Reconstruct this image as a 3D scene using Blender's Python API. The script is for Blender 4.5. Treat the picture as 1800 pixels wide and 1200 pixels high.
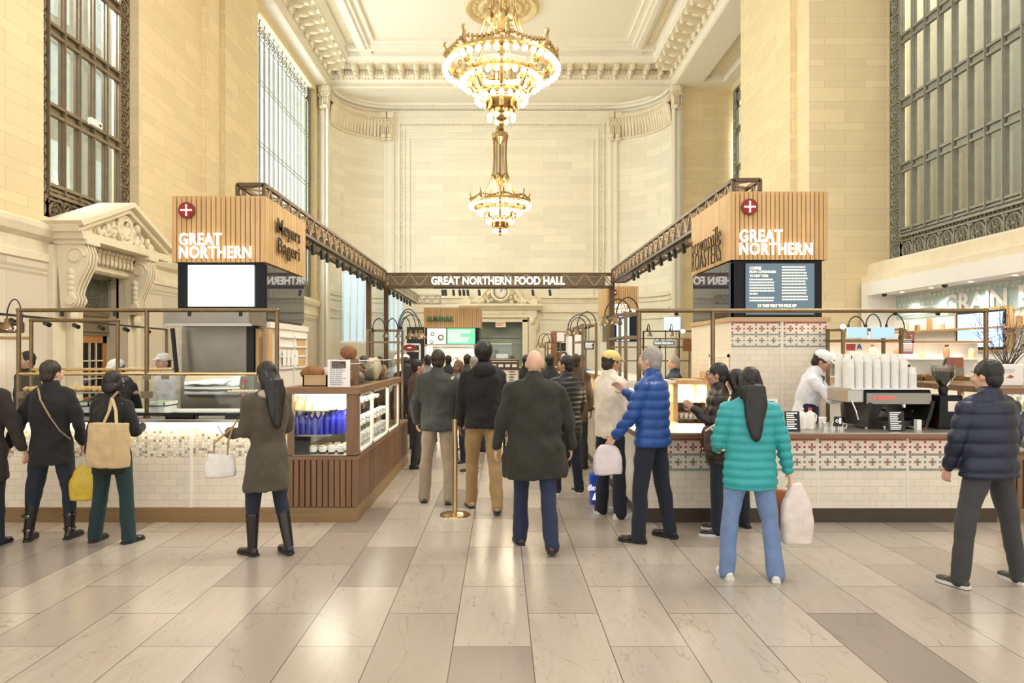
import bpy, bmesh, math, random
from mathutils import Vector, Matrix, noise, Euler
random.seed(7)
D = bpy.data; SC = bpy.context.scene
for _o in list(D.objects): D.objects.remove(_o)
PI = math.pi; R = math.radians
COL = SC.collection

# ---------------------------------------------------------------- camera
F = 1200.0; EYE = 1.78; VX = 880.0; VY = 620.0
cd = D.cameras.new('camera'); cam = D.objects.new('camera', cd); COL.objects.link(cam)
cam.location = (0, 0, EYE); cam.rotation_euler = (R(90), 0, 0)
cd.lens = 24; cd.sensor_width = 36; cd.shift_x = 20/1800; cd.shift_y = 20/1800
cd.clip_start = .05; cd.clip_end = 200
SC.camera = cam
def X(px, Y): return (px-VX)*Y/F
def Z(py, Y): return EYE+(VY-py)*Y/F
def YF(py): return EYE*F/(py-VY)          # depth of a floor point

# ---------------------------------------------------------------- world, daylight, exposure
W = D.worlds.new('sky'); SC.world = W; W.use_nodes = True
bg = W.node_tree.nodes['Background']; bg.inputs[0].default_value = (1, .965, .91, 1); bg.inputs[1].default_value = 0.92
SC.view_settings.view_transform = 'Standard'; SC.view_settings.look = 'None'
SC.view_settings.gamma = 1; SC.view_settings.use_curve_mapping = False
SC.view_settings.exposure = 0.80
def lamp(name, kind, loc, energy, color=(1, .9, .75), size=.3, sy=None, rot=(0, 0, 0), spot=60, parent=None):
    l = D.lights.new(name, kind); l.energy = energy; l.color = color
    o = D.objects.new(name, l); COL.objects.link(o); o.location = loc; o.rotation_euler = rot
    if kind == 'AREA':
        l.size = size
        if sy: l.shape = 'RECTANGLE'; l.size_y = sy
    elif kind == 'SUN': l.angle = size
    else: l.shadow_soft_size = size
    if kind == 'SPOT': l.spot_size = R(spot); l.spot_blend = .6
    if parent: o.parent = parent; o.location = Vector(loc)-wl(parent)
    return o
# daylight: the tall windows in the left wall (one beyond, one near) let the sky in
lamp('daylight_far_window', 'AREA', (-10.4, 28.5, 9), 2300, (.86, .95, 1), 8.8, 13, (0, R(-90), 0))
lamp('daylight_near_window', 'AREA', (-10.4, 13.5, 11), 1700, (.95, .97, 1), 3, 4, (0, R(-90), 0))

# ---------------------------------------------------------------- helpers
def wl(o):
    v = Vector((0, 0, 0))
    while o: v = v+o.location; o = o.parent
    return v
class MB:
    def __init__(s): s.v = []; s.f = []; s.m = []; s.cur = 0; s.smf = []; s.sm = False
    def face(s, *ix): s.f.append(ix); s.m.append(s.cur); s.smf.append(s.sm)
    def addv(s, pts): n = len(s.v); s.v.extend([tuple(p) for p in pts]); return n
    def hexa(s, p):
        n = s.addv(p)
        for q in ((0,3,2,1),(4,5,6,7),(0,1,5,4),(1,2,6,5),(2,3,7,6),(3,0,4,7)): s.face(*[n+i for i in q])
        return s
    def box(s, x0, x1, y0, y1, z0, z1):
        if x0>x1: x0,x1=x1,x0
        if y0>y1: y0,y1=y1,y0
        if z0>z1: z0,z1=z1,z0
        return s.hexa([(x0,y0,z0),(x1,y0,z0),(x1,y1,z0),(x0,y1,z0),(x0,y0,z1),(x1,y0,z1),(x1,y1,z1),(x0,y1,z1)])
    def bar(s, a, b, w, h, up=(0,0,1)):
        a = Vector(a); b = Vector(b); d = (b-a).normalized(); u = Vector(up)
        if abs(d.dot(u)) > .98: u = Vector((0,1,0))
        r = d.cross(u).normalized()*w/2; u = r.cross(d).normalized()*h/2
        return s.hexa([a-r-u, a+r-u, b+r-u, b-r-u, a-r+u, a+r+u, b+r+u, b-r+u])
    def prism(s, poly, ax, a, b):
        # poly: 2d points; ax: axis of extrusion ('x': pts are (y,z); 'y': (x,z); 'z': (x,y))
        def P(p, t): return {'x': (t,p[0],p[1]), 'y': (p[0],t,p[1]), 'z': (p[0],p[1],t)}[ax]
        k = len(poly); n = s.addv([P(p,a) for p in poly]+[P(p,b) for p in poly])
        s.face(*range(n, n+k)); s.face(*reversed(range(n+k, n+2*k)))
        for i in range(k): j=(i+1)%k; s.face(n+i, n+k+i, n+k+j, n+j)
        return s
    def tube(s, pts, r, n=8, closed=False):
        pts = [Vector(p) for p in pts]; k = len(pts); base = len(s.v); old = s.sm; s.sm = True
        up = None
        for i, p in enumerate(pts):
            if closed: d = pts[(i+1)%k]-pts[i-1]
            else: d = pts[min(i+1,k-1)]-pts[max(i-1,0)]
            d.normalize()
            if up is None:
                up = Vector((0,0,1)) if abs(d.z)<.9 else Vector((0,1,0))
            side = d.cross(up).normalized(); up = side.cross(d).normalized()
            rr = r[i] if isinstance(r,(list,tuple)) else r
            s.addv([p+(side*math.cos(t)+up*math.sin(t))*rr for t in [2*PI*j/n for j in range(n)]])
        for i in range(k if closed else k-1):
            a = base+i*n; b = base+((i+1)%k)*n
            for j in range(n): jj=(j+1)%n; s.face(a+j, a+jj, b+jj, b+j)
        if not closed:
            s.sm = False
            s.face(*[base+j for j in reversed(range(n))]); s.face(*[base+(k-1)*n+j for j in range(n)])
        s.sm = old
        return s
    def lathe(s, prof, c=(0,0,0), n=24, M=None, a0=0, a1=2*PI):
        old = s.sm; s.sm = True; full = abs(a1-a0-2*PI)<1e-6; cnt = n if full else n+1
        base = len(s.v); c = Vector(c)
        for (r, z) in prof:
            for j in range(cnt):
                t = a0+(a1-a0)*j/n; v = Vector((max(r,1e-5)*math.cos(t), max(r,1e-5)*math.sin(t), z))
                if M: v = M@v
                s.addv([c+v])
        for i in range(len(prof)-1):
            for j in range(n):
                jj = (j+1)%cnt; a = base+i*cnt; b = a+cnt
                s.face(a+j, a+jj, b+jj, b+j)
        s.sm = old
        return s
    def cyl(s, a, b, r, n=16, r2=None):
        return s.tube([a, b], [r, r if r2 is None else r2], n)
    def sph(s, c, r, n=12, m=8, M=None):
        if not isinstance(r,(tuple,list)): r = (r,r,r)
        old = s.sm; s.sm = True; base = len(s.v); c = Vector(c)
        for i in range(m+1):
            p = PI*i/m
            for j in range(n):
                t = 2*PI*j/n; v = Vector((r[0]*math.sin(p)*math.cos(t), r[1]*math.sin(p)*math.sin(t), r[2]*math.cos(p)))
                if M: v = M@v
                s.addv([c+v])
        for i in range(m):
            for j in range(n):
                jj=(j+1)%n; a=base+i*n; b=a+n
                s.face(a+j, b+j, b+jj, a+jj)
        s.sm = old
        return s
    def torus(s, c, R0, r, n=32, m=6, axis='z', sq=1):
        pts = []
        for j in range(n):
            t = 2*PI*j/n; a, b = R0*math.cos(t), R0*math.sin(t)*sq
            pts.append({'z':(a,b,0),'y':(a,0,b),'x':(0,a,b)}[axis])
        return s.tube([Vector(c)+Vector(p) for p in pts], r, m, True)
    def append(s, o, M):
        n = len(s.v)
        s.v.extend([tuple(M@Vector(v)) for v in o.v]); s.f.extend([tuple(n+i for i in f) for f in o.f]); s.m.extend(o.m); s.smf.extend(o.smf)
        return s
    def build(s, name, mats, parent=None, bevel=0):
        if not isinstance(mats,(list,tuple)): mats = [mats]
        me = D.meshes.new(name)
        off = wl(parent) if parent else Vector((0,0,0))
        if not parent and s.v:
            k = len(s.v); off = Vector((sum(v[0] for v in s.v)/k, sum(v[1] for v in s.v)/k, min(v[2] for v in s.v)))
        me.from_pydata([(v[0]-off.x, v[1]-off.y, v[2]-off.z) for v in s.v], [], s.f)
        for m in mats: me.materials.append(m)
        me.polygons.foreach_set('material_index', s.m); me.polygons.foreach_set('use_smooth', s.smf)
        bm = bmesh.new(); bm.from_mesh(me)
        bmesh.ops.remove_doubles(bm, verts=bm.verts, dist=1e-5)
        bmesh.ops.recalc_face_normals(bm, faces=bm.faces)
        if bevel:
            ed = [e for e in bm.edges if len(e.link_faces)==2 and e.calc_face_angle(0)>R(40)]
            bmesh.ops.bevel(bm, geom=ed, offset=bevel, segments=2, profile=.5, affect='EDGES', clamp_overlap=True)
        bm.to_mesh(me); bm.free()
        if any(s.smf): me.set_sharp_from_angle(angle=R(45))
        o = D.objects.new(name, me); COL.objects.link(o)
        if parent: o.parent = parent
        else: o.location = off
        return o
def tag(o, label=None, cat=None, group=None, kind=None):
    if label: o['label'] = label
    if cat: o['category'] = cat
    if group: o['group'] = group
    if kind: o['kind'] = kind
    return o
def thing(name, label, cat, loc=(0,0,0), group=None):
    o = D.objects.new(name, None); o.empty_display_size = .1; COL.objects.link(o); o.location = loc
    return tag(o, label, cat, group)
def struct(o, label=None, cat=None): o['kind'] = 'structure'; return tag(o, label, cat)
def clone(o, parent=None):
    c = o.copy(); COL.objects.link(c)
    if parent: c.parent = parent
    for ch in [q for q in o.children]: clone(ch, c)
    return c
def boxo(name, mats, x0, x1, y0, y1, z0, z1, parent=None, bevel=0):
    return MB().box(x0,x1,y0,y1,z0,z1).build(name, mats, parent, bevel)
FONT_CACHE = {}
def text(body, size, loc, rot, mat, parent=None, name='lettering', ext=.004, bold=0, align='CENTER', width=None, height=None, mirror=False, lsp=1.0, sx=1.0, shear=0, csp=1.0):
    cu = D.curves.new(name, 'FONT'); cu.body = body; cu.size = size; cu.extrude = ext; cu.offset = bold; cu.align_x = align; cu.align_y = 'CENTER'
    cu.space_line = lsp; cu.shear = shear; cu.space_character = csp; cu.resolution_u = 3
    o = D.objects.new(name, cu); COL.objects.link(o)
    dg = bpy.context.evaluated_depsgraph_get(); dg.update()
    me = D.meshes.new_from_object(o.evaluated_get(dg)); D.objects.remove(o)
    xs = [v.co.x for v in me.vertices]; ys = [v.co.y for v in me.vertices]
    kx = sx; ky = 1
    if width and xs: kx = width/(max(xs)-min(xs))
    if height and ys: ky = height/(max(ys)-min(ys))
    if width and not height: ky = kx/ (1 if sx==1 else sx)
    if height and not width: kx = ky*sx
    if align == 'CENTER' and xs: cx = (max(xs)+min(xs))/2
    else: cx = min(xs) if xs else 0
    cy = (max(ys)+min(ys))/2 if ys else 0
    Mx = Euler(rot).to_matrix()
    for v in me.vertices: v.co = Mx@Vector(((v.co.x-cx)*kx*(-1 if mirror else 1), (v.co.y-cy)*ky, v.co.z))
    me.materials.clear(); me.materials.append(mat)
    t = D.objects.new(name, me); COL.objects.link(t)
    t.location = Vector(loc)-(wl(parent) if parent else Vector((0,0,0)))
    if parent: t.parent = parent
    return t
FRONT = (R(90), 0, 0); RIGHTF = (R(90), 0, R(90)); LEFTF = (R(90), 0, R(-90))

# ---------------------------------------------------------------- materials
def mk(name):
    m = D.materials.new(name); m.use_nodes = True; nt = m.node_tree
    return m, nt, nt.nodes['Principled BSDF']
def nd(nt, t, **kw):
    n = nt.nodes.new(t)
    for k, v in kw.items(): setattr(n, k, v)
    return n
def setin(nt, n, i, v):
    if hasattr(v, 'node'): nt.links.new(v, n.inputs[i])
    elif v is not None: n.inputs[i].default_value = v
def mth(nt, op, a, b=None, c=None):
    n = nd(nt, 'ShaderNodeMath', operation=op); setin(nt, n, 0, a)
    if b is not None: setin(nt, n, 1, b)
    if c is not None: setin(nt, n, 2, c)
    return n.outputs[0]
def mixc(nt, f, a, b, mode='MIX'):
    n = nd(nt, 'ShaderNodeMix', data_type='RGBA', blend_type=mode); setin(nt, n, 0, f)
    for i, v in ((6,a),(7,b)):
        if isinstance(v, tuple) and len(v)==3: v = v+(1,)
        setin(nt, n, i, v)
    return n.outputs[2]
def noi(nt, vec, scale, detail=3, rough=.5, dist=0):
    n = nd(nt, 'ShaderNodeTexNoise'); setin(nt, n, 'Vector', vec); n.inputs['Scale'].default_value = scale
    n.inputs['Detail'].default_value = detail; n.inputs['Roughness'].default_value = rough; n.inputs['Distortion'].default_value = dist
    return n.outputs[0]
def mscale(nt, vec, s):
    n = nd(nt, 'ShaderNodeVectorMath', operation='MULTIPLY'); setin(nt, n, 0, vec); n.inputs[1].default_value = s
    return n.outputs[0]
def bump(nt, bs, h, st=.3, dist=.01):
    b = nd(nt, 'ShaderNodeBump'); b.inputs['Strength'].default_value = st; b.inputs['Distance'].default_value = dist
    setin(nt, b, 'Height', h); nt.links.new(b.outputs[0], bs.inputs['Normal'])
def dark(c, k): return tuple(min(1, x*k) for x in c[:3])
def M(name, c, rough=.5, metal=0, var=.12, scale=6, bmp=0, bs=60, stretch=(1,1,1), emit=0, coat=0, spec=None, aniso=0):
    m, nt, b = mk(name)
    g = nd(nt, 'ShaderNodeTexCoord').outputs['Object']
    v = mscale(nt, g, stretch)
    n = noi(nt, v, scale, 4)
    col = mixc(nt, n, dark(c, 1-var), dark(c, 1+var))
    nt.links.new(col, b.inputs['Base Color'])
    b.inputs['Roughness'].default_value = rough; b.inputs['Metallic'].default_value = metal
    if coat: b.inputs['Coat Weight'].default_value = coat; b.inputs['Coat Roughness'].default_value = .08
    if spec is not None: b.inputs['Specular IOR Level'].default_value = spec
    if bmp: bump(nt, b, noi(nt, v, bs, 3), bmp, .005)
    if emit: b.inputs['Emission Color'].default_value = tuple(c[:3])+(1,); b.inputs['Emission Strength'].default_value = emit
    return m
def wood(name, c, c2, rough=.5, along='z', scale=1.0, coat=.1):
    m, nt, b = mk(name)
    g = nd(nt, 'ShaderNodeTexCoord').outputs['Object']
    st = {'z': (22,22,1.3), 'x': (1.3,22,22), 'y': (22,1.3,22)}[along]
    v = mscale(nt, g, tuple(q*scale for q in st))
    n = noi(nt, v, 1.0, 5, .6, .5); n2 = noi(nt, g, 1.6*scale, 2)
    f = mth(nt, 'ADD', mth(nt, 'MULTIPLY', n, .8), mth(nt, 'MULTIPLY', n2, .3))
    rmp = nd(nt, 'ShaderNodeValToRGB'); setin(nt, rmp, 0, f)
    rmp.color_ramp.elements[0].position = .35; rmp.color_ramp.elements[0].color = tuple(c2)+(1,)
    rmp.color_ramp.elements[1].position = .7; rmp.color_ramp.elements[1].color = tuple(c)+(1,)
    geo = nd(nt, 'ShaderNodeNewGeometry')
    col = mixc(nt, mth(nt, 'MULTIPLY', geo.outputs['Random Per Island'], .45), rmp.outputs[0], dark(c2, .9))
    nt.links.new(col, b.inputs['Base Color']); b.inputs['Roughness'].default_value = rough
    b.inputs['Coat Weight'].default_value = coat
    bump(nt, b, n, .12, .003)
    return m
def wallcoords(nt):
    """u runs along the wall, v up it, whichever way the wall faces"""
    g = nd(nt, 'ShaderNodeNewGeometry')
    sp = nd(nt, 'ShaderNodeSeparateXYZ'); nt.links.new(g.outputs['Position'], sp.inputs[0])
    sn = nd(nt, 'ShaderNodeSeparateXYZ'); nt.links.new(g.outputs['True Normal'], sn.inputs[0])
    ax = mth(nt, 'ABSOLUTE', sn.outputs[0]); ay = mth(nt, 'ABSOLUTE', sn.outputs[1])
    u = mth(nt, 'ADD', mth(nt, 'MULTIPLY', sp.outputs[0], mth(nt, 'GREATER_THAN', ay, .5)), mth(nt, 'MULTIPLY', sp.outputs[1], mth(nt, 'LESS_THAN', ay, .5)))
    return u, sp.outputs[2], g.outputs['Position'], sp
def comb(nt, a, b, c=0.0):
    n = nd(nt, 'ShaderNodeCombineXYZ'); setin(nt, n, 0, a); setin(nt, n, 1, b); setin(nt, n, 2, c); return n.outputs[0]
def brick(nt, vec, w, h, mortar, off=.5, freq=2, bias=0.0, smooth=.1):
    n = nd(nt, 'ShaderNodeTexBrick', offset=off, offset_frequency=freq); setin(nt, n, 'Vector', vec)
    n.inputs['Color1'].default_value = (0,0,0,1); n.inputs['Color2'].default_value = (1,1,1,1); n.inputs['Mortar'].default_value = (.5,.5,.5,1)
    n.inputs['Scale'].default_value = 1; n.inputs['Mortar Size'].default_value = mortar; n.inputs['Mortar Smooth'].default_value = smooth
    n.inputs['Bias'].default_value = bias; n.inputs['Brick Width'].default_value = w; n.inputs['Row Height'].default_value = h
    return n.outputs[0], n.outputs[1]
def ashlar(name, c, per=.553, frac=.67, ln=1.05, joint=(.55,.44,.28), var=.16, amount=.75, tint=(.80,.62,.34)):
    m, nt, b = mk(name); u, v, pos, sp = wallcoords(nt)
    vv = mth(nt, 'DIVIDE', v, per); fl = mth(nt, 'FLOOR', vv); fr = mth(nt, 'SUBTRACT', vv, fl)
    w = mth(nt, 'ADD', mth(nt, 'MINIMUM', mth(nt, 'DIVIDE', fr, frac), 1.0), mth(nt, 'MAXIMUM', mth(nt, 'DIVIDE', mth(nt, 'SUBTRACT', fr, frac), 1-frac), 0.0))
    row = mth(nt, 'ADD', mth(nt, 'MULTIPLY', fl, 2.0), w)
    rnd, fac = brick(nt, comb(nt, u, mth(nt, 'MULTIPLY', row, .4)), ln, .4, .007)
    n1 = noi(nt, pos, .7, 4); n2 = noi(nt, pos, 9, 5, .6)
    base = mixc(nt, rnd, dark(c, 1-var), dark(c, 1+var*.6))
    base = mixc(nt, mth(nt, 'MULTIPLY', n1, .45), base, tint)
    base = mixc(nt, mth(nt, 'MULTIPLY', n2, .18), base, dark(c, .8))
    col = mixc(nt, mth(nt, 'MULTIPLY', fac, amount), base, joint)
    nt.links.new(col, b.inputs['Base Color']); b.inputs['Roughness'].default_value = .62
    bump(nt, b, mth(nt, 'SUBTRACT', mth(nt, 'MULTIPLY', n2, .3), fac), .35, .01)
    return m
def tiles(name, c, w, h, mortar=.004, off=.5, joint=(.6,.52,.40), rough=.25, palette=None):
    m, nt, b = mk(name); u, v, pos, sp = wallcoords(nt)
    rnd, fac = brick(nt, comb(nt, u, v), w, h, mortar, off)
    if palette:
        wn = nd(nt, 'ShaderNodeTexWhiteNoise', noise_dimensions='2D')
        setin(nt, wn, 'Vector', comb(nt, mth(nt, 'FLOOR', mth(nt, 'DIVIDE', u, w)), mth(nt, 'FLOOR', mth(nt, 'DIVIDE', v, h))))
        r = nd(nt, 'ShaderNodeValToRGB'); setin(nt, r, 0, wn.outputs[0]); r.color_ramp.interpolation = 'CONSTANT'
        els = r.color_ramp.elements
        while len(els) < len(palette): els.new(.5)
        for i, (p, q) in enumerate(palette): els[i].position = p; els[i].color = tuple(q)+(1,)
        base = r.outputs[0]
    else: base = mixc(nt, rnd, dark(c, .95), dark(c, 1.04))
    col = mixc(nt, fac, base, joint)
    nt.links.new(col, b.inputs['Base Color']); b.inputs['Roughness'].default_value = rough
    bump(nt, b, mth(nt, 'SUBTRACT', 1.0, fac), .3, .002)
    return m
def glass(name, tint=(.93,.97,.96), refl=.12, rough=.02):
    m = D.materials.new(name); m.use_nodes = True; nt = m.node_tree; nt.nodes.clear()
    o = nd(nt, 'ShaderNodeOutputMaterial'); t = nd(nt, 'ShaderNodeBsdfTransparent'); g = nd(nt, 'ShaderNodeBsdfGlossy'); mx = nd(nt, 'ShaderNodeMixShader'); fr = nd(nt, 'ShaderNodeLayerWeight')
    t.inputs[0].default_value = tuple(tint)+(1,); g.inputs['Roughness'].default_value = rough; fr.inputs[0].default_value = .5
    f = mth(nt, 'ADD', mth(nt, 'MULTIPLY', mth(nt, 'POWER', fr.outputs['Facing'], 4.0), .55), refl/2)
    nt.links.new(f, mx.inputs[0]); nt.links.new(t.outputs[0], mx.inputs[1]); nt.links.new(g.outputs[0], mx.inputs[2]); nt.links.new(mx.outputs[0], o.inputs[0])
    return m
def emis(name, c, s):
    m, nt, b = mk(name); b.inputs['Base Color'].default_value = tuple(c)+(1,); b.inputs['Roughness'].default_value = .3
    b.inputs['Emission Color'].default_value = tuple(c)+(1,); b.inputs['Emission Strength'].default_value = s
    return m
STONE = (.80,.67,.42)
m_wall = ashlar('ashlar_limestone', STONE, var=.09, tint=(.78,.60,.31))
m_wallb = ashlar('pale_ashlar_limestone', (.86,.81,.68), per=.70, frac=.5, ln=1.35, amount=.45, var=.10, tint=(.78,.68,.47), joint=(.52,.44,.30))
m_marble = ashlar('polished_marble_panels', (.74,.67,.55), per=3.2, frac=.99, ln=1.7, joint=(.5,.42,.3), tint=(.68,.56,.40)); m_marble.node_tree.nodes['Principled BSDF'].inputs['Roughness'].default_value = .12
m_stone = M('carved_limestone', (.80,.71,.53), .6, var=.14, scale=3, bmp=.25, bs=30)
m_plaster = M('cream_plaster', (.86,.81,.69), .65, var=.05, scale=2, bmp=.1)
m_ornp = M('ornamental_plaster', (.80,.71,.53), .65, var=.25, scale=9, bmp=.9, bs=9)
m_floor, nt, b = mk('marble_floor_slabs')
g_ = nd(nt, 'ShaderNodeNewGeometry'); sp_ = nd(nt, 'ShaderNodeSeparateXYZ'); nt.links.new(g_.outputs['Position'], sp_.inputs[0])
fv = comb(nt, mth(nt, 'ADD', sp_.outputs[1], 10.6-4.67+.53), mth(nt, 'ADD', sp_.outputs[0], .477*40-.187))
rnd, fac = brick(nt, fv, 1.06, .477, .0032)
wnv = nd(nt, 'ShaderNodeMapping'); setin(nt, wnv, 'Vector', g_.outputs['Position'])
off_ = comb(nt, mth(nt, 'MULTIPLY', rnd, 37.0), mth(nt, 'MULTIPLY', rnd, 11.0))
addv = nd(nt, 'ShaderNodeVectorMath', operation='ADD'); setin(nt, addv, 0, g_.outputs['Position']); setin(nt, addv, 1, off_)
vein = noi(nt, mscale(nt, addv.outputs[0], (2.6,.40,1)), 4, 3, .5, .25); veinb = noi(nt, addv.outputs[0], 30, 4, .6)
rr = nd(nt, 'ShaderNodeValToRGB'); setin(nt, rr, 0, rnd)
rr.color_ramp.elements[0].color = (.25,.21,.175,1); rr.color_ramp.elements[1].color = (.46,.40,.33,1)
e = rr.color_ramp.elements.new(.35); e.color = (.385,.33,.27,1)
e = rr.color_ramp.elements.new(.12); e.color = (.30,.25,.205,1)
vv = nd(nt, 'ShaderNodeValToRGB'); setin(nt, vv, 0, vein); vv.color_ramp.elements[0].position = .2; vv.color_ramp.elements[1].position = .85
colf = mixc(nt, mth(nt, 'MULTIPLY', vv.outputs[0], .20), rr.outputs[0], (.34,.27,.21))
colf = mixc(nt, mth(nt, 'MULTIPLY', veinb, .06), colf, (.28,.23,.18))
stk = noi(nt, mscale(nt, addv.outputs[0], (9,1.4,1)), 1.6, 4, .6, 1.0)
colf = mixc(nt, mth(nt, 'MULTIPLY', mth(nt, 'MAXIMUM', mth(nt, 'SUBTRACT', stk, .42), 0.0), .7), colf, (.26,.21,.165))
rdg = mth(nt, 'ABSOLUTE', mth(nt, 'SUBTRACT', noi(nt, mscale(nt, addv.outputs[0], (1.5,.5,1)), 1.7, 4, .55, .8), .5))
colf = mixc(nt, mth(nt, 'MULTIPLY', mth(nt, 'LESS_THAN', rdg, .0035), .45), colf, (.22,.17,.13))
colf = mixc(nt, fac, colf, (.10,.08,.065))
nt.links.new(colf, b.inputs['Base Color'])
setin(nt, b, 'Roughness', mth(nt, 'ADD', mth(nt, 'MULTIPLY', noi(nt, g_.outputs['Position'], 1.2, 2), .16), .16))
bump(nt, b, fac, -.3, .003)
m_bronze = M('green_bronze', (.27,.265,.21), .5, .2, var=.25, scale=6, bmp=.3, bs=30)
m_bronzed = M('dark_bronze', (.22,.17,.105), .5, .25, var=.25, scale=6, bmp=.3, bs=30)
m_brass = M('aged_brass', (.22,.155,.085), .36, 1, var=.35, scale=9, bmp=.05)
m_brassb = M('polished_brass', (.60,.46,.25), .22, 1, var=.15, scale=8)
m_gold = M('gilded_bronze', (.42,.29,.13), .36, 1, var=.35, scale=14, bmp=.2, bs=40)
m_oak = wood('light_oak', (.74,.48,.215), (.54,.32,.125))
m_oakx = wood('light_oak_rail', (.62,.42,.22), (.45,.29,.14), along='x')
m_walnut = wood('walnut', (.29,.155,.078), (.155,.078,.04))
m_walnutx = wood('walnut_rail', (.31,.17,.085), (.19,.10,.05), along='x')
m_walnuty = wood('walnut_rail_along', (.31,.17,.085), (.19,.10,.05), along='y')
m_kick = wood('brass_wood_kick', (.34,.21,.09), (.20,.12,.05), along='x')
m_black = M('black_steel', (.018,.017,.016), .4, .3, var=.2)
m_blackg = M('black_gloss', (.006,.0065,.008), .12, 0, var=.1, spec=.2)
m_cable = M('black_cable', (.015,.015,.015), .5)
m_truss = M('bronze_painted_steel', (.12,.072,.036), .45, .4, var=.2)
m_trussl = M('light_steel', (.50,.46,.36), .4, .5, var=.15)
m_steel = M('brushed_steel', (.50,.47,.42), .35, .9, var=.12, scale=3, stretch=(1,1,.05))
m_steelh = M('stainless_hood', (.29,.265,.22), .32, .85, var=.25, scale=3)
m_chrome = M('chrome', (.80,.80,.80), .1, 1, var=.03)
m_white = M('white_paint', (.86,.84,.80), .45, var=.03)
m_whitew = M('warm_white_laminate', (.86,.80,.70), .35, var=.04)
m_paper = M('white_paper', (.88,.86,.82), .7, var=.02)
m_cream = M('cream_paper', (.84,.77,.64), .7, var=.04)
m_tilew = tiles('white_subway_tile', (.82,.74,.61), .155, .076, .0022)
m_tileg = tiles('small_white_mosaic', (.84,.76,.63), .026, .026, .0018, off=0, joint=(.70,.62,.50))
m_mosaic = tiles('mixed_glass_mosaic', (1,1,1), .030, .030, .0032, off=0, joint=(.62,.56,.46),
    palette=[(0,(.80,.73,.60)),(.30,(.66,.52,.36)),(.42,(.88,.84,.74)),(.62,(.36,.33,.28)),(.72,(.58,.56,.48)),(.84,(.78,.68,.52)),(.94,(.24,.21,.17))])
m_red = M('red_tile', (.42,.045,.03), .3, var=.2, scale=40)
m_greent = M('grey_green_tile', (.22,.27,.235), .3, var=.2, scale=40)
m_darkred = M('dark_red_enamel', (.23,.018,.012), .3, var=.08)
m_signw = emis('backlit_white_letter', (1,.96,.88), .55)
m_carve = M('routed_dark_letter', (.055,.032,.014), .8)
m_green = M('green_letter', (.04,.16,.05), .5)
m_glass = glass('clear_glass', (.96,.985,.98), .06)
m_glassw = glass('window_glass', (.86,.90,.89), .14, .03)
m_glassp = glass('opal_glass', (.86,.92,.95), .2, .1)
m_bulb = emis('lit_bulb', (1,.86,.58), 5)
m_led = emis('led_strip', (1,.93,.78), 4)
m_scrw = emis('white_screen', (.97,1,.97), 2.2)
m_scrb = emis('blue_grey_screen', (.055,.085,.105), .9)
m_scrt = emis('screen_text', (1,.88,.55), 1.1)
m_scrg = emis('green_screen', (.10,.55,.20), 1.1)
m_scrblue = emis('blue_screen', (.25,.38,.90), 1.3)
m_choc = M('chocolate_brown', (.09,.045,.025), .5)
m_bread = M('brown_bread_crust', (.25,.11,.04), .75, var=.45, scale=25, bmp=.5, bs=40)
m_breadl = M('golden_pastry', (.62,.38,.14), .6, var=.35, scale=30, bmp=.4, bs=40)
m_flour = M('floured_loaf', (.62,.50,.33), .8, var=.3, scale=18, bmp=.4)
m_blueg = M('cobalt_glass', (.015,.03,.62), .06, 0, var=.1, coat=1); m_blueg.node_tree.nodes['Principled BSDF'].inputs['Transmission Weight'].default_value = .35
m_yell = M('pale_yellow_juice', (.74,.66,.33), .15, coat=.5)
m_redp = M('red_plastic', (.65,.04,.03), .35)
m_slate = M('blackboard', (.02,.022,.02), .6)
m_twig = M('bark_twig', (.09,.06,.045), .8)
m_catkin = M('catkin', (.62,.55,.45), .8)
# ================================================================ THE ROOM
YN, YB, YBK = 1.5, 30.0, 32.4
ZC = 14.6; ZBM = 13.4
floor = MB().box(-13, 13, 0.5, 33.5, -.1, 0).build('floor', m_floor); struct(floor)
# ---- left wall X=-8 with two window openings and a doorway
WL = -8.0
mb = MB()
def wl_box(y0, y1, z0, z1, x0=-8.6, x1=WL): mb.box(x0, x1, y0, y1, z0, z1)
D1 = (12.75, 14.3, 3.33); W1 = (11.95, 15.1, 4.18, 12.4); W2 = (22.35, 29.5, 4.1, 13.1)
wl_box(YN, 11.95, 4.18, ZC); wl_box(15.1, 22.35, 4.0, ZC); wl_box(29.5, YB, 4.0, ZC)
wl_box(11.95, 15.1, W1[3], ZC); wl_box(22.35, 29.5, 13.1, ZC); wl_box(YN, 11.95, 4.0, 4.18); wl_box(22.35, 29.5, 4.0, W2[2]) ; wl_box(11.95, 15.1, 4.0, 4.18)
for y0, y1 in ((17.9, 18.25), (19.1, 19.5)): mb.box(-8, -7.86, y1, y1+.75 if y1 < 19 else y1+2.6, 4.0, ZC)
wall_left = mb.build('wall_left', m_wall); struct(wall_left)
mb = MB()
wl_low = lambda y0, y1, z0, z1: mb.box(-8.6, WL, y0, y1, z0, z1)
wl_low(YN, D1[0], 0, 4.0); wl_low(D1[1], YB, 0, 4.0); wl_low(D1[0], D1[1], D1[2], 4.0)
low = mb.build('wall_left_dado', m_marble); low['kind'] = 'structure'; low.parent = wall_left; low.location = low.location-wall_left.location
mb = MB()
prof = [(0,3.35),(.05,3.38),(.05,3.5),(.02,3.52),(.02,3.72),(.12,3.80),(.16,3.92),(.16,4.0),(.05,4.06),(0,4.06)]
for y0, y1 in ((YN, 12.25), (14.95, YB)):
    mb.prism([(-8.01+p[0], p[1]) for p in prof], 'y', y0, y1)
struct(mb.build('trim_1', m_stone))
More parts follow.
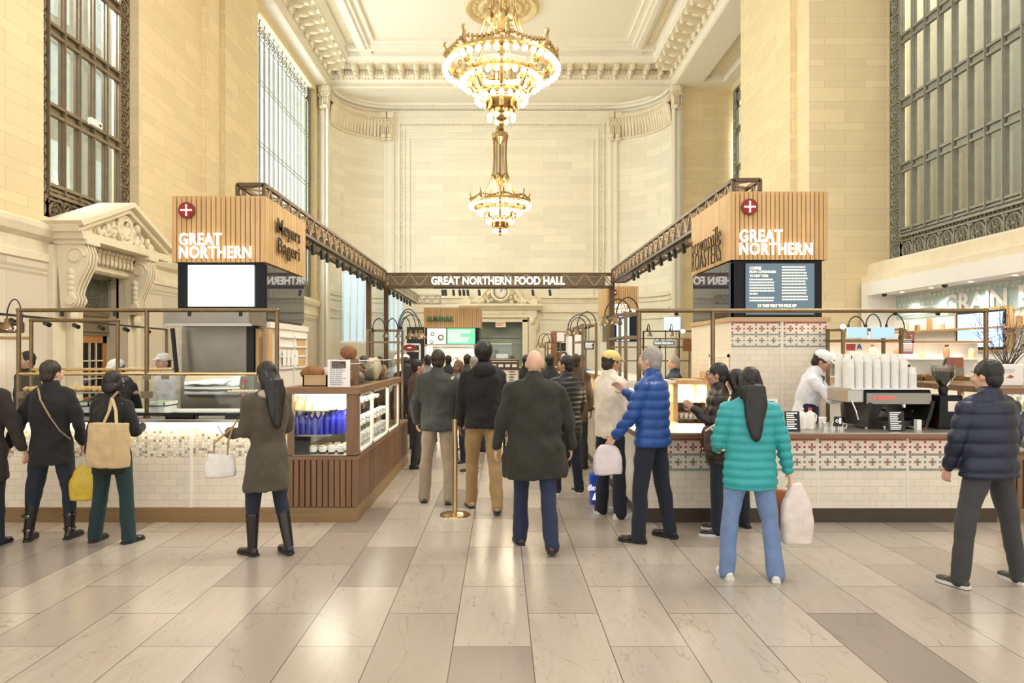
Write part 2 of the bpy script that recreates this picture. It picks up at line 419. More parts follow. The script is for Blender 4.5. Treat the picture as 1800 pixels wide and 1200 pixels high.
for i, (y0, y1) in enumerate(((YN, 12.3), (14.9, YB))):
    struct(boxo('baseboard_left', m_stone, -8.05, -7.93, y0, y1, 0, .32))

# ---- grilles and windows
def grille_cell(mb, x, y0, y1, z0, z1, s=1):
    """one ornamental square of the cast grille in the plane X=x"""
    cy, cz = (y0+y1)/2, (z0+z1)/2; r = min(y1-y0, z1-z0)/2*.80
    for a, b in (((y0,z0),(y0,z1)),((y1,z0),(y1,z1)),((y0,z0),(y1,z0)),((y0,z1),(y1,z1))):
        mb.bar((x,a[0],a[1]), (x,b[0],b[1]), .035, .035)
    mb.torus((x,cy,cz), r, .022, 16, 4, 'x')
    mb.sph((x,cy,cz), (.03,r*.24,r*.24), 6, 4)
    for k in range(6):
        a = k*PI/3+.3
        mb.torus((x, cy+r*.58*math.cos(a), cz+r*.58*math.sin(a)), r*.27, .016, 8, 3, 'x')
    for sy in (-1,1):
        for sz in (-1,1): mb.sph((x, cy+sy*(y1-y0)*.40, cz+sz*(z1-z0)*.40), (.02,.035,.035), 5, 4)
def make_window(n, x, y0, y1, z0, z1, ncol, zt, bh, bw, gh, mat, face, topband=0, dp=.05, mw=.045):
    """cast metal window in a wall plane: side bands, sill grille, mullions, double transoms, glass"""
    root = D.objects.new('window_%d' % n, None); COL.objects.link(root); root.location = (x, (y0+y1)/2, z0); struct(root)
    gr = MB(); cell = .46 if bw > .3 else .3
    # side bands
    for ya, yb in ((y0, y0+bw), (y1-bw, y1)):
        k = max(1, int(round((z1-z0)/bw))); h = (z1-z0)/k
        for i in range(k): grille_cell(gr, x, ya, yb, z0+i*h, z0+(i+1)*h)
    k = ncol; w = (y1-y0-2*bw)/k
    for i in range(k):
        grille_cell(gr, x, y0+bw+i*w, y0+bw+(i+1)*w, z0, z0+gh*.70)
        gr.bar((x, y0+bw+i*w, z0+gh), (x, y0+bw+(i+1)*w, z0+gh), .04, .04)
        for q in (.25,.75): gr.torus((x, y0+bw+(i+q)*w, z0+gh*.85), gh*.11, .014, 8, 3, 'x')
    if topband:
        for i in range(k): grille_cell(gr, x, y0+bw+i*w, y0+bw+(i+1)*w, z1-topband, z1)
    gr.build('grille', mat, root)
    bk = boxo('grille_backing', m_bronzed, x-face*.10, x-face*.08, y0, y0+bw, z0, z1, root)
    bk2 = MB().box(x-face*.10, x-face*.08, y1-bw, y1, z0, z1).box(x-face*.10, x-face*.08, y0+bw, y1-bw, z0, z0+gh).build('grille_backing', m_bronzed, root)
    fr = MB(); ztop = z1-topband
    for i in range(k+1):
        y = y0+bw+i*w
        if dp < .05: fr.box(x-.028, x+.028, y-.026, y+.026, z0+gh, ztop); continue
        fr.box(x-.035, x+.035, y-.028, y+.028, z0+gh, ztop); fr.box(x-face*(.02+dp), x-face*.02, y-mw, y+mw, z0+gh, ztop)
        fr.box(x+face*.03, x+face*.055, y-.014, y+.014, z0+gh, ztop)
    z = z0+gh
    while z < ztop:
        if dp < .05:
            for dz in (-.07, .07): fr.box(x-.012, x+.012, y0+bw, y1-bw, z+dz-.014, z+dz+.014)
            z += zt; continue
        for dz in (-.09, .09): fr.box(x-.035, x+.05, y0+bw, y1-bw, z+dz-.028, z+dz+.028)
        fr.box(x-face*.10, x-face*.02, y0+bw, y1-bw, z-.06, z+.06)
        z += zt
    fr.build('frame', mat, root)
    # sash bars just behind each light
    sa = MB(); z = z0+gh
    while z < ztop and dp > .05:
        for i in range(k):
            ya = y0+bw+i*w+.09; yb = ya+w-.18; za = z+.17; zb = min(z+zt-.17, ztop)
            for q in ((ya,za,ya,zb),(yb,za,yb,zb),(ya,za,yb,za),(ya,zb,yb,zb)):
                sa.bar((x-face*.13,q[0],q[1]), (x-face*.13,q[2],q[3]), .05, .05)
        z += zt
    if sa.v: sa.build('sash', m_bronzed, root)
    boxo('glass', m_glassw, x-face*.145, x-face*.135, y0+bw, y1-bw, z0+gh, ztop, root)
    return root
w1 = make_window(1, -8.22, 11.95, 15.1, 4.18, 12.4, 5, 1.47, 0, .42, .58, m_bronzed, 1)
w2 = make_window(2, -8.22, 22.35, 29.5, 4.1, 13.1, 13, 2.1, 0, .42, .62, m_bronze, 1, .62, .02, .02)
WR = 10.1
w3 = make_window(3, WR, 10.2, 17.68, 4.1, 13.1, 13, 1.62, 0, .46, .70, m_bronze, -1, 0, .05, .045)
w4 = make_window(4, WR, 22.4, 29.6, 4.1, 13.1, 12, 1.62, 0, .46, .70, m_bronze, -1, .9)

root = thing('wall_camera', 'small white device box fixed to bars of the near left window', 'device', (-8.12, 13.68, 6.30))
boxo('housing', m_white, -8.17, -8.08, 13.50, 13.86, 6.30, 6.44, root, .01); MB().sph((-8.08,13.78,6.36),(.02,.03,.03),8,6).build('lens', m_black, root)
# ---- building fronts seen through the windows (across the light well / street)
mb = MB().box(-15.2, -15, 4, 31, 0, 22)
ob = mb.build('wall_outside_left', M('grey_stone_facade', (.40,.37,.33), .8, var=.15)); struct(ob)
mb = MB()
for i in range(11):
    for k in range(5): mb.box(-15, -14.96, 5+i*2.2, 6.1+i*2.2, 3.5+k*3.2, 5.7+k*3.2)
q = mb.build('window_panes_outside', M('pale_reflecting_panes', (.55,.62,.68), .1, var=.2)); q['kind'] = 'structure'; q.parent = ob; q.location = q.location-ob.location
mb = MB().box(12.4, 12.6, 6, 31, 0, 18).box(10.2, 12.6, 31, 31.2, 0, 18).box(10.2,12.6,9.8,10,0,18)
lamp('light_well_fill','AREA',(11.4,18,17.5),5200,(1,.97,.9),2,22)  # added fill lamp, brightens the wall beyond the right windows
struct(mb.build('wall_outside_right', M('light_well_wall', (.42,.39,.32), .8, var=.12)))

# ---- right side: piers at X=8, recess at X=10.1
mb = MB()
mb.box(8.0, 10.6, 17.7, 22.3, 0, ZC); mb.box(7.84, 8.0, 18.5, 22.3, 0, ZC); 
mb.box(8.0, 10.6, YB, YBK+.4, 0, ZBM)
mb.box(WR, 10.6, 22.3, YB, 0, 4.1); mb.box(WR, 10.6, 22.3, YB, 13.1, ZC)
mb.box(WR, 10.6, YN, 17.7, 0, 3.6); mb.box(WR, 10.6, YN, 10.2, 3.6, ZC); mb.box(WR, 10.6, 10.2, 17.7, 13.1, ZC)
wall_right = mb.build('wall_right', m_wall); struct(wall_right)
mb = MB()
mb.prism([(WR+.05,3.55),(9.35,3.55),(9.35,3.72),(9.50,3.78),(9.50,4.02),(9.62,4.1),(WR+.05,4.1)], 'y', YN, 17.69)
struct(mb.build('trim_2', m_stone))
# ---- back wall with rounded corners
RC = 2.4; XC = 5.12
def curve_pts(sgn, r=RC, n=14): return [(sgn*(XC+r*math.cos(t)), YB+r*math.sin(t)) for t in [PI/2*i/n for i in range(n+1)]]
outer = [(7.52,YB)]+curve_pts(1)[1:]+[(-x,y) for x,y in reversed(curve_pts(1))][0:]
mb = MB()
pts = [(8.0,YB-.02),(7.52,YB-.02)]+curve_pts(1)[1:]+[(-x,y) for x,y in reversed(curve_pts(1)[1:])]+[(-7.52,YB-.02),(-8.0,YB-.02)]
def wall_strip(mb, pts, z0, z1, skip=None):
    n = mb.addv([(p[0],p[1],z0) for p in pts]+[(p[0],p[1],z1) for p in pts]); k = len(pts)
    for i in range(k-1):
        mb.face(n+i, n+i+1, n+k+i+1, n+k+i)
# doorway in the middle of the straight stretch: split the strip
DB = (1.03, 3.24)
right = [p for p in pts if p[0] > 0]; left = [p for p in pts if p[0] < 0]
wall_strip(mb, right+[(DB[0],YBK)], 0, 14.2); wall_strip(mb, [(-DB[0],YBK)]+left, 0, 14.2)
wall_strip(mb, [(DB[0],YBK),(-DB[0],YBK)], DB[1], 14.2)
wall_back = mb.build('wall_back', m_wallb); struct(wall_back)
mb = MB().box(-8.6, 8.6, 33.6, 33.8, 0, 14)
struct(mb.build('wall_behind', m_plaster))
# raised panel mouldings on the back wall
mb = MB(); bead = MB()
def frame_mold(mb, x0, x1, z0, z1, w, d, y):
    mb.box(x0, x0+w, y-d, y, z0, z1); mb.box(x1-w, x1, y-d, y, z0, z1); mb.box(x0+w, x1-w, y-d, y, z1-w, z1)
frame_mold(mb, -4.86, 4.90, 4.3, 12.70, .08, .07, YBK); frame_mold(mb, -4.60, 4.64, 4.3, 12.44, .06, .06, YBK); frame_mold(mb, -4.35, 4.39, 4.3, 12.0, .05, .05, YBK)
for i in range(70): bead.sph((-4.72, YBK-.02, 4.4+i*.118), (.055,.05,.045), 6, 4); bead.sph((4.76, YBK-.02, 4.4+i*.118), (.055,.05,.045), 6, 4)
for i in range(78): bead.sph((-4.6+i*.118, YBK-.02, 12.57), (.045,.05,.055), 6, 4)
t = mb.build('trim_3', m_plaster); struct(t); q = bead.build('bead_moulding', m_plaster, t)
# string courses across the back wall at door height
mb = MB()
for sg in (1,-1):
    for z, d, h in ((3.70,.12,.10),(4.15,.05,.16),(4.36,.10,.08),(3.35,.05,.08)):
        mb.box(sg*1.9, sg*5.12, YBK-d, YBK, z, z+h)
        cp = curve_pts(sg, RC-d/1)
        a = [(sg*(XC+(RC-d)*math.cos(t)), YB+(RC-d)*math.sin(t)) for t in [PI/2*i/12 for i in range(13)]]
        for p0, p1 in zip(a, a[1:]): mb.bar((p0[0],p0[1],z+h/2), (p1[0],p1[1],z+h/2), .06, h)
    for i in range(26): mb.box(sg*(2+i*.12), sg*(2+i*.12+.06), YBK-.09, YBK, 4.25, 4.33)
struct(mb.build('trim_4', m_stone))
# pilasters flanking the rounded corners + capitals
def pilaster(x, y, dx, dy, z1, fx=1):
    mb.box(x-dx, x+dx, y-dy, y, 0, z1)
mb = MB()
for sg in (1,-1):
    for px_, w in ((5.30,.24),): pilaster(sg*px_, YBK, w, .10, 12.4)
    for i in (0,1): mb.box(sg*(5.13+i*.27), sg*(5.23+i*.27), YBK-.14, YBK, 0, 12.1)
    for i in range(3): mb.box(sg*7.50, sg*7.58, YB-.06-.16*i, YB+.02-.16*i, 0, 12.6)
    mb.box(sg*7.62, sg*7.9, YB-.12, YB, 0, 13.35); mb.box(sg*7.70, sg*7.82, YB-.20, YB, 0, 12.6)
struct(mb.build('trim_5', m_plaster))
def volute(mb, c, r, ax, n=26, turns=1.6, th=.03):
    pts = []; rs = []
    for i in range(n):
        t = turns*2*PI*i/(n-1); rr = r*(1-.78*i/(n-1)); a, b = rr*math.cos(t), rr*math.sin(t)
        pts.append(Vector(c)+(Vector((a,0,b)) if ax=='y' else Vector((0,a,b)))); rs.append(th*(1-.5*i/(n-1)))
    mb.tube(pts, rs, 5)
# carved capital band round each corner: fluted leaves between two mouldings
mb = MB()
for sg in (1,-1):
    a = [PI/2*i/22 for i in range(23)]
    def P(t, r, z): return Vector((sg*(XC+r*math.cos(t)), YB+r*math.sin(t), z))
    for i, t in enumerate(a):
        zb, zt_ = 11.98, 12.75
        mb.tube([P(t,RC-.06,zb), P(t,RC-.10,zb+.35), P(t,RC-.16,zt_-.1), P(t,RC-.26,zt_)], [.07,.075,.09,.06], 6)
        mb.sph(P(t,RC-.24,zt_), (.09,.09,.07), 6, 4)
    for z, rr, w in ((11.93,RC-.06,.09),(12.86,RC-.16,.12),(12.98,RC-.10,.20)):
        mb.tube([P(PI/2*i/20, rr, z) for i in range(21)], w*.6, 6)
    for (cx, cy, ax) in ((5.22,YBK-.2,'y'),(5.52,YBK-.2,'y')):
        cx*=sg
        mb.box(cx-.13, cx+.13, cy-.02, cy+.2, 11.85, 12.85); mb.sph((cx,cy-.05,12.0), (.14,.12,.12), 8, 6)
        for s2 in (-1,1): volute(mb, (cx+s2*.09,cy-.10,12.55), .10, 'y')
        for k in range(3): mb.sph((cx+(k-1)*.09,cy-.06,12.25), (.05,.07,.18), 6, 5)
        mb.box(cx-.17, cx+.17, cy-.1, cy+.2, 12.85, 13.1); mb.sph((cx,cy-.06,11.84), (.16,.12,.09), 8, 5)
    for (cx, cy) in ((7.60,YB-.34),(7.76,YB-.2)):
        cx*=sg
        mb.box(cx-.13, cx+.13, cy-.05, cy+.3, 12.45, 13.3); mb.box(cx-.17, cx+.17, cy-.12, cy+.3, 13.12, 13.38)
        for s2 in (-1,1): volute(mb, (cx+s2*.09,cy-.12,12.98), .11, 'y'); 
        for k in range(3): mb.sph((cx+(k-1)*.09,cy-.08,12.72), (.05,.08,.17), 6, 5)
        mb.sph((cx,cy-.1,12.46), (.15,.12,.10), 8, 5)
struct(mb.build('trim_6', m_stone))
mb = MB()
for cy in (18.7, 19.3): 
    mb.box(7.72, 8.0, cy-.2, cy+.2, 12.5, 13.2); mb.sph((7.85,cy,12.35), (.14,.16,.16), 8, 6); volute(mb, (7.75,cy,13.0), .15, 'x')
struct(mb.build('trim_7', m_stone))

# ---- beams, cornice and ceiling
mb = MB()
YC0 = 13.0
mb.box(7.55, 8.7, YC0, YB, ZBM, ZC+.3); mb.box(9.6, 10.6, YC0, YB, ZBM, ZC+.3); mb.box(8.7, 9.6, YC0, YB, ZBM+.28, ZC+.3)
mb.box(8.7, 9.6, 29.3, YB, ZBM, ZC); mb.box(8.7, 9.6, 22.3, 22.9, ZBM, ZC)
mb.box(-8.6, -7.55, YC0, YB, ZBM, ZC+.3)
mb.box(-7.55, 7.55, YB, YB+.9, ZBM, ZC+.3); mb.box(-7.55, 7.55, YB+.9, 32.6, ZBM+.10, ZC)
struct(mb.build('trim_8', m_plaster))
mb = MB().box(8.75, 9.55, 22.9, 29.2, ZBM+.262, ZBM+.279)
struct(mb.build('trim_9', m_ornp))
# back wall cove under the soffit, following the rounded corners
mb = MB()
for (rr, z, w) in ((RC-.10,13.42,.12),(RC-.28,13.50,.10),(RC-.02,13.22,.05)):
    ptsc = [Vector((XC+rr*math.cos(t), YB+rr*math.sin(t), z)) for t in [PI/2*i/14 for i in range(15)]]
    ptsc += [Vector((-p.x, p.y, z)) for p in reversed(ptsc)]
    mb.tube(ptsc, w, 6)
for i in range(96): mb.box(-5.1+i*.107, -5.04+i*.107, YBK-.24, YBK-.1, 13.28, 13.38)
struct(mb.build('trim_10', m_plaster))
# main cornice: profile swept on three sides, modillion blocks, dentils and beads
cprof = [(0,13.40),(.05,13.42),(.05,13.55),(.02,13.57),(.02,13.66),(.10,13.70),(.16,13.80),(.22,13.84),(.22,14.12),(1.0,14.12),(1.0,14.20),(1.06,14.22),(1.12,14.34),(1.12,14.40),(1.2,14.62),(0,14.62)]
mb = MB()
mb.prism([(-7.56+p[0], p[1]) for p in cprof], 'y', YC0, YB)
mb.prism([(7.56-p[0], p[1]) for p in cprof], 'y', YC0, YB)
mb.prism([(YB+.01-p[0], p[1]) for p in cprof], 'x', -7.54, 7.54)
struct(mb.build('trim_11', m_plaster))
mb = MB(); dn = MB(); od = MB()
def modillion(mb, M4):
    b = MB(); b.box(-.11, .11, -.72, 0, .06, .28); b.box(-.09, .09, -.40, 0, -.02, .08)
    b.sph((0,-.66,.14), (.12,.10,.14), 7, 5); b.sph((0,-.30,.02), (.10,.22,.09), 7, 5); b.sph((0,-.06,-.06), (.10,.09,.12), 7, 5); b.box(-.14,.14,-.76,0,.25,.28)
    mb.append(b, M4)
for i in range(22):
    x = -6.93+.66*i; modillion(mb, Matrix.Translation((x, YB-.22, 13.84)))
    od.box(x+.18, x+.48, YB-.9, YB-.3, 14.095, 14.119)
for i in range(25):
    y = 29.0-.66*i
    modillion(mb, Matrix.Translation((-7.34, y, 13.84))@Matrix.Rotation(R(90),4,'Z'))
    modillion(mb, Matrix.Translation((7.34, y, 13.84))@Matrix.Rotation(R(-90),4,'Z'))
for i in range(112):
    x = -7.4+.133*i; dn.sph((x, YB-.14, 13.76), (.045,.05,.05), 6, 4); dn.box(x-.03, x+.03, YB-.31, YB-.21, 13.9, 14.05); dn.box(x-.035, x+.035, YB-.075, YB-.02, 13.46, 13.54)
for i in range(120):
    y = 29.8-.133*i
    for sg in (1,-1): dn.sph((sg*7.42, y, 13.76), (.05,.045,.05), 6, 4); dn.box(sg*7.26, sg*7.36, y-.03, y+.03, 13.9, 14.05); dn.box(sg*7.5, sg*7.54, y-.035, y+.035, 13.46, 13.54)
t = mb.build('trim_12', m_stone); struct(t); dn.build('dentils', m_stone, t); od.build('soffit_panels', m_ornp, t)
# ceiling
ceil = MB().box(-8.6, 8.6, YC0, 33, ZC+.05, ZC+.35).build('ceiling', M('painted_ceiling_panel', (.85,.79,.66), .7, var=.04)); struct(ceil)
mb = MB()
for sg in (1,-1):
    mb.box(sg*5.45, sg*5.95, YC0, 28.95, ZC-.20, ZC+.1); mb.box(sg*5.2, sg*5.45, YC0, 28.15, ZC-.08, ZC+.1); mb.box(sg*5.60, sg*5.80, YC0, 28.3, ZC-.28, ZC-.18)
mb.box(-5.45, 5.45, 28.15, 28.5, ZC-.16, ZC+.1); mb.box(-6.4, 6.4, 28.3, 28.55, ZC-.22, ZC+.1); mb.box(-5.2, 5.2, 27.9, 28.15, ZC-.08, ZC+.1)
struct(mb.build('trim_13', m_plaster))
mb = MB()
for sg in (1,-1): mb.box(sg*5.97, sg*6.35, YC0, 28.2, ZC-.03, ZC+.06)
mb.box(-5.4, 5.4, 28.56, 28.85, ZC-.06, ZC+.06)
struct(mb.build('trim_14', m_ornp))
# ceiling medallion
mb = MB(); c = (0.03, 25.4, ZC+.06)
mb.lathe([(0,-.16),(.25,-.14),(.3,-.08),(.62,-.07),(.68,-.13),(.78,-.13),(.84,-.06),(1.12,-.05),(1.2,-.14),(1.32,-.15),(1.40,-.06),(1.42,0)], c, 48)
for i in range(24): a = 2*PI*i/24; mb.sph((c[0]+.98*math.cos(a), c[1]+.98*math.sin(a), ZC), (.09,.09,.06), 6, 4)
for i in range(12): a = 2*PI*i/12; mb.sph((c[0]+.46*math.cos(a), c[1]+.46*math.sin(a), ZC-.02), (.14,.14,.07), 7, 5)
tag(mb.build('ceiling_medallion', m_gold if False else M('gilded_plaster', (.72,.55,.28), .55, var=.3, scale=10)), 'round gilded plaster rosette on the ceiling above the far chandelier', 'ceiling rose')

# ---- left doorway: pedimented stone surround
root = thing('door_surround', 'carved stone doorway with triangular pediment and scroll brackets on left wall', 'doorway', (-7.9, 13.6, 0))
mb = MB()
mb.box(-8.05, -7.80, 14.30, 14.62, 0, 3.62); mb.box(-8.05, -7.80, 12.43, 12.75, 0, 3.62); mb.box(-8.05, -7.80, 12.75, 14.30, 3.33, 3.62)
mb.box(-7.82, -7.74, 14.52, 14.64, 0, 3.5); mb.box(-7.82, -7.74, 12.40, 12.50, 0, 3.5); mb.box(-7.82,-7.76,12.5,14.52,3.36,3.44)
mb.box(-8.05, -7.9, 14.62, 15.0, 0, 3.7); mb.box(-8.05, -7.9, 12.05, 12.43, 0, 3.7)
mb.build('architrave', m_stone, root)
mb = MB().box(-8.05, -7.70, 12.2, 14.9, 3.62, 3.80)
for i in range(15):
    y = 12.55+i*.145; mb.box(-7.76, -7.66, y, y+.09, 3.50, 3.74); mb.sph((-7.66,y+.045,3.73), (.06,.055,.05), 7, 5); mb.sph((-7.68,y+.045,3.55), (.05,.04,.09), 6, 5)
mb.build('frieze', m_stone, root)
mb = MB(); ya, yb, zb, zap = 12.05, 15.15, 3.80, 4.72; ym = (ya+yb)/2
mb.prism([(ya,zb),(yb,zb),(yb+.06,zb+.14),(ya-.06,zb+.14)], 'x', -8.0, -7.36)
mb.prism([(ya-.02,zb+.12),(yb+.02,zb+.12),(ym,zap-.08)], 'x', -8.0, -7.52)
for s, (a, b) in ((1,((ya-.1,zb+.13),(ym,zap))),(-1,((yb+.1,zb+.13),(ym,zap)))):
    poly = [(a[0],a[1]-.02),(b[0],b[1]-.16),(b[0],b[1]+.02),(a[0]-s*.05,a[1]+.12)]
    mb.prism(poly, 'x', -8.0, -7.38)
    poly = [(a[0]-s*.02,a[1]+.08),(b[0],b[1]-.04),(b[0],b[1]+.05),(a[0]-s*.1,a[1]+.15)]
    mb.prism(poly, 'x', -8.0, -7.28)
mb.build('pediment', m_stone, root)
mb = MB(); rnd_ = random.Random(3)
mb.torus((-7.48, ym, 4.22), .26, .045, 20, 6, 'x'); mb.torus((-7.46, ym, 4.24), .18, .03, 16, 5, 'x'); mb.sph((-7.5,ym,4.15), (.08,.13,.16), 8, 6)
for i in range(60):
    u = rnd_.uniform(-1,1); y = ym+u*1.0; h = (1-abs(u))*.55; z = 3.98+rnd_.random()*max(h,.06)
    r = rnd_.uniform(.04,.09); mb.sph((-7.48+rnd_.uniform(-.04,.05), y, z), (r*.8, r, r*1.2), 6, 5, Euler((rnd_.uniform(-1,1),0,0)).to_matrix())
for sg in (1,-1): volute(mb, (-7.47, ym+sg*.42, 4.12), .14, 'x'); volute(mb, (-7.47, ym+sg*.2, 4.42), .09, 'x')
mb.build('tympanum_carving', m_stone, root)
for yc in (12.32, 14.45):
    mb = MB(); poly = []
    S = [(-7.42,3.72),(-7.36,3.55),(-7.38,3.36),(-7.48,3.15),(-7.56,2.98),(-7.60,2.84),(-7.56,2.74),(-7.60,2.62),(-7.68,2.58)]
    poly = [(-7.92,3.78),(-7.46,3.78)]+S+[(-7.84,2.58),(-7.86,2.9),(-7.88,3.2),(-7.92,3.5)]
    mb.prism(poly, 'y', yc-.16, yc+.16)
    for s in (-.16,.16):
        volute(mb, (-7.58,yc+s,3.50), .17, 'y', 30, 1.8, .03); volute(mb, (-7.68,yc+s,2.74), .10, 'y', 20, 1.4, .02)
        for k in range(5): mb.sph((-7.66,yc+s,3.22-k*.10), (.07,.04,.07), 6, 5)
    mb.cyl((-7.58,yc-.2,3.50),(-7.58,yc+.2,3.50),.10,12); mb.cyl((-7.66,yc-.2,2.72),(-7.66,yc+.2,2.72),.085,12)
    for s in (-.09,.0,.09): mb.tube([(q[0]+.02,yc+s,q[1]) for q in S], .018, 5)
    mb.box(-7.95,-7.34,yc-.2,yc+.2,3.72,3.81); mb.sph((-7.7,yc,2.46), (.08,.1,.14), 8, 6)
    mb.build('scroll_bracket', m_stone, root)
# the door in it
dr = D.objects.new('door_1', None); COL.objects.link(dr); dr.location = (-8.25, 13.5, 0); struct(dr)
m_dwood = wood('orange_varnished_wood', (.50,.24,.07), (.33,.14,.04))
mb = MB()
y0, y1 = 13.30, 14.25; xf = -8.22
mb.box(xf-.05,xf,y0,y0+.14,0,2.13).box(xf-.05,xf,y1-.14,y1,0,2.13).box(xf-.05,xf,y0,y1,1.98,2.13).box(xf-.05,xf,y0,y1,0,.9)
mb.build('door_leaf', m_dwood, dr)
mb = MB()
for k in (1,2): mb.box(xf-.04,xf+.005,y0+.14+k*.223-.012,y0+.14+k*.223+.012,.9,1.98)
for z in (1.26,1.62): mb.box(xf-.04,xf+.005,y0+.14,y1-.14,z-.012,z+.012)
mb.build('glazing_bars', m_stone, dr)
boxo('pane', m_blackg, xf-.04, xf-.03, y0+.14, y1-.14, .9, 1.98, dr)
mb = MB(); mb.box(-8.3,-8.2,12.75,14.3,2.13,2.62); mb.box(-8.3,-8.2,12.75,13.30,0,2.13); mb.box(-8.2,-8.17,12.8,14.25,2.2,2.28).box(-8.2,-8.17,12.8,14.25,2.52,2.6).box(-8.2,-8.17,13.2,13.3,0,2.13)
mb.build('door_frame', m_bronzed, dr)
mb = MB()
for k in range(34):
    y = 12.0+k*.075
    for s in (1,-1):
        a = (-8.2, y if s>0 else y+.68, 2.66); b = (-8.2, y+.68 if s>0 else y, 3.30)
        # clip to the opening
        t0, t1 = 0, 1; dy = b[1]-a[1]
        for lim, hi in ((12.78,False),(14.28,True)):
            tt = (lim-a[1])/dy
            if (dy>0) == hi: t1 = min(t1, tt)
            else: t0 = max(t0, tt)
        if t1-t0 > .04: mb.bar((a[0],a[1]+dy*t0,a[2]+.64*t0), (a[0],a[1]+dy*t1,a[2]+.64*t1), .012, .012)
mb.box(-8.25,-8.16,12.75,14.3,2.60,2.68).box(-8.25,-8.16,12.75,14.3,3.27,3.33).box(-8.25,-8.16,14.2,14.3,2.68,3.3)
mb.build('lattice_transom', m_bronze, dr)
boxo('transom_backing', m_black, -8.45, -8.4, 12.75, 14.3, 2.6, 3.33, dr)

# ---- back doorway with clock
root = thing('clock_doorway', 'grand white stone doorway under the clock on back wall', 'doorway', (0, YBK, 0))
mb = MB()
for sg in (1,-1):
    mb.box(sg*1.03, sg*1.28, YBK-.14, YBK, 0, 3.35); mb.box(sg*1.34, sg*1.66, YBK-.26, YBK, 0, 3.45); mb.box(sg*1.30, sg*1.70, YBK-.30, YBK, 0, .3)
    for k in range(4): mb.box(sg*(1.39+k*.06), sg*(1.41+k*.06), YBK-.275, YBK-.25, .4, 3.1)
    mb.sph((sg*1.5,YBK-.3,3.3), (.14,.10,.2), 8, 6); mb.sph((sg*1.72,YBK-.2,3.1), (.08,.1,.3), 8, 6)
mb.box(-1.28,1.28,YBK-.14,YBK,3.24,3.45); mb.build('door_pilasters', m_stone, root)
mb = MB().box(-1.7,1.7,YBK-.26,YBK,3.45,3.80)
for i in range(27): mb.torus((-1.30+i*.10, YBK-.27, 3.62), .045, .012, 8, 3, 'y')
mb.torus((0,YBK-.28,3.62), .11, .02, 14, 4, 'y'); mb.sph((0,YBK-.28,3.62),(.07,.03,.07),8,5)
mb.build('frieze', m_stone, root)
mb = MB().prism([(YBK,3.80),(YBK-.35,3.80),(YBK-.42,3.9),(YBK-.55,3.98),(YBK-.55,4.08),(YBK,4.08)], 'x', -1.95, 1.95)
mb.box(-1.72,-1.42,YBK-.4,YBK,4.08,4.32).box(1.42,1.72,YBK-.4,YBK,4.08,4.32)
for sg in (1,-1):
    mb.sph((sg*1.57,YBK-.2,4.42), (.12,.12,.16), 8, 6); mb.sph((sg*1.57,YBK-.2,4.6), (.06,.06,.08), 8, 6)
    pts = [Vector((sg*(1.42-.95*t), YBK-.25, 4.16+.42*t*t+.08*math.sin(t*PI))) for t in [i/10 for i in range(11)]]
    mb.tube(pts, [.09-.03*i/10 for i in range(11)], 8); volute(mb, (sg*.5, YBK-.25, 4.52), .13, 'y')
mb.build('broken_pediment', m_stone, root)
mb = MB(); rnd_ = random.Random(5)
mb.lathe([(.30,-.05),(.36,0),(.44,.03),(.46,.10),(.40,.16),(.33,.12)], (0,YBK-.45,4.62), 28, Matrix.Rotation(R(90),3,'X'))
for sg in (1,-1):
    for i in range(34):
        t = rnd_.random(); x = sg*(.42+.75*t); z = 4.12+(.75*(1-t))*rnd_.random()+.05
        r = rnd_.uniform(.05,.11); mb.sph((x, YBK-.3+rnd_.uniform(-.08,.05), z), (r, r*.8, r*1.2), 6, 5, Euler((0,rnd_.uniform(-1,1),0)).to_matrix())
    mb.tube([(sg*.5,YBK-.35,4.9),(sg*.75,YBK-.35,4.7),(sg*.95,YBK-.35,4.4),(sg*1.2,YBK-.35,4.2)], [.09,.13,.11,.05], 7); mb.sph((sg*.52,YBK-.35,5.0), .1, 8, 6)
mb.build('clock_sculpture', m_stone, root)
root = thing('wall_clock', 'round cream clock in carved stonework above the back doorway', 'clock', (0, YBK-.48, 4.32))
mb = MB().lathe([(0,0),(.30,0),(.30,.03),(0,.03)], (0,YBK-.52,4.62), 32, Matrix.Rotation(R(-90),3,'X')); mb.build('dial', m_cream, root)
MB().torus((0,YBK-.53,4.62), .30, .022, 32, 6, 'y').build('bezel', m_bronzed, root)
for k in range(12):
    a = k*PI/6; MB().bar((.21*math.sin(a),YBK-.535,4.62+.21*math.cos(a)),(.27*math.sin(a),YBK-.535,4.62+.27*math.cos(a)),.018,.01).build('hour_mark', m_black, root)
for ang, ln in ((R(10),.16),(R(25),.24)): MB().bar((0,YBK-.545,4.62),(ln*math.sin(ang),YBK-.545,4.62+ln*math.cos(ang)),.022,.01).build('clock_hand', m_black, root)
dr = D.objects.new('door_2', None); COL.objects.link(dr); dr.location = (0, YBK+.5, 0); struct(dr)
boxo('transom_panel', M('pale_green_bronze', (.30,.34,.27), .6, var=.1), -1.03, 1.03, YBK+.50, YBK+.55, 2.2, 3.24, dr)
mb = MB()
for k in range(26):
    x = -1.7+k*.13
    for s in (1,-1):
        a = Vector((x,YBK+.48,2.62)); b = Vector((x+s*.55,YBK+.48,3.15))
        if -1 < a.x < 1 and -1 < b.x < 1: mb.bar(a,b,.014,.014)
mb.box(-1.03,1.03,YBK+.42,YBK+.5,3.15,3.24).box(-1.03,1.03,YBK+.42,YBK+.5,2.5,2.62).box(-1.03,1.03,YBK+.42,YBK+.5,2.1,2.2)
mb.build('lattice', m_greent, dr)
boxo('door_leaf', M('bronze_door_panels', (.28,.30,.25), .5), -1.03, 1.03, YBK+.45, YBK+.5, 0, 2.1, dr)
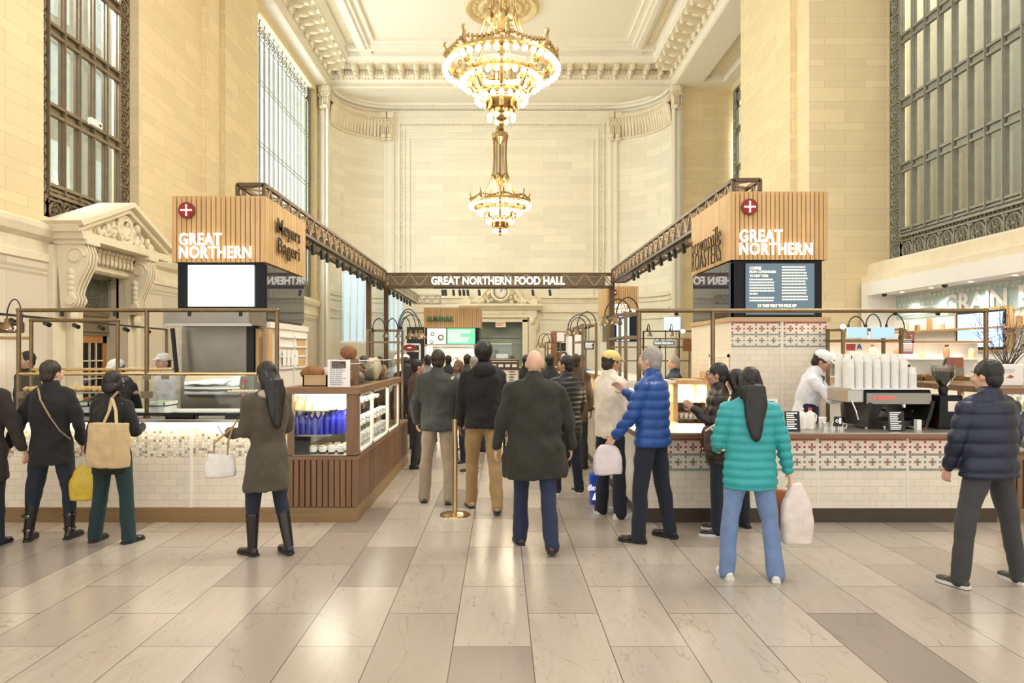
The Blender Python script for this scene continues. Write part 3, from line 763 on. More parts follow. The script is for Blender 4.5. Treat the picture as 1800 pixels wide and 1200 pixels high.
root = thing('exit_sign', 'small exit sign hanging in the back doorway', 'exit sign', (0, YBK-.07, 3.0))
boxo('sign_box', m_cream, -.24, .24, YBK-.10, YBK-.04, 3.0, 3.245, root); text('EXIT', .2, (0,YBK-.105,3.12), FRONT, M('exit_red', (.7,.12,.03), .5), root, bold=.006, width=.36)

# ---- louvred windows in the rounded left corner
for n, (xa, xb, y, z0, z1) in enumerate(((-6.95,-5.75,30.15,2.3,5.4),(-5.35,-4.55,31.7,1.9,5.2))):
    root = D.objects.new('window_%d' % (5+n), None); COL.objects.link(root); root.location = ((xa+xb)/2, y, z0); struct(root)
    mb = MB(); k = 4; w = (xb-xa)/k
    for i in range(k+1): mb.box(xa+i*w-.03, xa+i*w+.03, y-.06, y+.04, z0, z1)
    mb.box(xa-.1, xb+.1, y-.12, y+.04, z0-.1, z0).box(xa, xb, y-.06, y+.04, z1-.06, z1)
    mb.build('frame', m_white, root)
    mb = MB()
    for i in range(40):
        z = z0+.08+i*(z1-z0-.1)/40; mb.bar((xa,y+.0,z),(xb,y+.0,z),.045,.012)
    mb.build('louvres', M('pale_blind', (.62,.68,.66), .5), root)
    boxo('glass', emis('daylight_glow_glass', (.55,.72,.80), .45), xa, xb, y+.03, y+.04, z0, z1, root)  # pane glows by itself, standing in for daylight behind the louvres

# ================================================================ CHANDELIERS
def chandelier(loc, label, grp):
    root = thing('chandelier', label, 'chandelier', (0,0,0), grp)
    mb = MB()   # stem with six curved straps (z measured from ring 1)
    for k in range(6):
        a = k*PI/3+.25; cs, sn = math.cos(a), math.sin(a)
        pr = [(.95,.22),(.62,.42),(.46,.62),(.34,.95),(.26,1.3),(.23,1.8),(.24,2.3),(.27,2.55),(.22,2.7)]
        for off in (-.018,.018): mb.tube([(r*cs-off*sn*2, r*sn+off*cs*2, z) for r, z in pr], .017, 6)
    mb.lathe([(.12,2.95),(.16,2.85),(.10,2.78),(.28,2.7),(.30,2.5),(.2,2.42),(.06,2.3),(.05,1.2),(.17,1.1),(.2,.98),(.15,.85),(.05,.75),(.05,.3),(.16,.2),(.04,.1),(.04,-.9)], n=18)
    for k in range(6): a = k*PI/3+.25; mb.sph((.26*math.cos(a),.26*math.sin(a),2.6),(.06,.06,.12),6,5); mb.sph((.27*math.cos(a),.27*math.sin(a),1.05),(.09,.09,.14),6,5)
    mb.cyl((0,0,2.9),(0,0,7.25),.022,6)
    mb.build('stem', m_gold, root)
    def ring(Rr, z, h, r):
        mb = MB(); mb.lathe([(Rr-.05,z+h*.2),(Rr-.06,z+h),(Rr+.02,z+h),(Rr+.09,z+h*.9),(Rr+.10,z+h*.4),(Rr+.04,z+.02),(Rr-.02,z),(Rr-.05,z+h*.2)], n=48)
        n = int(Rr*36)
        for k in range(n): a = 2*PI*k/n; mb.sph((( Rr+.09)*math.cos(a),(Rr+.09)*math.sin(a),z+h*.9),(.028,.028,.028),5,4)
        return mb
    crown = ring(1.0,.04,.13,0)
    for k in range(8):
        a = k*PI/4+.1; cs, sn = math.cos(a), math.sin(a)
        crown.tube([(1.02*cs,1.02*sn,.16),(1.10*cs,1.10*sn,.24),(1.06*cs,1.06*sn,.36),(1.12*cs,1.12*sn,.44)], [.05,.06,.045,.02], 6)
        crown.sph((1.10*cs,1.10*sn,.45),(.045,.045,.05),6,5)
        for j in range(1,9):
            b = a+PI/4*j/9; sag = .10*math.sin(PI*j/9)
            crown.sph((1.07*math.cos(b),1.07*math.sin(b),.30-sag),(.055,.055,.05),5,4)
    crown.build('upper_crown', m_gold, root)
    specs = [(1.06,0,40,.056),(.72,-.25,28,.052),(.43,-.58,18,.050),(.20,-.92,8,.05)]
    for i, (Rr, z, n, br) in enumerate(specs):
        if i: ring(Rr-.05, z+.02, .10, 0).build('tier_ring', m_gold, root)
        if i < 3:
            R2, z2 = specs[i+1][0], specs[i+1][1]
            for k in range(8):
                mb = MB()
                a = k*PI/4; cs, sn = math.cos(a), math.sin(a)
                pr = [(Rr-.06,z+.04),(Rr-.14,z-.10),(R2+.10,z2+.14),(R2+.02,z2+.16),(R2-.03,z2+.08)]
                mb.tube([(r*cs,r*sn,zz) for r, zz in pr], [.03,.045,.045,.03,.02], 6)
                mb.sph(((Rr-.2)*cs,(Rr-.2)*sn,z-.02),(.06,.06,.07),6,5)
                mb.build('scroll_arm', m_gold, root)
    MB().lathe([(0,-.98),(.10,-.97),(.17,-.88),(.20,-.76),(.28,-.66),(.30,-.60)], n=20).sph((0,0,-1.04),(.05,.05,.07),8,6).build('bowl', m_gold, root)
    MB().lathe([(.70,-.16),(.69,.02),(.66,.02),(.66,-.16)], n=32).build('glass_drum', m_glass, root)
    bm_ = MB().sph((0,0,0),.05,10,7); me0 = None
    for (Rr, z, n, br) in specs:
        for k in range(n):
            a = 2*PI*(k+.5)/n; p = ((Rr+.05)*math.cos(a), (Rr+.05)*math.sin(a), z-.02)
            if me0 is None:
                o = bm_.build('bulb', m_bulb, root); me0 = o.data
            else:
                o = D.objects.new('bulb', me0); COL.objects.link(o); o.parent = root
            o.location = p; s = br/.05; o.scale = (s,s,s*1.15)
    lamp('chandelier_light', 'POINT', (0,0,-.45), 380, (1,.86,.64), .7, parent=root)
    lamp('chandelier_light', 'POINT', (0,0,.75), 270, (1,.86,.64), .5, parent=root)
    root.location = loc
    return root
c1 = chandelier((X(881.5,13.4), 13.4, 7.33), 'larger looking near chandelier with four tiers of lit bulbs', 'chandeliers')
c2 = clone(c1); c2.location = (X(879,25.4), 25.4, 7.24); c2['label'] = 'far chandelier hanging lower in view before the back wall'
# ================================================================ FOOD HALL FIXTURES
YD = 7.17
def slats(mb, a, b, z0, z1, n, th=.035, gap=.18, nrm=(0,-1)):
    """vertical slats from a to b (xy), standing off along nrm"""
    a = Vector(a); b = Vector(b); nv = Vector(nrm); d = (b-a)/n
    for i in range(n):
        p = a+d*(i+gap/2); q = a+d*(i+1-gap/2); p2 = p+nv*th; q2 = q+nv*th
        mb.hexa([(p.x,p.y,z0),(q.x,q.y,z0),(q2.x,q2.y,z0),(p2.x,p2.y,z0),(p.x,p.y,z1),(q.x,q.y,z1),(q2.x,q2.y,z1),(p2.x,p2.y,z1)])
def logo(x, y, z, r, parent):
    mb = MB().lathe([(0,-.012),(r,-.012),(r,.012),(0,.012)], (x,y,z), 28, Matrix.Rotation(R(90),3,'X'))
    o = mb.build('logo_disc', M('logo_dark_red', (.22,.012,.010), .5), parent)
    mb = MB(); d = r*.205
    for i in range(-3,4):
        for j in range(-3,4):
            if i and j and abs(i)+abs(j) <= 4: mb.box(x+i*d-d*.36, x+i*d+d*.36, y-.018, y-.011, z+j*d-d*.36, z+j*d+d*.36)
    mb.build('logo_red_dots', M('logo_bright_red', (.55,.03,.02), .5), o)
    mb = MB()
    for i in range(-3,4):
        for a in {(i,0),(0,i)}: mb.lathe([(0,0),(d*.5,0),(d*.5,.01),(0,.01)], (x+a[0]*d, y-.012, z+a[1]*d), 8, Matrix.Rotation(R(90),3,'X'))
    mb.build('logo_white_cross', m_signw, o)
def slatbox(x0, x1, y0, y1, z0, z1, parent, nf, ns, side):
    """slat clad sign box: core, front slats, side slats on the aisle side"""
    boxo('sign_box_core', m_walnut, x0+.03, x1-.03, y0+.03, y1-.03, z0+.01, z1-.03, parent)
    f = MB(); slats(f, (x0,y0+.03), (x1,y0+.03), z0, z1, nf, .035)
    f.build('front_slats', m_oak, parent)
    for xs, nv in ((x0+.03,(-1,0)),(x1-.03,(1,0))): f = MB(); slats(f, (xs,y0), (xs,y1), z0, z1, ns, .035, nrm=nv); f.build('side_slats', m_oak, parent)
def mosaic_band(x0, x1, y, z1, parent, p=.0262):
    """13 rows of small tiles: red course, red crosses, grey green course, grey crosses"""
    n = int((x1-x0)/p); red = MB(); gr = MB(); e = .0022
    def sq(mb, i, j): mb.box(x0+i*p+e, x0+(i+1)*p-e, y-.003, y, z1-(j+1)*p+e, z1-j*p-e)
    for i in range(n):
        sq(red, i, 0); sq(gr, i, 6); sq(gr, i, 12); k = i%6
        if k == 0:
            for j in (1,3,5): sq(red, i, j)
            for j in (7,9,11): sq(gr, i, j)
        if k == 3:
            for j in (2,4): sq(red, i, j)
            for j in (8,10): sq(gr, i, j)
            sq(gr, i, 3); sq(red, i, 9)
        if k in (2,4): sq(red, i, 3); sq(gr, i, 9)
    red.build('red_mosaic', m_red, parent); gr.build('grey_green_mosaic', m_greent, parent)
# ---- sign tower on the left
YT0, YT1 = 9.1, 10.97
root = thing('sign_tower', 'oak slat tower with blank white screen behind bakery counter', 'sign tower', (-3.76, 10, 0))
lt = root; x0, x1 = -4.38, -3.14
slatbox(x0, x1, YT0, YT1, 2.99, 3.87, root, 19, 26, 1)
logo(X(329,9.08), 9.065, Z(370,9.08), .108, root)
tx = (X(315,9.05)+X(440,9.05))/2
text('GREAT', .2, (X(315,9.05),9.05,Z(420,9.05)), FRONT, m_signw, root, 'great_lettering', .012, .004, 'LEFT', csp=1.12, width=.56, height=.165)
text('NORTHERN', .2, (X(315,9.05),9.05,Z(443,9.05)), FRONT, m_signw, root, 'northern_lettering', .012, .004, 'LEFT', csp=1.12, width=.955, height=.165)
text('Meyers', .2, (-3.10,10.02,Z(411,10.02)), RIGHTF, m_carve, root, 'meyers_lettering', .006, .002, csp=1.1, width=1.06, height=.27)
text('Bageri', .2, (-3.10,10.02,Z(443,10.02)), RIGHTF, m_carve, root, 'bageri_lettering', .006, .002, csp=1.1, width=1.0, height=.27)
for (ty, tz) in ((9.72,.0),): pass
boxo('screen_housing', m_blackg, x0+.05, x1-.02, YT0+.06, YT1-.1, 2.20, 2.99, root)
o = boxo('screen', m_scrw, X(331,9.13), X(446,9.13), 9.12, 9.15, Z(538,9.13), Z(466,9.13), root)
o['label'] = 'glowing blank white screen'
m_mirror = M('dark_mirror_glass', (.05,.055,.075), .02, .35, var=.05, spec=1)
boxo('mirror_panel', m_mirror, x1-.03, x1-.005, YT0+.1, YT1-.05, 2.24, 2.97, root)
boxo('tower_body', m_tilew, x0, x1-.02, YT0+.12, YT1, 0, 2.12, root)
boxo('top_trim', m_whitew, x1-.12, x1+.04, YT0+.1, YT1+.05, 2.12, 2.20, root)
sh = MB(); ws = boxo('cubby_panel', m_whitew, x1-.02, x1+.02, 9.5, YT1, 0, 2.12, root)
for z in (1.55, 1.72, 1.86, 2.0): sh.box(x1+.02, x1+.05, 9.55, 10.9, z, z+.02)
for y in (9.55, 10.25, 10.9): sh.box(x1+.02, x1+.05, y-.02, y+.02, 1.3, 2.08)
sh.build('shelf', m_white, root); 
for z in (1.57,1.74,1.88): boxo('cubby', m_oak, x1+.012, x1+.03, 10.45, 10.88, z, z+.11, root)
for i in range(4): boxo('leaflet', m_paper, x1+.045, x1+.052, 9.7+i*.19, 9.84+i*.19, 1.6, 1.82, root)
# hood and steel cabinet in front of it
root = thing('range_hood', 'stainless steel hood over brushed steel backsplash below the white screen', 'range hood', (-3.76, 8.9, 0))
mb = MB().prism([(8.55,Z(571,8.6)),(8.55,Z(546,8.6)),(9.2,2.36),(9.2,Z(571,8.6))], 'x', X(291,8.6), X(440,8.6)); mb.build('hood', m_steelh, root)
boxo('hood_lip', m_steel, X(289,8.5), X(441,8.5), 8.50, 8.56, Z(573,8.5), Z(568,8.5), root)
boxo('backsplash', m_steelh, X(321,9.15), X(437,9.15), 9.13, 9.2, .9, 2.14, root)
mb = MB().box(X(438,9.1), X(450,9.1), 9.0, 9.2, 0, 2.3).build('black_duct', m_black, root)
mb = MB().bar((X(303,8.9),8.9,2.1),(X(311,8.9),8.9,1.5),.04,.04).build('strut', m_black, root)
for px_ in (452,470): MB().box(X(px_,9.05)-.02,X(px_,9.05)+.02,9.05,9.2,.9,2.1).build('wood_post', m_oak, root)
# warming cabinet with chrome
root = thing('warming_cabinet', 'chrome warming cabinet with reflecting drum behind the bakery glass', 'cabinet', (X(380,8.6), 8.7, 0))
boxo('cabinet_body', m_steelh, X(320,8.6), X(450,8.6), 8.55, 9.0, 0, Z(660,8.6), root, .01)
mb = MB().lathe([(0,-.34),(.16,-.34),(.17,0),(.16,.34),(0,.34)], (X(376,8.45),8.55,Z(676,8.5)), 20, Matrix.Rotation(R(90),3,'Y')); mb.build('chrome_drum', m_chrome, root)
for k in range(5): MB().box(X(425,8.5)-.03,X(425,8.5)+.03,8.5,8.55,Z(672,8.5)-k*.06,Z(672,8.5)-k*.06+.035).build('indicator', m_redp if k%2==0 else m_brassb, root)

# ---- bakery counter
xa, xb = -5.25, X(505,YD)
root = thing('bakery_counter', 'long tiled bakery counter with glass guard and brass pipe frame', 'counter', ((xa+xb)/2, 7.6, 0))
boxo('kick_board', m_kick, -6.2, xb, YD, 8.0, 0, .155, root)
boxo('end_panel', m_kick, -6.2, xa, YD+.01, 8.05, .155, 1.06, root)
boxo('subway_tile_front', m_tilew, xa, xb, YD+.02, 8.05, .155, .675, root)
boxo('mosaic_front', m_mosaic, xa, xb, YD+.022, 8.05, .675, 1.03, root)
for px_ in (335,): boxo('tile_joint', m_white, X(px_,YD)-.012, X(px_,YD)+.012, YD+.005, YD+.03, .155, 1.04, root)
boxo('led_strip', m_led, xa, xb, YD+.03, YD+.045, 1.030, 1.045, root)
boxo('countertop', m_steel, -6.2, xb, YD-.09, 8.1, 1.055, 1.09, root, .004)
boxo('inner_deck', m_white, -6.2, xb, 7.7, 8.1, 1.09, 1.12, root)
boxo('glass_guard', m_glass, xa+.1, xb-.1, 7.25, 7.258, 1.12, 1.53, root)
boxo('glass_shelf', m_glass, xa+.1, xb-.1, 7.3, 7.85, Z(691,7.5), Z(689.5,7.5), root)
boxo('dark_rail', m_black, xa+.1, xb-.05, 7.22, 7.25, 1.115, 1.145, root)
for px_ in (205,258,290): boxo('glass_clamp', m_bronzed, X(px_,7.25)-.03, X(px_,7.25)+.03, 7.23, 7.28, 1.50, 1.54, root)
boxo('glass_clamp', m_bronzed, X(258,7.25)-.05, X(258,7.25)+.05, 7.22, 7.28, 1.30, 1.37, root); boxo('glass_clamp', m_bronzed, X(36,7.25)-.02, X(36,7.25)+.05, 7.22, 7.28, 1.30, 1.37, root)
ld = lamp('bakery_led', 'AREA', ((xa+xb)/2, YD-.02, 1.045), 5, (1,.90,.68), 2.9, .05, (R(18),0,0), parent=root)
# brass pipe frame
def pipe_frame(name, label, posts, y, z0s, ztop, rails, grp=None, r=.022, mat=None):
    root = thing(name, label, 'pipe frame', (sum(posts)/len(posts), y, z0s[0]), grp)
    for x, z0 in zip(posts, z0s):
        p = MB().cyl((x,y,z0),(x,y,ztop),r,12); p.build('post', mat or m_brass, root)
        MB().cyl((x,y,z0),(x,y,z0+.03),r*1.6,12).build('flange', mat or m_brass, root)
    e = MB().cyl((min(posts),y,ztop),(max(posts),y,ztop),r,12).sph((min(posts),y,ztop),r*1.25,10,8).sph((max(posts),y,ztop),r*1.25,10,8)
    e.build('top_rail', mat or m_brass, root)
    for (a, b, z) in rails: MB().cyl((a,y,z),(b,y,z),r*.85,10).build('rail', mat or m_brassb, root)
    return root
pp = [X(33,7.3), X(258,7.3), X(487,7.3)]
fr = pipe_frame('brass_pipe_frame', 'brass pipe frame rising from the front of the bakery counter', pp, 7.3, [1.09]*3, Z(545,7.3), [(pp[0],pp[2]-.15,Z(657,7.3))])
for px_ in (109,202,333,423): MB().cyl((X(px_,7.3),7.3,Z(548,7.3)),(X(px_,7.3),7.3,Z(554,7.3)-.01),.02,8).build('spot_head', m_black, fr)
q = [X(55,8.3), X(207,8.3), X(290,8.3)]
pipe_frame('brass_pipe_frame', 'thinner brass pipe frame behind the bakery counter in front of wooden door', q[:2], 8.3, [0,0], Z(563,8.3), [(q[0],q[2]+.1,Z(649,8.3)),(-6.3,q[0],Z(594,8.3))])
root = thing('track_light', 'black wall track with small lamps running beside the pedimented door', 'track light', (-6.5, 11, 2.2))
MB().bar((-6.3,8.4,2.27),(-6.75,13.8,2.25),.035,.03).build('track', m_black, root)
MB().cyl((-6.75,13.8,0),(-6.75,13.8,2.25),.03,8).build('track_post', m_bronzed, root)
for t in (.08,.22,.36,.50,.66,.82): 
    p = Vector((-6.3-.45*t, 8.4+5.4*t, 2.2)); MB().cyl(p, p+Vector((.1,-.06,-.03)), .035, 8).build('lamp_head', m_black, root)
# things behind/inside the guard
rnd_ = random.Random(11)
def lump(name, label, cat, c, r, mat, grp=None, seed=0, parent=None, amp=.25):
    mb = MB().sph((0,0,0), 1, 12, 8); rr = random.Random(seed)
    o_ = Vector((rr.random()*9, rr.random()*9, 0)); mb.v = [tuple(Vector((v[0]*r[0],v[1]*r[1],max(v[2],-.75)*r[2]))*(1+amp*noise.noise(Vector(v)*1.7+o_))) for v in mb.v]
    zz = min(v[2] for v in mb.v); mb.v = [(v[0]+c[0],v[1]+c[1],v[2]-zz+c[2]) for v in mb.v]
    o = mb.build(name, mat, parent)
    if not parent: tag(o, label, cat, grp)
    return o
zs = Z(689.5,7.5)
tr = thing('pastry_tray', 'steel tray of golden pastries on left half of the glass shelf', 'tray', (X(110,7.5),7.55,zs)); boxo('tray', m_steel, X(45,7.5), X(190,7.5), 7.38, 7.75, zs, zs+.012, tr)
first = None
for i in range(15):
    for j in range(2):
        c = (X(52,7.5)+i*.058+rnd_.uniform(-.006,.006), 7.46+j*.16, zs+.012)
        lump('pastry', 'small golden pastry on the steel tray behind the glass guard', 'pastry', c, (.028,.055,.030), m_breadl, 'pastries on the left glass shelf tray', i*2+j)
for i in range(9):
    for j in range(2): lump('cookie', 'pale round biscuit on the right end of the glass shelf', 'biscuit', (X(408,7.5)+i*.036, 7.42+j*.12, zs), (.018,.03,.016), m_flour, 'biscuits on the right end of the glass shelf', 60+i*2+j)
def tray(name, label, cat, x0, x1, y0, y1, z, mat, food, fm, n, fr=(.03,.03,.02)):
    r_ = thing(name, label, cat, ((x0+x1)/2,(y0+y1)/2,z))
    mb = MB().box(x0,x1,y0,y1,z,z+.01).box(x0,x1,y0,y0+.01,z,z+.045).box(x0,x1,y1-.01,y1,z,z+.045).box(x0,x0+.01,y0,y1,z,z+.045).box(x1-.01,x1,y0,y1,z,z+.045)
    mb.build('dish', mat, r_)
    if z == 1.20: boxo('riser', m_white, x0+.01, x1-.01, y0+.02, y1-.02, 1.12, z, r_)
    for i in range(n): lump(food, None, None, (rnd_.uniform(x0+.03,x1-.03), rnd_.uniform(y0+.03,y1-.03), z+.01), fr, fm, seed=100+i, parent=r_, amp=.4)
m_salad = M('green_salad', (.36,.50,.10), .6, var=.5, scale=40)
tray('serving_dish', 'white dish of green salad behind the guard at left', 'dish', X(128,7.5), X(165,7.5), 7.40, 7.72, 1.20, m_white, 'salad_leaf', m_salad, 12)
tray('serving_dish', 'white dish of pale fillings beside the salad dish', 'dish', X(172,7.5), X(200,7.5), 7.40, 7.72, 1.20, m_white, 'filling', m_flour, 8)
tray('serving_dish', 'dish of green and yellow garnish right of the middle pipe post', 'dish', X(268,7.5), X(297,7.5), 7.40, 7.72, 1.20, m_white, 'garnish', m_salad, 10)
tray('black_tray', 'shallow black tray lying near the right end of bakery counter', 'tray', X(305,7.3), X(355,7.3), 7.12, 7.22, 1.09, m_black, 'crumb', m_choc, 3, (.02,.02,.01))
def tilted_card(name, label, cat, px0, px1, py0, py1, Y, mat, tm=None, lines=0, lean=.15, base=None, txt=None, th=.012):
    x0_, x1_ = X(px0,Y), X(px1,Y); z1 = Z(py0,Y); z0 = base if base is not None else Z(py1,Y); h = z1-z0
    r_ = thing(name, label, cat, ((x0_+x1_)/2, Y, z0))
    MB().prism([(Y,z0),(Y+th,z0),(Y+th+h*lean,z1),(Y+h*lean,z1)], 'x', x0_, x1_).build('board', mat, r_)
    if lines:
        mb = MB(); rr = random.Random(int(px0))
        for i in range(lines):
            z = z1-h*(i+1)/(lines+1.2); yy = Y+(z-z0)*lean; w = (x1_-x0_)*(.55+.25*rr.random()); xs = x0_+(x1_-x0_)*.1
            while xs < x0_+w+.0:
                wl_ = (x1_-x0_)*rr.uniform(.05,.12); mb.box(xs, xs+wl_, yy-.006, yy-.001, z, z+h/(lines+1.2)*.4); xs += wl_*1.35
        mb.build('writing', tm, r_)
    if txt:
        for (s, zf, w, hh, m_) in txt: text(s, .1, ((x0_+x1_)/2, Y+h*zf*lean-.003, z0+h*zf), (R(90)-math.atan(lean),0,0), m_, r_, 'writing', .001, 0, width=w*(x1_-x0_), height=hh*h)
    return r_
boxo_ = boxo('card_reader', m_black, X(402,7.2), X(424,7.2), 7.10, 7.2, 1.09, 1.15); tag(boxo_, 'small black card terminal on the bakery counter beside olive coat woman', 'card terminal')

# ---- wooden display case
cx0, cx1, cy1 = X(505,YD), X(628,YD)-.0, 10.2
root = thing('display_case', 'walnut framed glass case of bottles and bread at the aisle corner', 'display case', ((cx0+cx1)/2, 8.6, 0))
boxo('kick_board', m_kick, cx0, cx1, YD, 11.1, 0, .155, root)
boxo('base_core', m_walnut, cx0, cx1-.04, YD+.04, 11.05, .155, .66, root)
mb = MB(); slats(mb, (cx0,YD+.045), (cx1-.0,YD+.045), .16, .655, 12, .04, .22); mb.build('front_slats', m_walnut, root)
mb = MB(); slats(mb, (cx1-.045,YD+.01), (cx1-.045,11.08), .16, .655, 62, .04, .35, nrm=(1,0)); mb.build('side_slats', m_walnut, root)
boxo('bottom_rail', m_walnutx, cx0, cx1, YD, 11.1, .655, .70, root)
boxo('corner_post', m_walnut, cx1-.115, cx1, YD, YD+.13, .70, 1.345, root); boxo('rear_post', m_walnut, cx1-.08, cx1, cy1-.06, cy1, .70, 1.345, root); boxo('left_post', m_walnut, cx0, cx0+.05, YD, YD+.08, .70, 1.345, root)
boxo('wood_top', m_walnutx, cx0-.02, cx1+.02, YD-.02, cy1+.05, 1.345, 1.42, root, .004)
boxo('case_back', m_whitew, cx0-.02, cx0, YD+.1, cy1, .70, 1.345, root)
boxo('case_floor', m_steel, cx0, cx1, YD, cy1, .695, .705, root)
for y0_, y1_ in ((7.33,8.07),(8.10,9.16),(9.2,10.12)):
    mb = MB(); 
    for q in ((y0_,.71,y0_+.03,1.34),(y1_-.03,.71,y1_,1.34),(y0_,.71,y1_,.735),(y0_,1.315,y1_,1.34)): mb.box(cx1-.03, cx1-.005, q[0],q[2],q[1],q[3])
    mb.build('pane_frame', m_cream, root); boxo('side_glass', m_glass, cx1-.02, cx1-.015, y0_, y1_, .71, 1.34, root)
boxo('front_glass', m_glass, cx0+.05, cx1-.115, YD+.02, YD+.026, .71, 1.34, root)
sa_ = 1.165; sb_ = .90
boxo('shelf', m_steel, cx0+.03, X(588,7.6), 7.30, 9.8, sa_-.012, sa_, root); boxo('shelf', m_steel, cx0+.03, X(590,7.6), 7.30, 9.8, sb_-.012, sb_, root)
boxo('led_strip', m_led, cx0+.06, cx1-.12, YD+.06, YD+.08, 1.325, 1.345, root)
lamp('case_led', 'AREA', ((cx0+cx1)/2, 8.6, 1.33), 30, (1,.95,.82), .5, 2.4, parent=root); lamp('case_led', 'AREA', ((cx0+cx1)/2+.1, 7.4, 1.33), 9, (1,.95,.82), .5, .2, parent=root)
def bottle_mb(c, r, h, neck=.3, n=14):
    return MB().lathe([(0,0),(r*.95,0),(r,.01),(r,h*(.60)),(r*.85,h*.68),(r*neck,h*.82),(r*neck,h*.97),(r*neck*1.2,h*.975),(r*neck*1.2,h),(0,h)], c, n)
pb = bottle_mb((0,0,0),.037,.255).build('blue_bottle', m_blueg); first = True
for j in range(4):
    for i in range(8):
        if j > 0 and i < 4: continue
        o = pb if first else clone(pb); first = False
        o.location = (X(522,7.42)+i*.066+j*.012, 7.42+j*.14, sb_)
        tag(o, 'cobalt blue glass bottle on the middle shelf of the corner case', 'bottle', 'blue bottles in the corner case')
MB_ = bottle_mb((0,0,0),.040,.14,.55); pb = MB_.build('juice_bottle', m_yell); first = True
lid = MB().cyl((0,0,.137),(0,0,.158),.024,10); l_ = lid.build('cap', m_chrome, pb)
for j in range(2):
    for i in range(6):
        o = pb if first else clone(pb); first = False
        o.location = (X(525,7.42)+i*.092, 7.42+j*.14, sa_)
        tag(o, 'squat bottle of pale yellow juice on the top shelf of corner case', 'bottle', 'juice bottles in the corner case')
pj = MB().lathe([(0,0),(.030,0),(.038,.02)],(0,0,0),12).build('pudding_jar', m_choc); first = True
MB().lathe([(.038,.02),(.041,.065),(.036,.07),(0,.07)],(0,0,0),12).build('cream_layer', m_white, pj); lump('crumble', None, None, (0,0,.068), (.034,.034,.012), m_flour, seed=4, parent=pj)
for j in range(3):
    for i in range(4):
        o = pj if first else clone(pj); first = False
        o.location = (X(553,7.35)+i*.098, 7.30+j*.13, .705)
        tag(o, 'small glass jar of layered cream dessert on the case floor', 'dessert jar', 'dessert jars in the corner case')
def stacks(kind, label, cat, grp, rows, mk_):
    base = mk_(); f = True
    for p in rows:
        o = base if f else clone(base); f = False; o.location = p; tag(o, label, cat, grp)
def sandwich():
    return MB().box(-.05,.05,-.06,.06,0,.05).build('wrapped_sandwich', m_paper, None, .012)
stacks('s', 'white paper wrapped sandwich stacked behind the side glass', 'sandwich', 'wrapped sandwiches in the corner case',
  [(-1.70, 8.15+i*.24, z) for i in range(8) for z in (.705,.76,.912,.967)]+[(-1.72, 8.15+i*.24, 1.17) for i in range(6)], sandwich)
# on top of the case
zt = 1.42
tilted_card('notice_stand', 'white menu notice with small dark photo on corner case top', 'notice', 576, 615, 632, 680, 7.22, m_paper, M('grey_print', (.35,.33,.3), .7), 13, .02, zt)
boxo_ = boxo('notice_photo', m_choc, X(582,7.2), X(607,7.2), 7.222, 7.228, Z(647,7.22), Z(635,7.22)); boxo_.parent = D.objects['notice_stand']; boxo_.location = boxo_.location-D.objects['notice_stand'].location
root = thing('bread_crate', 'plain wooden crate with open front corner left of the notice', 'crate', (X(553,7.35),7.45,zt))
mb = MB(); xq0, xq1 = X(533,7.35), X(576,7.35); 
mb.box(xq0,xq1,7.33,7.345,zt,zt+.12).box(xq0,xq1,7.66,7.675,zt,zt+.12).box(xq0,xq0+.015,7.33,7.675,zt,zt+.12).box(xq1-.015,xq1,7.33,7.675,zt,zt+.12).box(xq0,xq1,7.33,7.675,zt,zt+.012)
mb.build('crate_boards', m_oakx, root)
lump('bread_loaf', 'large brown crusty loaf in the wooden crate', 'bread', (X(549,7.45),7.47,zt+.06), (.125,.10,.085), m_bread, seed=21, amp=.35)
lump('bread_loaf', 'round pale floured loaf leaning behind the crate loaf', 'bread', (X(571,7.5),7.56,zt+.06), (.075,.06,.075), m_flour, seed=22)
root = thing('acrylic_bread_box', 'clear acrylic box of dark loaves beside the notice', 'bread box', (X(640,7.9)-.2,7.9,zt))
def acrylic(root, x0,x1,y0,y1,z0,z1):
    t_=.006; MB().box(x0,x1,y0,y0+t_,z0,z1).build('acrylic_side', m_glass, root); MB().box(x0,x1,y1-t_,y1,z0,z1).build('acrylic_side', m_glass, root); MB().box(x0,x0+t_,y0,y1,z0,z1).build('acrylic_side', m_glass, root); MB().box(x1-t_,x1,y0,y1,z0,z1).build('acrylic_side', m_glass, root); MB().box(x0,x1,y0,y1,z0,z0+.004).build('acrylic_floor', m_glass, root)
    MB().tube([(x0,y0,z1),(x1,y0,z1),(x1,y1,z1),(x0,y1,z1)], .005, 5, True).build('polished_rim', m_chrome, root)
acrylic(root, -1.90, -1.56, 7.55, 8.4, zt, zt+.24)
root = thing('acrylic_bread_box', 'clear acrylic box of round seeded loaves farther along the corner case', 'bread box', (-1.7,9.2,zt)); acrylic(root, -1.85, -1.53, 8.75, 9.9, zt, zt+.26)
for i, (x, y, z, r, m_, l_) in enumerate(((-1.74,7.75,.01,(.11,.12,.10),m_bread,'dark loaf at the near end of the first acrylic box'),(-1.72,8.1,.01,(.12,.13,.11),m_bread,'dark round loaf at the far end of the first acrylic box'),
    (-1.68,9.0,.01,(.11,.12,.16),m_flour,'upright floured sourdough loaf in the far acrylic box'),(-1.68,9.35,.01,(.11,.12,.11),m_bread,'brown seeded loaf in middle of far acrylic box'),(-1.68,9.7,.01,(.09,.10,.09),m_flour,'pale loaf at the far end of the far acrylic box'))):
    lump('bread_loaf', l_, 'bread', (x,y,zt+z), r, m_, seed=31+i, amp=.3)
root = thing('loaf_pedestal', 'low dark stand behind the notice holding a big loaf', 'stand', (X(610,7.7),7.75,zt))
boxo('stand_block', m_walnut, X(596,7.7), X(624,7.7)-.0, 7.70, 7.9, zt, Z(631,7.7), root)
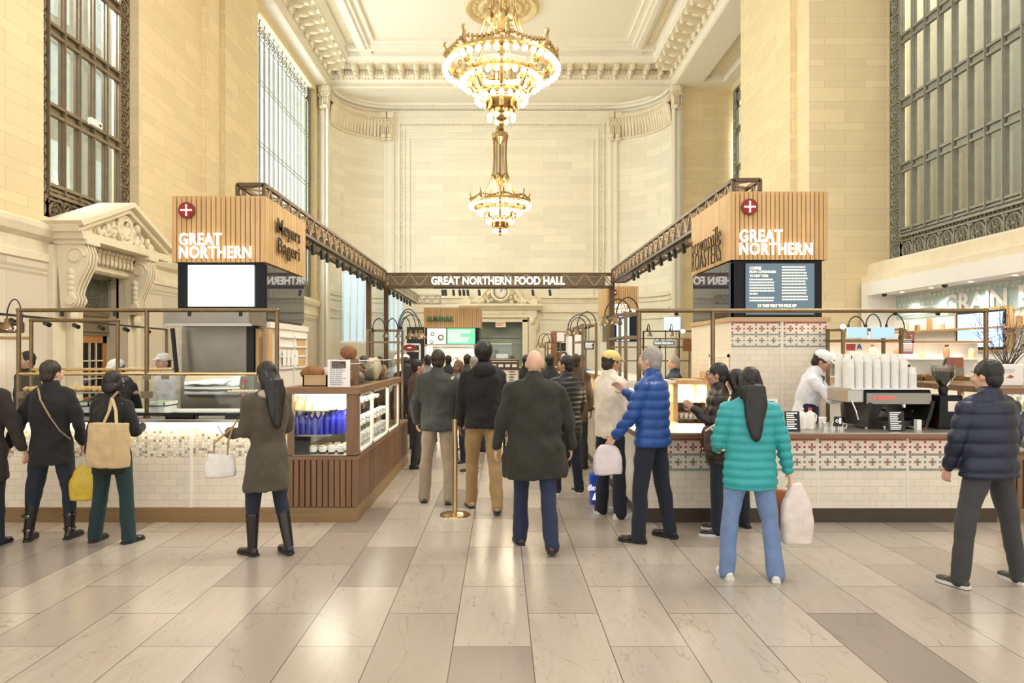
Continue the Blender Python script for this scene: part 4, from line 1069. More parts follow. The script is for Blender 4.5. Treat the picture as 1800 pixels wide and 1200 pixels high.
lump('bread_loaf', 'tall dark brown loaf set highest, above the paper notice', 'bread', (X(610,7.7),7.79,Z(631,7.7)), (.092,.09,.085), m_bread, seed=41, amp=.3)
lump('bread_loaf', 'pale white loaf beside the highest dark loaf', 'bread', (X(592,7.85),7.95,zt), (.07,.07,.12), m_flour, seed=42)

# ---- sign tower on the right
root = thing('sign_tower', 'oak slat tower with coffee menu screen above patterned tile pillar', 'sign tower', (3.71, 10, 0)); rt = root
x0, x1 = 3.07, 4.36
slatbox(x0, x1, YT0, YT1, 3.02, 3.93, root, 22, 28, -1)
logo(X(1317,9.08), 9.065, Z(364,9.08), .108, root)
text('GREAT', .2, (X(1300,9.05),9.05,Z(414,9.05)), FRONT, m_signw, root, 'great_lettering', .012, .004, 'LEFT', csp=1.12, width=.57, height=.165)
text('NORTHERN', .2, (X(1300,9.05),9.05,Z(437,9.05)), FRONT, m_signw, root, 'northern_lettering', .012, .004, 'LEFT', csp=1.12, width=.965, height=.165)
text('brownsville', .2, (3.03,10.1,Z(424,10.1)), LEFTF, m_carve, root, 'brownsville_lettering', .006, -.004, csp=1.12, width=1.42, height=.24)
text('ROASTERS', .2, (3.03,10.1,Z(453,10.1)), LEFTF, m_carve, root, 'roasters_lettering', .006, -.003, csp=1.12, width=1.42, height=.27)
boxo('screen_housing', m_blackg, x0+.06, x1-.05, YT0+.06, YT1-.1, 2.26, 3.02, root)
scr = boxo('screen', m_scrb, X(1311,9.13), X(1431,9.13), 9.12, 9.15, Z(553,9.13), Z(463,9.13), root)
def stext(s, px0, py, wpx, hpx, m_=None, bold=0): return text(s, .1, (X(px0,9.11),9.115,Z(py,9.11)), FRONT, m_ or m_scrt, scr, 'screen_text', .001, bold, 'LEFT', csp=1.08, width=wpx*9.11/1200, height=hpx*9.11/1200)
stext('COFFEE', 1318, 471, 20, 5, m_signw, .004); stext('FROM COPENHAGEN', 1318, 477.5, 46, 4.6); stext('TO NEW YORK', 1318, 484.5, 33, 4.6)
stext('THIS WAY TO PICK UP', 1340, 537, 60, 5.5, m_scrt, .004)
mb = MB()
for i in range(9):
    mb.torus((X(1335,9.11),9.112,Z(537,9.11)), .018, .004, 12, 4, 'y') if i == 0 else None
rr_ = random.Random(8)
for cxx, ys in ((1318,[491,496,501,506,511,516,523,528]),(1375,[469,474,479,484,489,494,499,505,510,515,521,526])):
    for y_ in ys:
        if cxx == 1318 and y_ == 516: w = 14
        else: w = rr_.uniform(40,46)
        xx = cxx
        while xx < cxx+w: wd = rr_.uniform(2,6); mb.box(X(xx,9.11),X(min(xx+wd,cxx+w),9.11),9.113,9.118,Z(y_+1,9.11),Z(y_-1,9.11)); xx += wd+1.2
mb.build('screen_paragraphs', m_scrt, scr)
boxo('mirror_panel', m_mirror, x0+.005, x0+.03, YT0+.1, YT1-.05, 2.26, 3.0, root)
boxo('wood_ledge', m_oakx, x0-.03, x1+.03, YT0-.03, YT1, 2.20, 2.255, root)
zb_ = 2.195
boxo('tiled_pillar', m_tilew, x0, x1, YT0, YT1, 0, zb_-.35, root)
boxo('mosaic_ground', m_tileg, x0, x1, YT0, YT1, zb_-.35, 2.20, root)
mosaic_band(x0+.005, X(1375,9.1)-.01, YT0, zb_, root); mosaic_band(X(1376,9.1)+.01, x1-.01, YT0, zb_, root)
boxo('tile_joint', m_white, X(1375,9.1)-.006, X(1375,9.1)+.006, YT0-.004, YT0, 0, 2.2, root)
boxo('opening', m_tilew, x0-.01, x0+.0, 9.2, 9.95, .95, 1.72, root); MB().box(x0-.02,x0-.005,9.15,9.2,.95,1.76).box(x0-.02,x0-.005,9.95,10.0,.95,1.76).box(x0-.02,x0-.005,9.15,10,1.72,1.77).build('opening_frame', m_whitew, root)
boxo('wood_niche', m_oak, x0-.012, x0-.002, 10.15, 10.5, .6, 1.5, root)
# ---- coffee counter
ca, cb = X(1123,YD), X(1753,YD)
root = thing('coffee_counter', 'coffee counter with red and grey cross mosaic over white tile', 'counter', ((ca+cb)/2, 7.6, 0))
boxo('kick_board', M('dark_plinth', (.055,.036,.020), .5, coat=.2), ca+.03, cb, YD, 8.0, 0, .15, root)
boxo('subway_tile_front', m_tilew, ca, cb, YD-.005, 8.05, .15, .545, root)
boxo('mosaic_ground', m_tileg, ca, cb, YD-.005, 8.05, .545, .885, root)
for a, b in ((ca,X(1277,YD)),(X(1279,YD),X(1436,YD)),(X(1438,YD),X(1594,YD)),(X(1596,YD),cb)): mosaic_band(a+.006, b-.004, YD-.005, .884, root)
for px_ in (1278,1437,1595): boxo('tile_joint', m_white, X(px_,YD)-.006, X(px_,YD)+.006, YD-.009, YD, .15, .88, root)
boxo('marble_end', m_marble, ca-.02, ca, YD, 8.05, .15, .885, root)
boxo('wood_edge', m_walnutx, ca-.02, cb, YD-.06, 8.1, .885, .935, root, .004)
boxo('worktop', m_steel, ca-.02, cb, YD-.04, 8.1, .935, .945, root)
zk = .945
# aisle side counter beyond it
root = thing('aisle_counter', 'white and timber service counter running back along the right side of the aisle', 'counter', (1.75, 10.5, 0))
boxo('plinth', m_black, ca+.02, 2.08, 8.12, 12.6, 0, .13, root); boxo('front_panel', m_marble, ca, 2.08, 8.12, 12.6, .13, .90, root); boxo('worktop', m_oak, ca-.02, 2.12, 8.11, 12.65, .90, .945, root)
for y in (8.2,9.6,11.0,12.5): boxo('case_post', m_oak, ca-.01, ca+.05, y, y+.06, .945, 1.42, root)
boxo('case_rail', m_oak, ca-.01, ca+.05, 8.2, 12.56, 1.40, 1.45, root); boxo('case_top', m_whitew, ca+.05, 2.1, 8.2, 12.56, 1.42, 1.45, root); boxo('case_glass', m_glass, ca+.01, ca+.016, 8.26, 12.5, .95, 1.40, root); boxo('case_shelf', m_glass, ca+.05, 2.1, 8.3, 12.4, 1.17, 1.18, root)
lamp('case_led', 'AREA', (1.8, 10.3, 1.40), 40, (1,.92,.75), .5, 3.8, parent=root)
k = 0
for j in range(9):
    for i in range(2):
        for z in (.945, 1.18):
            lump('bread_roll', 'brown roll in the glazed case along right side of aisle', 'bread roll', (1.58+i*.2, 8.5+j*.42, z), (.075,.11,.06), (m_bread,m_breadl)[k%2], 'rolls in the right aisle case', 200+k); k += 1
root = thing('pastry_cabinet', 'pale oak cabinet with shelves of small cakes left of coffee pillar', 'cabinet', (2.75, 8.5, 0))
boxo('back', m_whitew, X(1180,8.6), X(1243,8.6), 8.85, 8.9, 0, 1.45, root)
for px_ in (1180,1238): boxo('side', m_oak, X(px_,8.4)-.0, X(px_+8,8.4), 8.3, 8.9, 0, 1.45, root)
boxo('top', m_oak, X(1178,8.4), X(1248,8.4), 8.25, 8.9, 1.40, 1.45, root); boxo('shelf', m_black, X(1186,8.4), X(1238,8.4), 8.35, 8.85, 1.16, 1.17, root); boxo('shelf', m_steel, X(1186,8.4), X(1238,8.4), 8.35, 8.85, .97, .98, root)
lamp('cabinet_led', 'AREA', (X(1212,8.4), 8.5, 1.38), 8, (1,.93,.8), .3, .3, parent=root)
mj = MB().lathe([(0,0),(.022,0),(.026,.05),(.022,.06),(0,.06)],(0,0,0),10).build('small_cake', m_cream); lump('berry', None, None, (0,0,.058), (.012,.012,.012), m_redp, seed=1, parent=mj)
f = True
for i in range(6):
    for z in (.98,1.17):
        for y in (8.45,8.6):
            o = mj if f else clone(mj); f = False; o.location = (X(1191,8.4)+i*.058, y, z); tag(o, 'little cream cake topped with a red berry in the oak cabinet', 'cake', 'small cakes in the oak cabinet')
tilted_card('shelf_card', 'small grey printed card standing on the oak cabinet shelf', 'card', 1190, 1212, 716, 730, 8.36, M('grey_card',(.25,.26,.25),.6), m_signw, 2, .1, .98+.14)
D.objects['shelf_card'].location.z = .98
# ---- right display case with slats
root = thing('display_case', 'walnut slatted glass case at the right edge of the photo', 'display case', (5.9, 8, 0))
dx0, dx1 = cb, 6.6
boxo('kick_board', m_kick, dx0, dx1, YD, 8.9, 0, .15, root); boxo('base_core', m_walnut, dx0, dx1, YD+.04, 8.9, .15, .655, root)
mb = MB(); slats(mb, (dx0,YD+.045), (dx1,YD+.045), .155, .655, 20, .04, .22); mb.build('front_slats', m_walnut, root)
boxo('bottom_rail', m_walnutx, dx0, dx1, YD, 8.9, .655, .70, root); boxo('wood_top', m_walnutx, dx0+.022, dx1, YD-.02, 8.9, 1.345, 1.41, root)
boxo('left_post', m_walnut, dx0+.022, dx0+.06, YD+.6, YD+.66, .7, 1.345, root); boxo('front_glass', m_glass, dx0, dx1, YD+.02, YD+.026, .71, 1.34, root); boxo('shelf', m_steel, dx0+.03, dx1, 7.3, 8.8, .888, .90, root); boxo('shelf', m_steel, dx0+.03, dx1, 7.3, 8.8, 1.153, 1.165, root)
boxo('case_back', m_whitew, dx0, dx1, 8.85, 8.9, .7, 1.345, root)
lamp('case_led', 'AREA', (5.8, 7.9, 1.33), 20, (1,.95,.82), 1.0, 1.0, parent=root)
src = [o for o in D.objects if o.name.startswith('blue_bottle')][0]
for i in range(6):
    for j in range(2):
        o = clone(src); o.location = (X(1778,7.42)+i*.075, 7.42+j*.13, .90); tag(o, 'cobalt blue glass bottle in the case at right edge', 'bottle', 'blue bottles in the right edge case')
src = [o for o in D.objects if o.name.startswith('juice_bottle')][0]
for i in range(5):
    o = clone(src); o.location = (X(1772,7.42)+i*.092, 7.42, 1.165); tag(o, 'squat pale juice bottle on the top shelf of right edge case', 'bottle', 'juice bottles in the right edge case')
lump('bread_loaf', 'pale pastry on the floor of the right edge case', 'bread', (X(1785,7.4),7.4,.70), (.09,.08,.04), m_flour, seed=77)

# ---- pipe frame over the coffee counter
rp = [X(1123,7.3), X(1253,7.3), X(1733,7.3)]
f2 = pipe_frame('brass_pipe_frame', 'dark brass pipe frame spanning above the coffee counter', rp, 7.3, [zk,zk,zk], Z(546,7.3), [], r=.024)
for px_ in (1190,1575,1650): MB().cyl((X(px_,7.3),7.3,Z(545,7.3)),(X(px_,7.3),7.32,Z(553,7.3)),.022,8).build('spot_head', m_black, f2)

# ---- gooseneck lamps
def gooseneck(x, y, z, dx, dy, h, r, lit=False, label='', grp=None, mat=None):
    """arched black arm from a rail at (x,y,z) to a bell shade at (x+dx,y+dy)"""
    root = thing('gooseneck_lamp', label, 'lamp', (x,y,z), grp)
    pts = []
    for i in range(15):
        t = PI*i/14; pts.append((x+dx*(1-math.cos(t))/2, y+dy*(1-math.cos(t))/2, z+h*math.sin(t) - (0 if i<7 else (i-7)/7*.03)))
    MB().tube(pts, .008, 6).cyl((x,y,z-.02),(x,y,z+.03),.016,8).build('arm', m_cable, root)
    ex, ey, ez = x+dx, y+dy, z-.03
    MB().lathe([(.012,.0),(.022,-.005),(.026,-r*.5),(.03,-r*.7)], (ex,ey,ez), 12).build('socket', m_brass, root)
    s = MB().lathe([(.03,-r*.6),(r*.5,-r*.8),(r*.85,-r*1.15),(r,-r*1.6),(r*.97,-r*1.6),(r*.8,-r*1.15),(.03,-r*.7)], (ex,ey,ez), 20); s.build('shade', mat or m_brass, root)
    MB().sph((ex,ey,ez-r*1.25), r*.36, 8, 6).build('bulb', m_bulb, root)
    return root
def rack(name, label, x0, x1, y0, y1, zb, zt, zr, grp=None):
    """open brass rack: four posts, two levels of rails and a steel gantry shelf"""
    root = thing(name, label, 'brass rack', ((x0+x1)/2,(y0+y1)/2,zb), grp)
    for x, y in ((x0,y0),(x1,y0),(x0,y1),(x1,y1)): boxo('post', m_brass, x-.018, x+.018, y-.018, y+.018, zb, zt, root)
    for z in (zt-.02, zr):
        for y in (y0,y1): MB().box(x0,x1,y-.012,y+.012,z-.012,z+.012).build('rail', m_brass, root)
        for x in (x0,x1): MB().box(x-.012,x+.012,y0,y1,z-.012,z+.012).build('rail', m_brass, root)
    return root
# right, over the counter ends
rack('brass_rack', 'brass rack at the near right of the aisle under two large bell lamps', X(1097,8.0), X(1124,8.0)-.02, 7.9, 9.2, .945, Z(548,8.0), Z(592,8.0))
gooseneck(X(1122,8.0), 8.0, Z(548,8.0), X(1083,8)-X(1122,8), -.02, .17, .075, label='large brass bell lamp over right of the aisle, nearer the pipe post')
gooseneck(X(1108,8.4), 8.4, Z(550,8.4), X(1063,8.4)-X(1108,8.4), -.02, .17, .075, label='large brass bell lamp left of the other at the near right rack')
rack('brass_rack', 'brass rack on right of aisle standing in the middle distance', X(1024,10.3), X(1048,10.3), 10.3, 11.6, .945, Z(569,10.3), Z(600,10.3))
for i, (pa, pb_, Yq) in enumerate(((1048,1014,10.4),(1038,998,10.9),(1030,1002,11.4))):
    gooseneck(X(pa,Yq), Yq, Z(571+i*2,Yq), X(pb_,Yq)-X(pa,Yq), -.05, .2-.02*i, .075, label='brass bell lamp arched from the middle distance rack', grp='bell lamps on the right middle rack')
rack('brass_rack', 'small pale rack far down the right of the aisle', X(963,17), X(985,17), 17, 18, 0, Z(600,17), Z(612,17))
for i in range(2): gooseneck(X(966+i*8,17), 17+i*.3, Z(600,17), -.28, 0, .2, .08, label='little far lamp arched over the pale rack', grp='far bell lamps on the right')
# left
rack('brass_rack', 'tall brass rack left of the aisle beyond the bread boxes', X(646,10.6), X(700,10.6), 10.6, 11.05, .70, Z(578,10.6), Z(601,10.6))
for i, (pa, pb_, Yq) in enumerate(((700,738,10.62),(702,732,10.76),(706,742,10.9),(704,722,11.04))):
    gooseneck(X(pa,Yq), Yq, Z(577,Yq), X(pb_,Yq)-X(pa,Yq), -.05, .30-.04*i, .085, label='brass bell lamp leaning over the left of the aisle', grp='bell lamps on the left rack')
for i, (pa, pb_) in enumerate(((655,678),(680,700))): gooseneck(X(pa,10.5), 10.5, Z(580,10.5), X(pb_,10.5)-X(pa,10.5), 0, .18, .05, label='thin black gooseneck lamp arched along the left rack rail', grp='thin gooseneck lamps on the left rack')
gooseneck(X(38,8.2), 8.2, Z(555,8.2), X(12,8.2)-X(38,8.2), 0, .20, .085, label='gooseneck lamp at the left edge beside the pickup sign')
root = thing('hanging_sign', 'dark rounded sign reading Pickup at the left edge', 'sign', (X(10,8.25),8.25,Z(590,8.25)))
MB().box(X(-40,8.25),X(41,8.25),8.24,8.28,Z(585,8.25),Z(566,8.25)).build('sign_plate', m_choc, root, .012)
text('Pickup', .1, (X(16,8.23),8.238,Z(576,8.23)), FRONT, m_signw, root, 'pickup_lettering', .002, .003, width=24*8.23/1200, height=12*8.23/1200)
for xq in (X(-30,8.25), X(38,8.25)): MB().cyl((xq,8.26,Z(568,8.25)),(xq,8.26,Z(555,8.2)),.008,6).build('hanger', m_black, root)
# right inner rack with light signs
rk = rack('brass_rack', 'brass rack behind the espresso machine with blue sign plates', X(1482,8.6), X(1584,8.6), 8.6, 9.0, 0, Z(576,8.6), Z(598,8.6))
for i, (a, b) in enumerate(((1489,1524),(1531,1572))):
    o = MB().box(X(a,8.55),X(b,8.55),8.54,8.56,Z(594,8.55),Z(575,8.55)).build('sign_plate', emis('pale_blue_lit_plate%d'%i, (.34,.52,.64), .40), rk, .006); 0 and tag(o, ('pale blue rounded sign plate on rack above the paper cups','right hand of the two pale blue sign plates above the cups')[i] if i else 'left hand of the two pale blue sign plates above the cups', 'sign')
for i, (pa, pb_) in enumerate(((1491,1520),(1522,1549),(1558,1590))):
    gooseneck(X(pa,8.6), 8.6, Z(574,8.6), X(pb_,8.6)-X(pa,8.6), 0, (.13,.16,.16)[i], (.045,.045,.075)[i], label='black arched lamp on the rack above the espresso machine', grp='lamps above the espresso machine')

MB().sph((X(1483,8.55),8.57,Z(574,8.55)),.028,10,8).build('bare_bulb', emis('bright_bulb',(1,.9,.7),30), rk)
# ---- trusses
def truss(name, label, a, b, z0, z1, w, mat, seg):
    root = thing(name, label, 'truss', ((a[0]+b[0])/2,(a[1]+b[1])/2,z0)); a = Vector((a[0],a[1],0)); b = Vector((b[0],b[1],0)); d = (b-a).normalized(); s = Vector((-d.y,d.x,0))*w/2
    mb = MB()
    for sg in (1,-1):
        for z in (z0,z1): mb.bar(a+s*sg+Vector((0,0,z)), b+s*sg+Vector((0,0,z)), .05, .05)
    for t in (a,b):
        for z in (z0,z1): mb.bar(t-s+Vector((0,0,z)), t+s+Vector((0,0,z)), .05, .05)
        for sg in (1,-1): mb.bar(t+s*sg+Vector((0,0,z0)), t+s*sg+Vector((0,0,z1)), .05, .05)
    mb.build('chords', mat, root); mb = MB()
    n = seg; L = (b-a).length
    for i in range(n):
        p = a+d*L*i/n; q = a+d*L*(i+1)/n; m_ = (p+q)/2
        for sg in (1,-1):
            mb.bar(p+s*sg+Vector((0,0,z0)), m_+s*sg+Vector((0,0,z1)), .028, .028); mb.bar(m_+s*sg+Vector((0,0,z1)), q+s*sg+Vector((0,0,z0)), .028, .028)
        for z in (z0,z1): mb.bar(p-s+Vector((0,0,z)), m_+s+Vector((0,0,z)), .025, .025); mb.bar(m_+s+Vector((0,0,z)), q-s+Vector((0,0,z)), .025, .025)
    mb.build('lattice', m_trussl if mat is m_trussl else (D.materials.get('tan_steel_lattice') or M('tan_steel_lattice', (.36,.25,.14), .5)), root)
    return root
tl = truss('lighting_truss', 'bronze lattice truss receding above the left side of the aisle', (-3.42,9.35), (-3.42,19.3), 3.74, 4.08, .36, m_truss, 22)
MB().cyl((-3.42,9.5,3.86),(-3.42,19.2,3.86),.07,10).build('cable_duct', m_black, tl)
truss('lighting_truss', 'pale steel truss continuing behind the cross beam at left', (-3.42,19.8), (-3.42,26.8), 3.74, 4.05, .36, m_trussl, 14)
truss('lighting_truss', 'short pale truss turning inward at the far left', (-3.42,27.0), (-2.4,27.0), 3.74, 4.05, .36, m_trussl, 3)
tr_ = truss('lighting_truss', 'bronze lattice truss receding above the right side of the aisle', (3.33,9.25), (3.33,19.3), 3.78, 4.12, .36, m_truss, 22)
MB().cyl((3.33,9.4,3.92),(3.33,19.2,3.92),.08,10).build('cable_duct', M('blue_grey_duct',(.06,.08,.11),.3), tr_)
tc = truss('sign_truss', 'bronze cross truss carrying GREAT NORTHERN FOOD HALL letters', (-3.40,19.5), (3.20,19.5), 3.66, 4.02, .36, m_truss, 12)
boxo('backing_board', m_bronzed, -3.2, 3.0, 19.62, 19.65, 3.70, 3.98, tc)
text('GREAT NORTHERN FOOD HALL', .3, (X(875.5,19.25),19.26,Z(493,19.25)), FRONT, m_signw, tc, 'hall_name_lettering', .02, .008, width=235*19.25/1200, height=14.5*19.25/1200)
for (x, y) in ((-3.42,17.7),(-3.42,20.4)):
    o = boxo('truss_post', m_truss, x-.06, x+.06, y-.06, y+.06, 0, 3.74); tag(o, 'brown steel post under the left truss, nearer of the pair' if y < 19 else 'brown steel post under the left truss, farther of the pair', 'post')
o = boxo('truss_post', m_truss, 3.1, 3.24, 19.4, 19.54, 0, 3.66); tag(o, 'brown steel post at the right end of the cross truss', 'post')
sp = thing('track_spotlight', 's', 'spotlight', (0,0,0)); boxo('stem', m_black, -.006, .006, -.006, .006, -.07, 0, sp)
q = MB().cyl((0,.0,-.05),(0.02,-.03,-.21),.038,12); q.build('lamp_head', m_black, sp)
f = True
def spots(pts, label, grp):
    global f
    for p in pts:
        o = sp if f else clone(sp); f = False; o.location = p; tag(o, label, 'spotlight', grp)
spots([(-3.28, y, 3.70) for y in (11.3,11.9,12.5,12.9,13.7,14.2,14.9,15.6,16.2,16.9,17.6,18.2,18.6)], 'black track spotlight under the left truss', 'spotlights under the left truss')
spots([(-3.3, y, 3.70) for y in (20.2,21,21.8,22.6,23.3,24,24.8)], 'black spotlight under the pale far left truss', 'spotlights under the far left truss')
spots([(3.2, y, 3.74) for y in (10.6,11.2,12.0,12.6,13.0,13.7,14.4,14.8,16.0,16.5)], 'black track spotlight under the right truss', 'spotlights under the right truss')
spots([(X(px_,19.4), 19.36, 3.61) for px_ in (778,783,797,808,815,822,842,936,966)], 'black spotlight under the lettered cross truss', 'spotlights under the cross truss')
for (x, y0, y1, z) in ((-3.28,9.5,19.2,3.70),(3.2,9.5,19.2,3.74),(-3.3,19.9,26.6,3.70)):
    o = boxo('light_track', m_black, x-.03, x+.03, y0, y1, z, z+.045); tag(o, {-3.28:'black light track under the left bronze truss',3.2:'black light track under the right bronze truss',-3.3:'black light track under the pale far truss'}[x], 'light track')
o = boxo('light_track', m_black, -1.9, 1.7, 19.33, 19.39, 3.60, 3.64); tag(o, 'black light track under the lettered cross truss', 'light track')
root = thing('truss_tail', 's', 'x', (0,0,0)); D.objects.remove(root)

# ---- almanak kiosk
root = thing('almanak_kiosk', 'far oak slat kiosk with green ALMANAK letters and green menu screen', 'kiosk', (-1.6,20.5,0))
kx0, kx1, ky = X(745,20), X(844,20), 20.0
slatbox(kx0, kx1, ky, 22, Z(576,20), Z(540,20), root, 30, 20, 1)
text('ALMANAK', .2, (X(773.5,19.95),19.94,Z(560,19.95)), FRONT, m_green, root, 'almanak_lettering', .01, .008, width=48*19.95/1200, height=9*19.95/1200)
boxo('screen_housing', m_blackg, kx0+.03, kx1-.03, ky+.05, 21.9, Z(606,20), Z(576,20), root)
s1 = boxo('menu_screen', M('cream_lit_menu', (.8,.76,.68), .4, emit=.7), X(751,20), X(784,20), ky, ky+.06, Z(604,20), Z(577,20), root)
mb = MB()
for px_, py_, r_ in ((760,587,.06),(775,593,.09),(759,601,.05)): mb.torus((X(px_,20),ky-.005,Z(py_,20)), r_*.8, r_*.28, 14, 5, 'y')
mb.build('plate_picture', M('dish_print', (.25,.27,.14), .6, var=.5, scale=30), s1)
s2 = boxo('menu_screen', m_scrg, X(786,20), X(835,20), ky, ky+.06, Z(604,20), Z(577,20), root); s2['label'] = 'green menu screen'
mb = MB(); rr_ = random.Random(2)
for i in range(7): mb.box(X(788,20), X(788+rr_.uniform(20,40),20), ky-.01, ky-.003, Z(581+i*3.2,20)-.012, Z(581+i*3.2,20)+.012)
mb.build('menu_lines', m_scrt, s2)
boxo('kiosk_frame', m_white, kx0, X(750,20), ky, 22, 0, Z(606,20), root); boxo('kiosk_frame', m_white, X(833,20), kx1, ky, 22, 0, Z(606,20), root); boxo('kiosk_header', m_white, kx0, kx1, ky, 22, Z(608,20), Z(605,20), root); boxo('kiosk_counter', m_white, kx0, kx1, ky, 20.6, 0, 1.1, root); boxo('kitchen_back', m_steelh, kx0, kx1, 21.9, 22, 0, Z(608,20), root)
lamp('kiosk_light', 'AREA', ((kx0+kx1)/2, 21, 1.95), 40, (1,.97,.9), 1.4, 1, parent=root)
root = thing('white_frame_stand', 'thin white shelf frame beyond the left brass rack', 'shelf frame', (X(730,16),16,0))
for px_ in (704,738): boxo('post', m_white, X(px_,16)-.02, X(px_,16)+.02, 15.98, 16.02, 0, Z(605,16), root)
for z in (Z(605,16), Z(617,16), 1.3): boxo('rail', m_white, X(704,16), X(738,16), 15.98, 16.02, z-.02, z+.02, root)
sg_ = MB().lathe([(0,-.02),(.17,-.02),(.17,.02),(0,.02)], (X(720,15.9),15.93,Z(611,15.9)), 24, Matrix.Scale(.45,3,(0,0,1))@Matrix.Rotation(R(90),3,'X')).build('hanging_oval_sign', m_darkred, root)
mb = MB()
for i in range(7): mb.box(X(716.5+i*1.0,15.9), X(717.1+i*1.0,15.9), 15.90, 15.91, Z(611.8,15.9), Z(610.2,15.9))
mb.build('sign_letters', m_signw, sg_); MB().cyl((X(720,15.9),15.95,Z(611,15.9)),(X(720,15.9),15.95,Z(605,16)),.006,5).build('hanger', m_black, sg_)
boxo('dark_panel', m_slate, X(714,16.2), X(745,16.2), 16.3, 16.35, 0, 2.4, root)
# ---- far right tower
root = thing('sign_tower', 'small far oak slat tower with purple screen at right of aisle', 'sign tower', (3.7,21.5,0))
fx0, fx1 = X(1067,20.8), X(1122,20.8)
slatbox(fx0, fx1, 20.8, 22.6, Z(555,20.8), Z(503,20.8), root, 17, 14, -1)
logo(X(1079,20.75), 20.75, Z(514,20.75), .105, root)
text('GREAT', .2, (X(1076,20.74),20.74,Z(538,20.74)), FRONT, m_signw, root, 'great_lettering', .01, .005, 'LEFT', csp=1.08, width=.46, height=.13)
text('NORTHERN', .2, (X(1076,20.74),20.74,Z(547,20.74)), FRONT, m_signw, root, 'northern_lettering', .01, .005, 'LEFT', csp=1.08, width=.70, height=.13)
boxo('tower_body', m_whitew, fx0+.05, fx1-.05, 20.9, 22.5, 0, Z(600,20.8), root); boxo('screen_housing', m_blackg, fx0+.1, fx1-.02, 20.88, 22.4, Z(600,20.8), Z(555,20.8), root)
s2 = boxo('screen', m_scrblue, X(1084,20.85), X(1106,20.85), 20.84, 20.88, Z(599,20.85), Z(556,20.85), root); text('OPEN', .1, (X(1090,20.83),20.83,Z(560,20.83)), FRONT, m_signw, s2, 'open_text', .002, width=.2, height=.06)
mb = MB()
for i in range(9): mb.box(X(1086,20.8), X(1098+(i*7)%6,20.8), 20.832, 20.838, Z(566+i*3.4,20.8)-.012, Z(566+i*3.4,20.8)+.012)
mb.build('screen_lines', m_scrw, s2)
# ---- the bar sign and wall of frames at right middle
root = thing('bar_sign', 'pale blue lit sign reading THE BAR', 'sign', (X(1182,17),17,Z(580,17)))
boxo('sign_face', emis('pale_blue_sign', (.32,.55,.68), .9), X(1168,17), X(1196,17), 17, 17.05, Z(580,17), Z(557,17), root)
text('THE', .1, (X(1182,16.98),16.99,Z(563,17)), FRONT, m_signw, root, 'the_lettering', .002, .006, width=22*17/1200, height=7*17/1200); text('BAR', .1, (X(1182,16.98),16.99,Z(574,17)), FRONT, m_signw, root, 'bar_lettering', .002, .006, width=22*17/1200, height=7*17/1200)
for px_ in (1170,1194): MB().cyl((X(px_,17.03),17.03,0),(X(px_,17.03),17.03,Z(558,17)),.015,6).build('sign_pole', m_black, root)
root = thing('shelf_rack', 'wide black and white pipe rack in front of the bar sign', 'rack', (X(1150,12),12,0))
for px_ in (1069,1160,1192,1212): MB().box(X(px_,12)-.015,X(px_,12)+.015,11.99,12.02,0,Z(595,12)).build('post', m_bronzed if px_>1100 else m_white, root)
for z in (Z(595,12), Z(610,12), Z(634,12)): MB().box(X(1069,12),X(1213,12),11.99,12.02,z-.012,z+.012).build('rail', m_bronzed, root)
boxo('brown_panel', m_bread, X(1200,12), X(1214,12), 11.95, 11.98, Z(617,12), Z(596,12), root)
MB().sph((X(1201,11.95),11.96,Z(582,11.95)),.035,10,8).build('bare_bulb', D.materials['bright_bulb'], root)
root = thing('hanging_sign', 'grey blue rounded sign hanging on the pipe rack near the bar', 'sign', (X(1166,11.9),11.9,Z(607,11.9)))
MB().box(X(1148,11.9),X(1186,11.9),11.88,11.92,Z(607,11.9),Z(598,11.9)).build('sign_plate', M('grey_blue_enamel',(.22,.28,.32),.4), root, .03)
for s in (1152,1182): MB().cyl((X(s,11.9),11.9,Z(599,11.9)),(X(s,11.95),11.98,Z(595,12)),.006,5).build('hanger', m_black, root)
text('Great Northern', .1, (X(1167,11.87),11.875,Z(602.5,11.87)), FRONT, m_signw, root, 'sign_lettering', .001, 0, width=32*11.87/1200, height=4.5*11.87/1200)
for i, px_ in enumerate((1138,1178)): gooseneck(X(px_,12), 12, Z(582,12)+.02, .03, -.05, .10, .05, label='small clear pendant lamp above the pipe rack', grp='pendants on the pipe rack')
o = MB().box(X(1130,12),X(1215,12),11.98,12.02,Z(582,12)-.01,Z(582,12)+.01).build('light_track', m_black); tag(o, 'thin black lamp rail above the pipe rack in front of the bar', 'light track')
MB().cyl((X(1131,12),12,0),(X(1131,12),12,Z(582,12)),.015,6).build('post', m_black, o).location -= o.location if False else Vector((0,0,0))
# posters and tall white cabinet at the far end
root = thing('notice_cabinet', 'rust brown framed cabinet holding pale notices far down the aisle', 'cabinet', (X(985,18.5),18.5,0))
boxo('frame', M('rust_brown_frame',(.30,.13,.06),.6), X(969,18.5), X(1001,18.5), 18.5, 18.7, 0, Z(582,18.5), root); boxo('notice', m_paper, X(979,18.5), X(992,18.5), 18.47, 18.5, Z(600,18.5), Z(584,18.5), root)
boxo('monitor', m_slate, X(978,18.2), X(996,18.2), 18.2, 18.3, Z(618,18.2), Z(602,18.2), root); MB().tube([(X(978,18.2),18.18,Z(618,18.2)),(X(996,18.2),18.18,Z(618,18.2)),(X(996,18.2),18.18,Z(602,18.2)),(X(978,18.2),18.18,Z(602,18.2))], .02, 4, True).build('monitor_rim', m_cream, root)
root = thing('white_cabinet', 'tall plain white cabinet beside the middle distance rack', 'cabinet', (X(1011,16),16,0)); boxo('cabinet_body', m_white, X(999,16), X(1022,16), 16, 16.6, 0, Z(585,16), root); boxo('plinth', m_black, X(1000,16), X(1021,16), 15.98, 16, 0, .1, root)
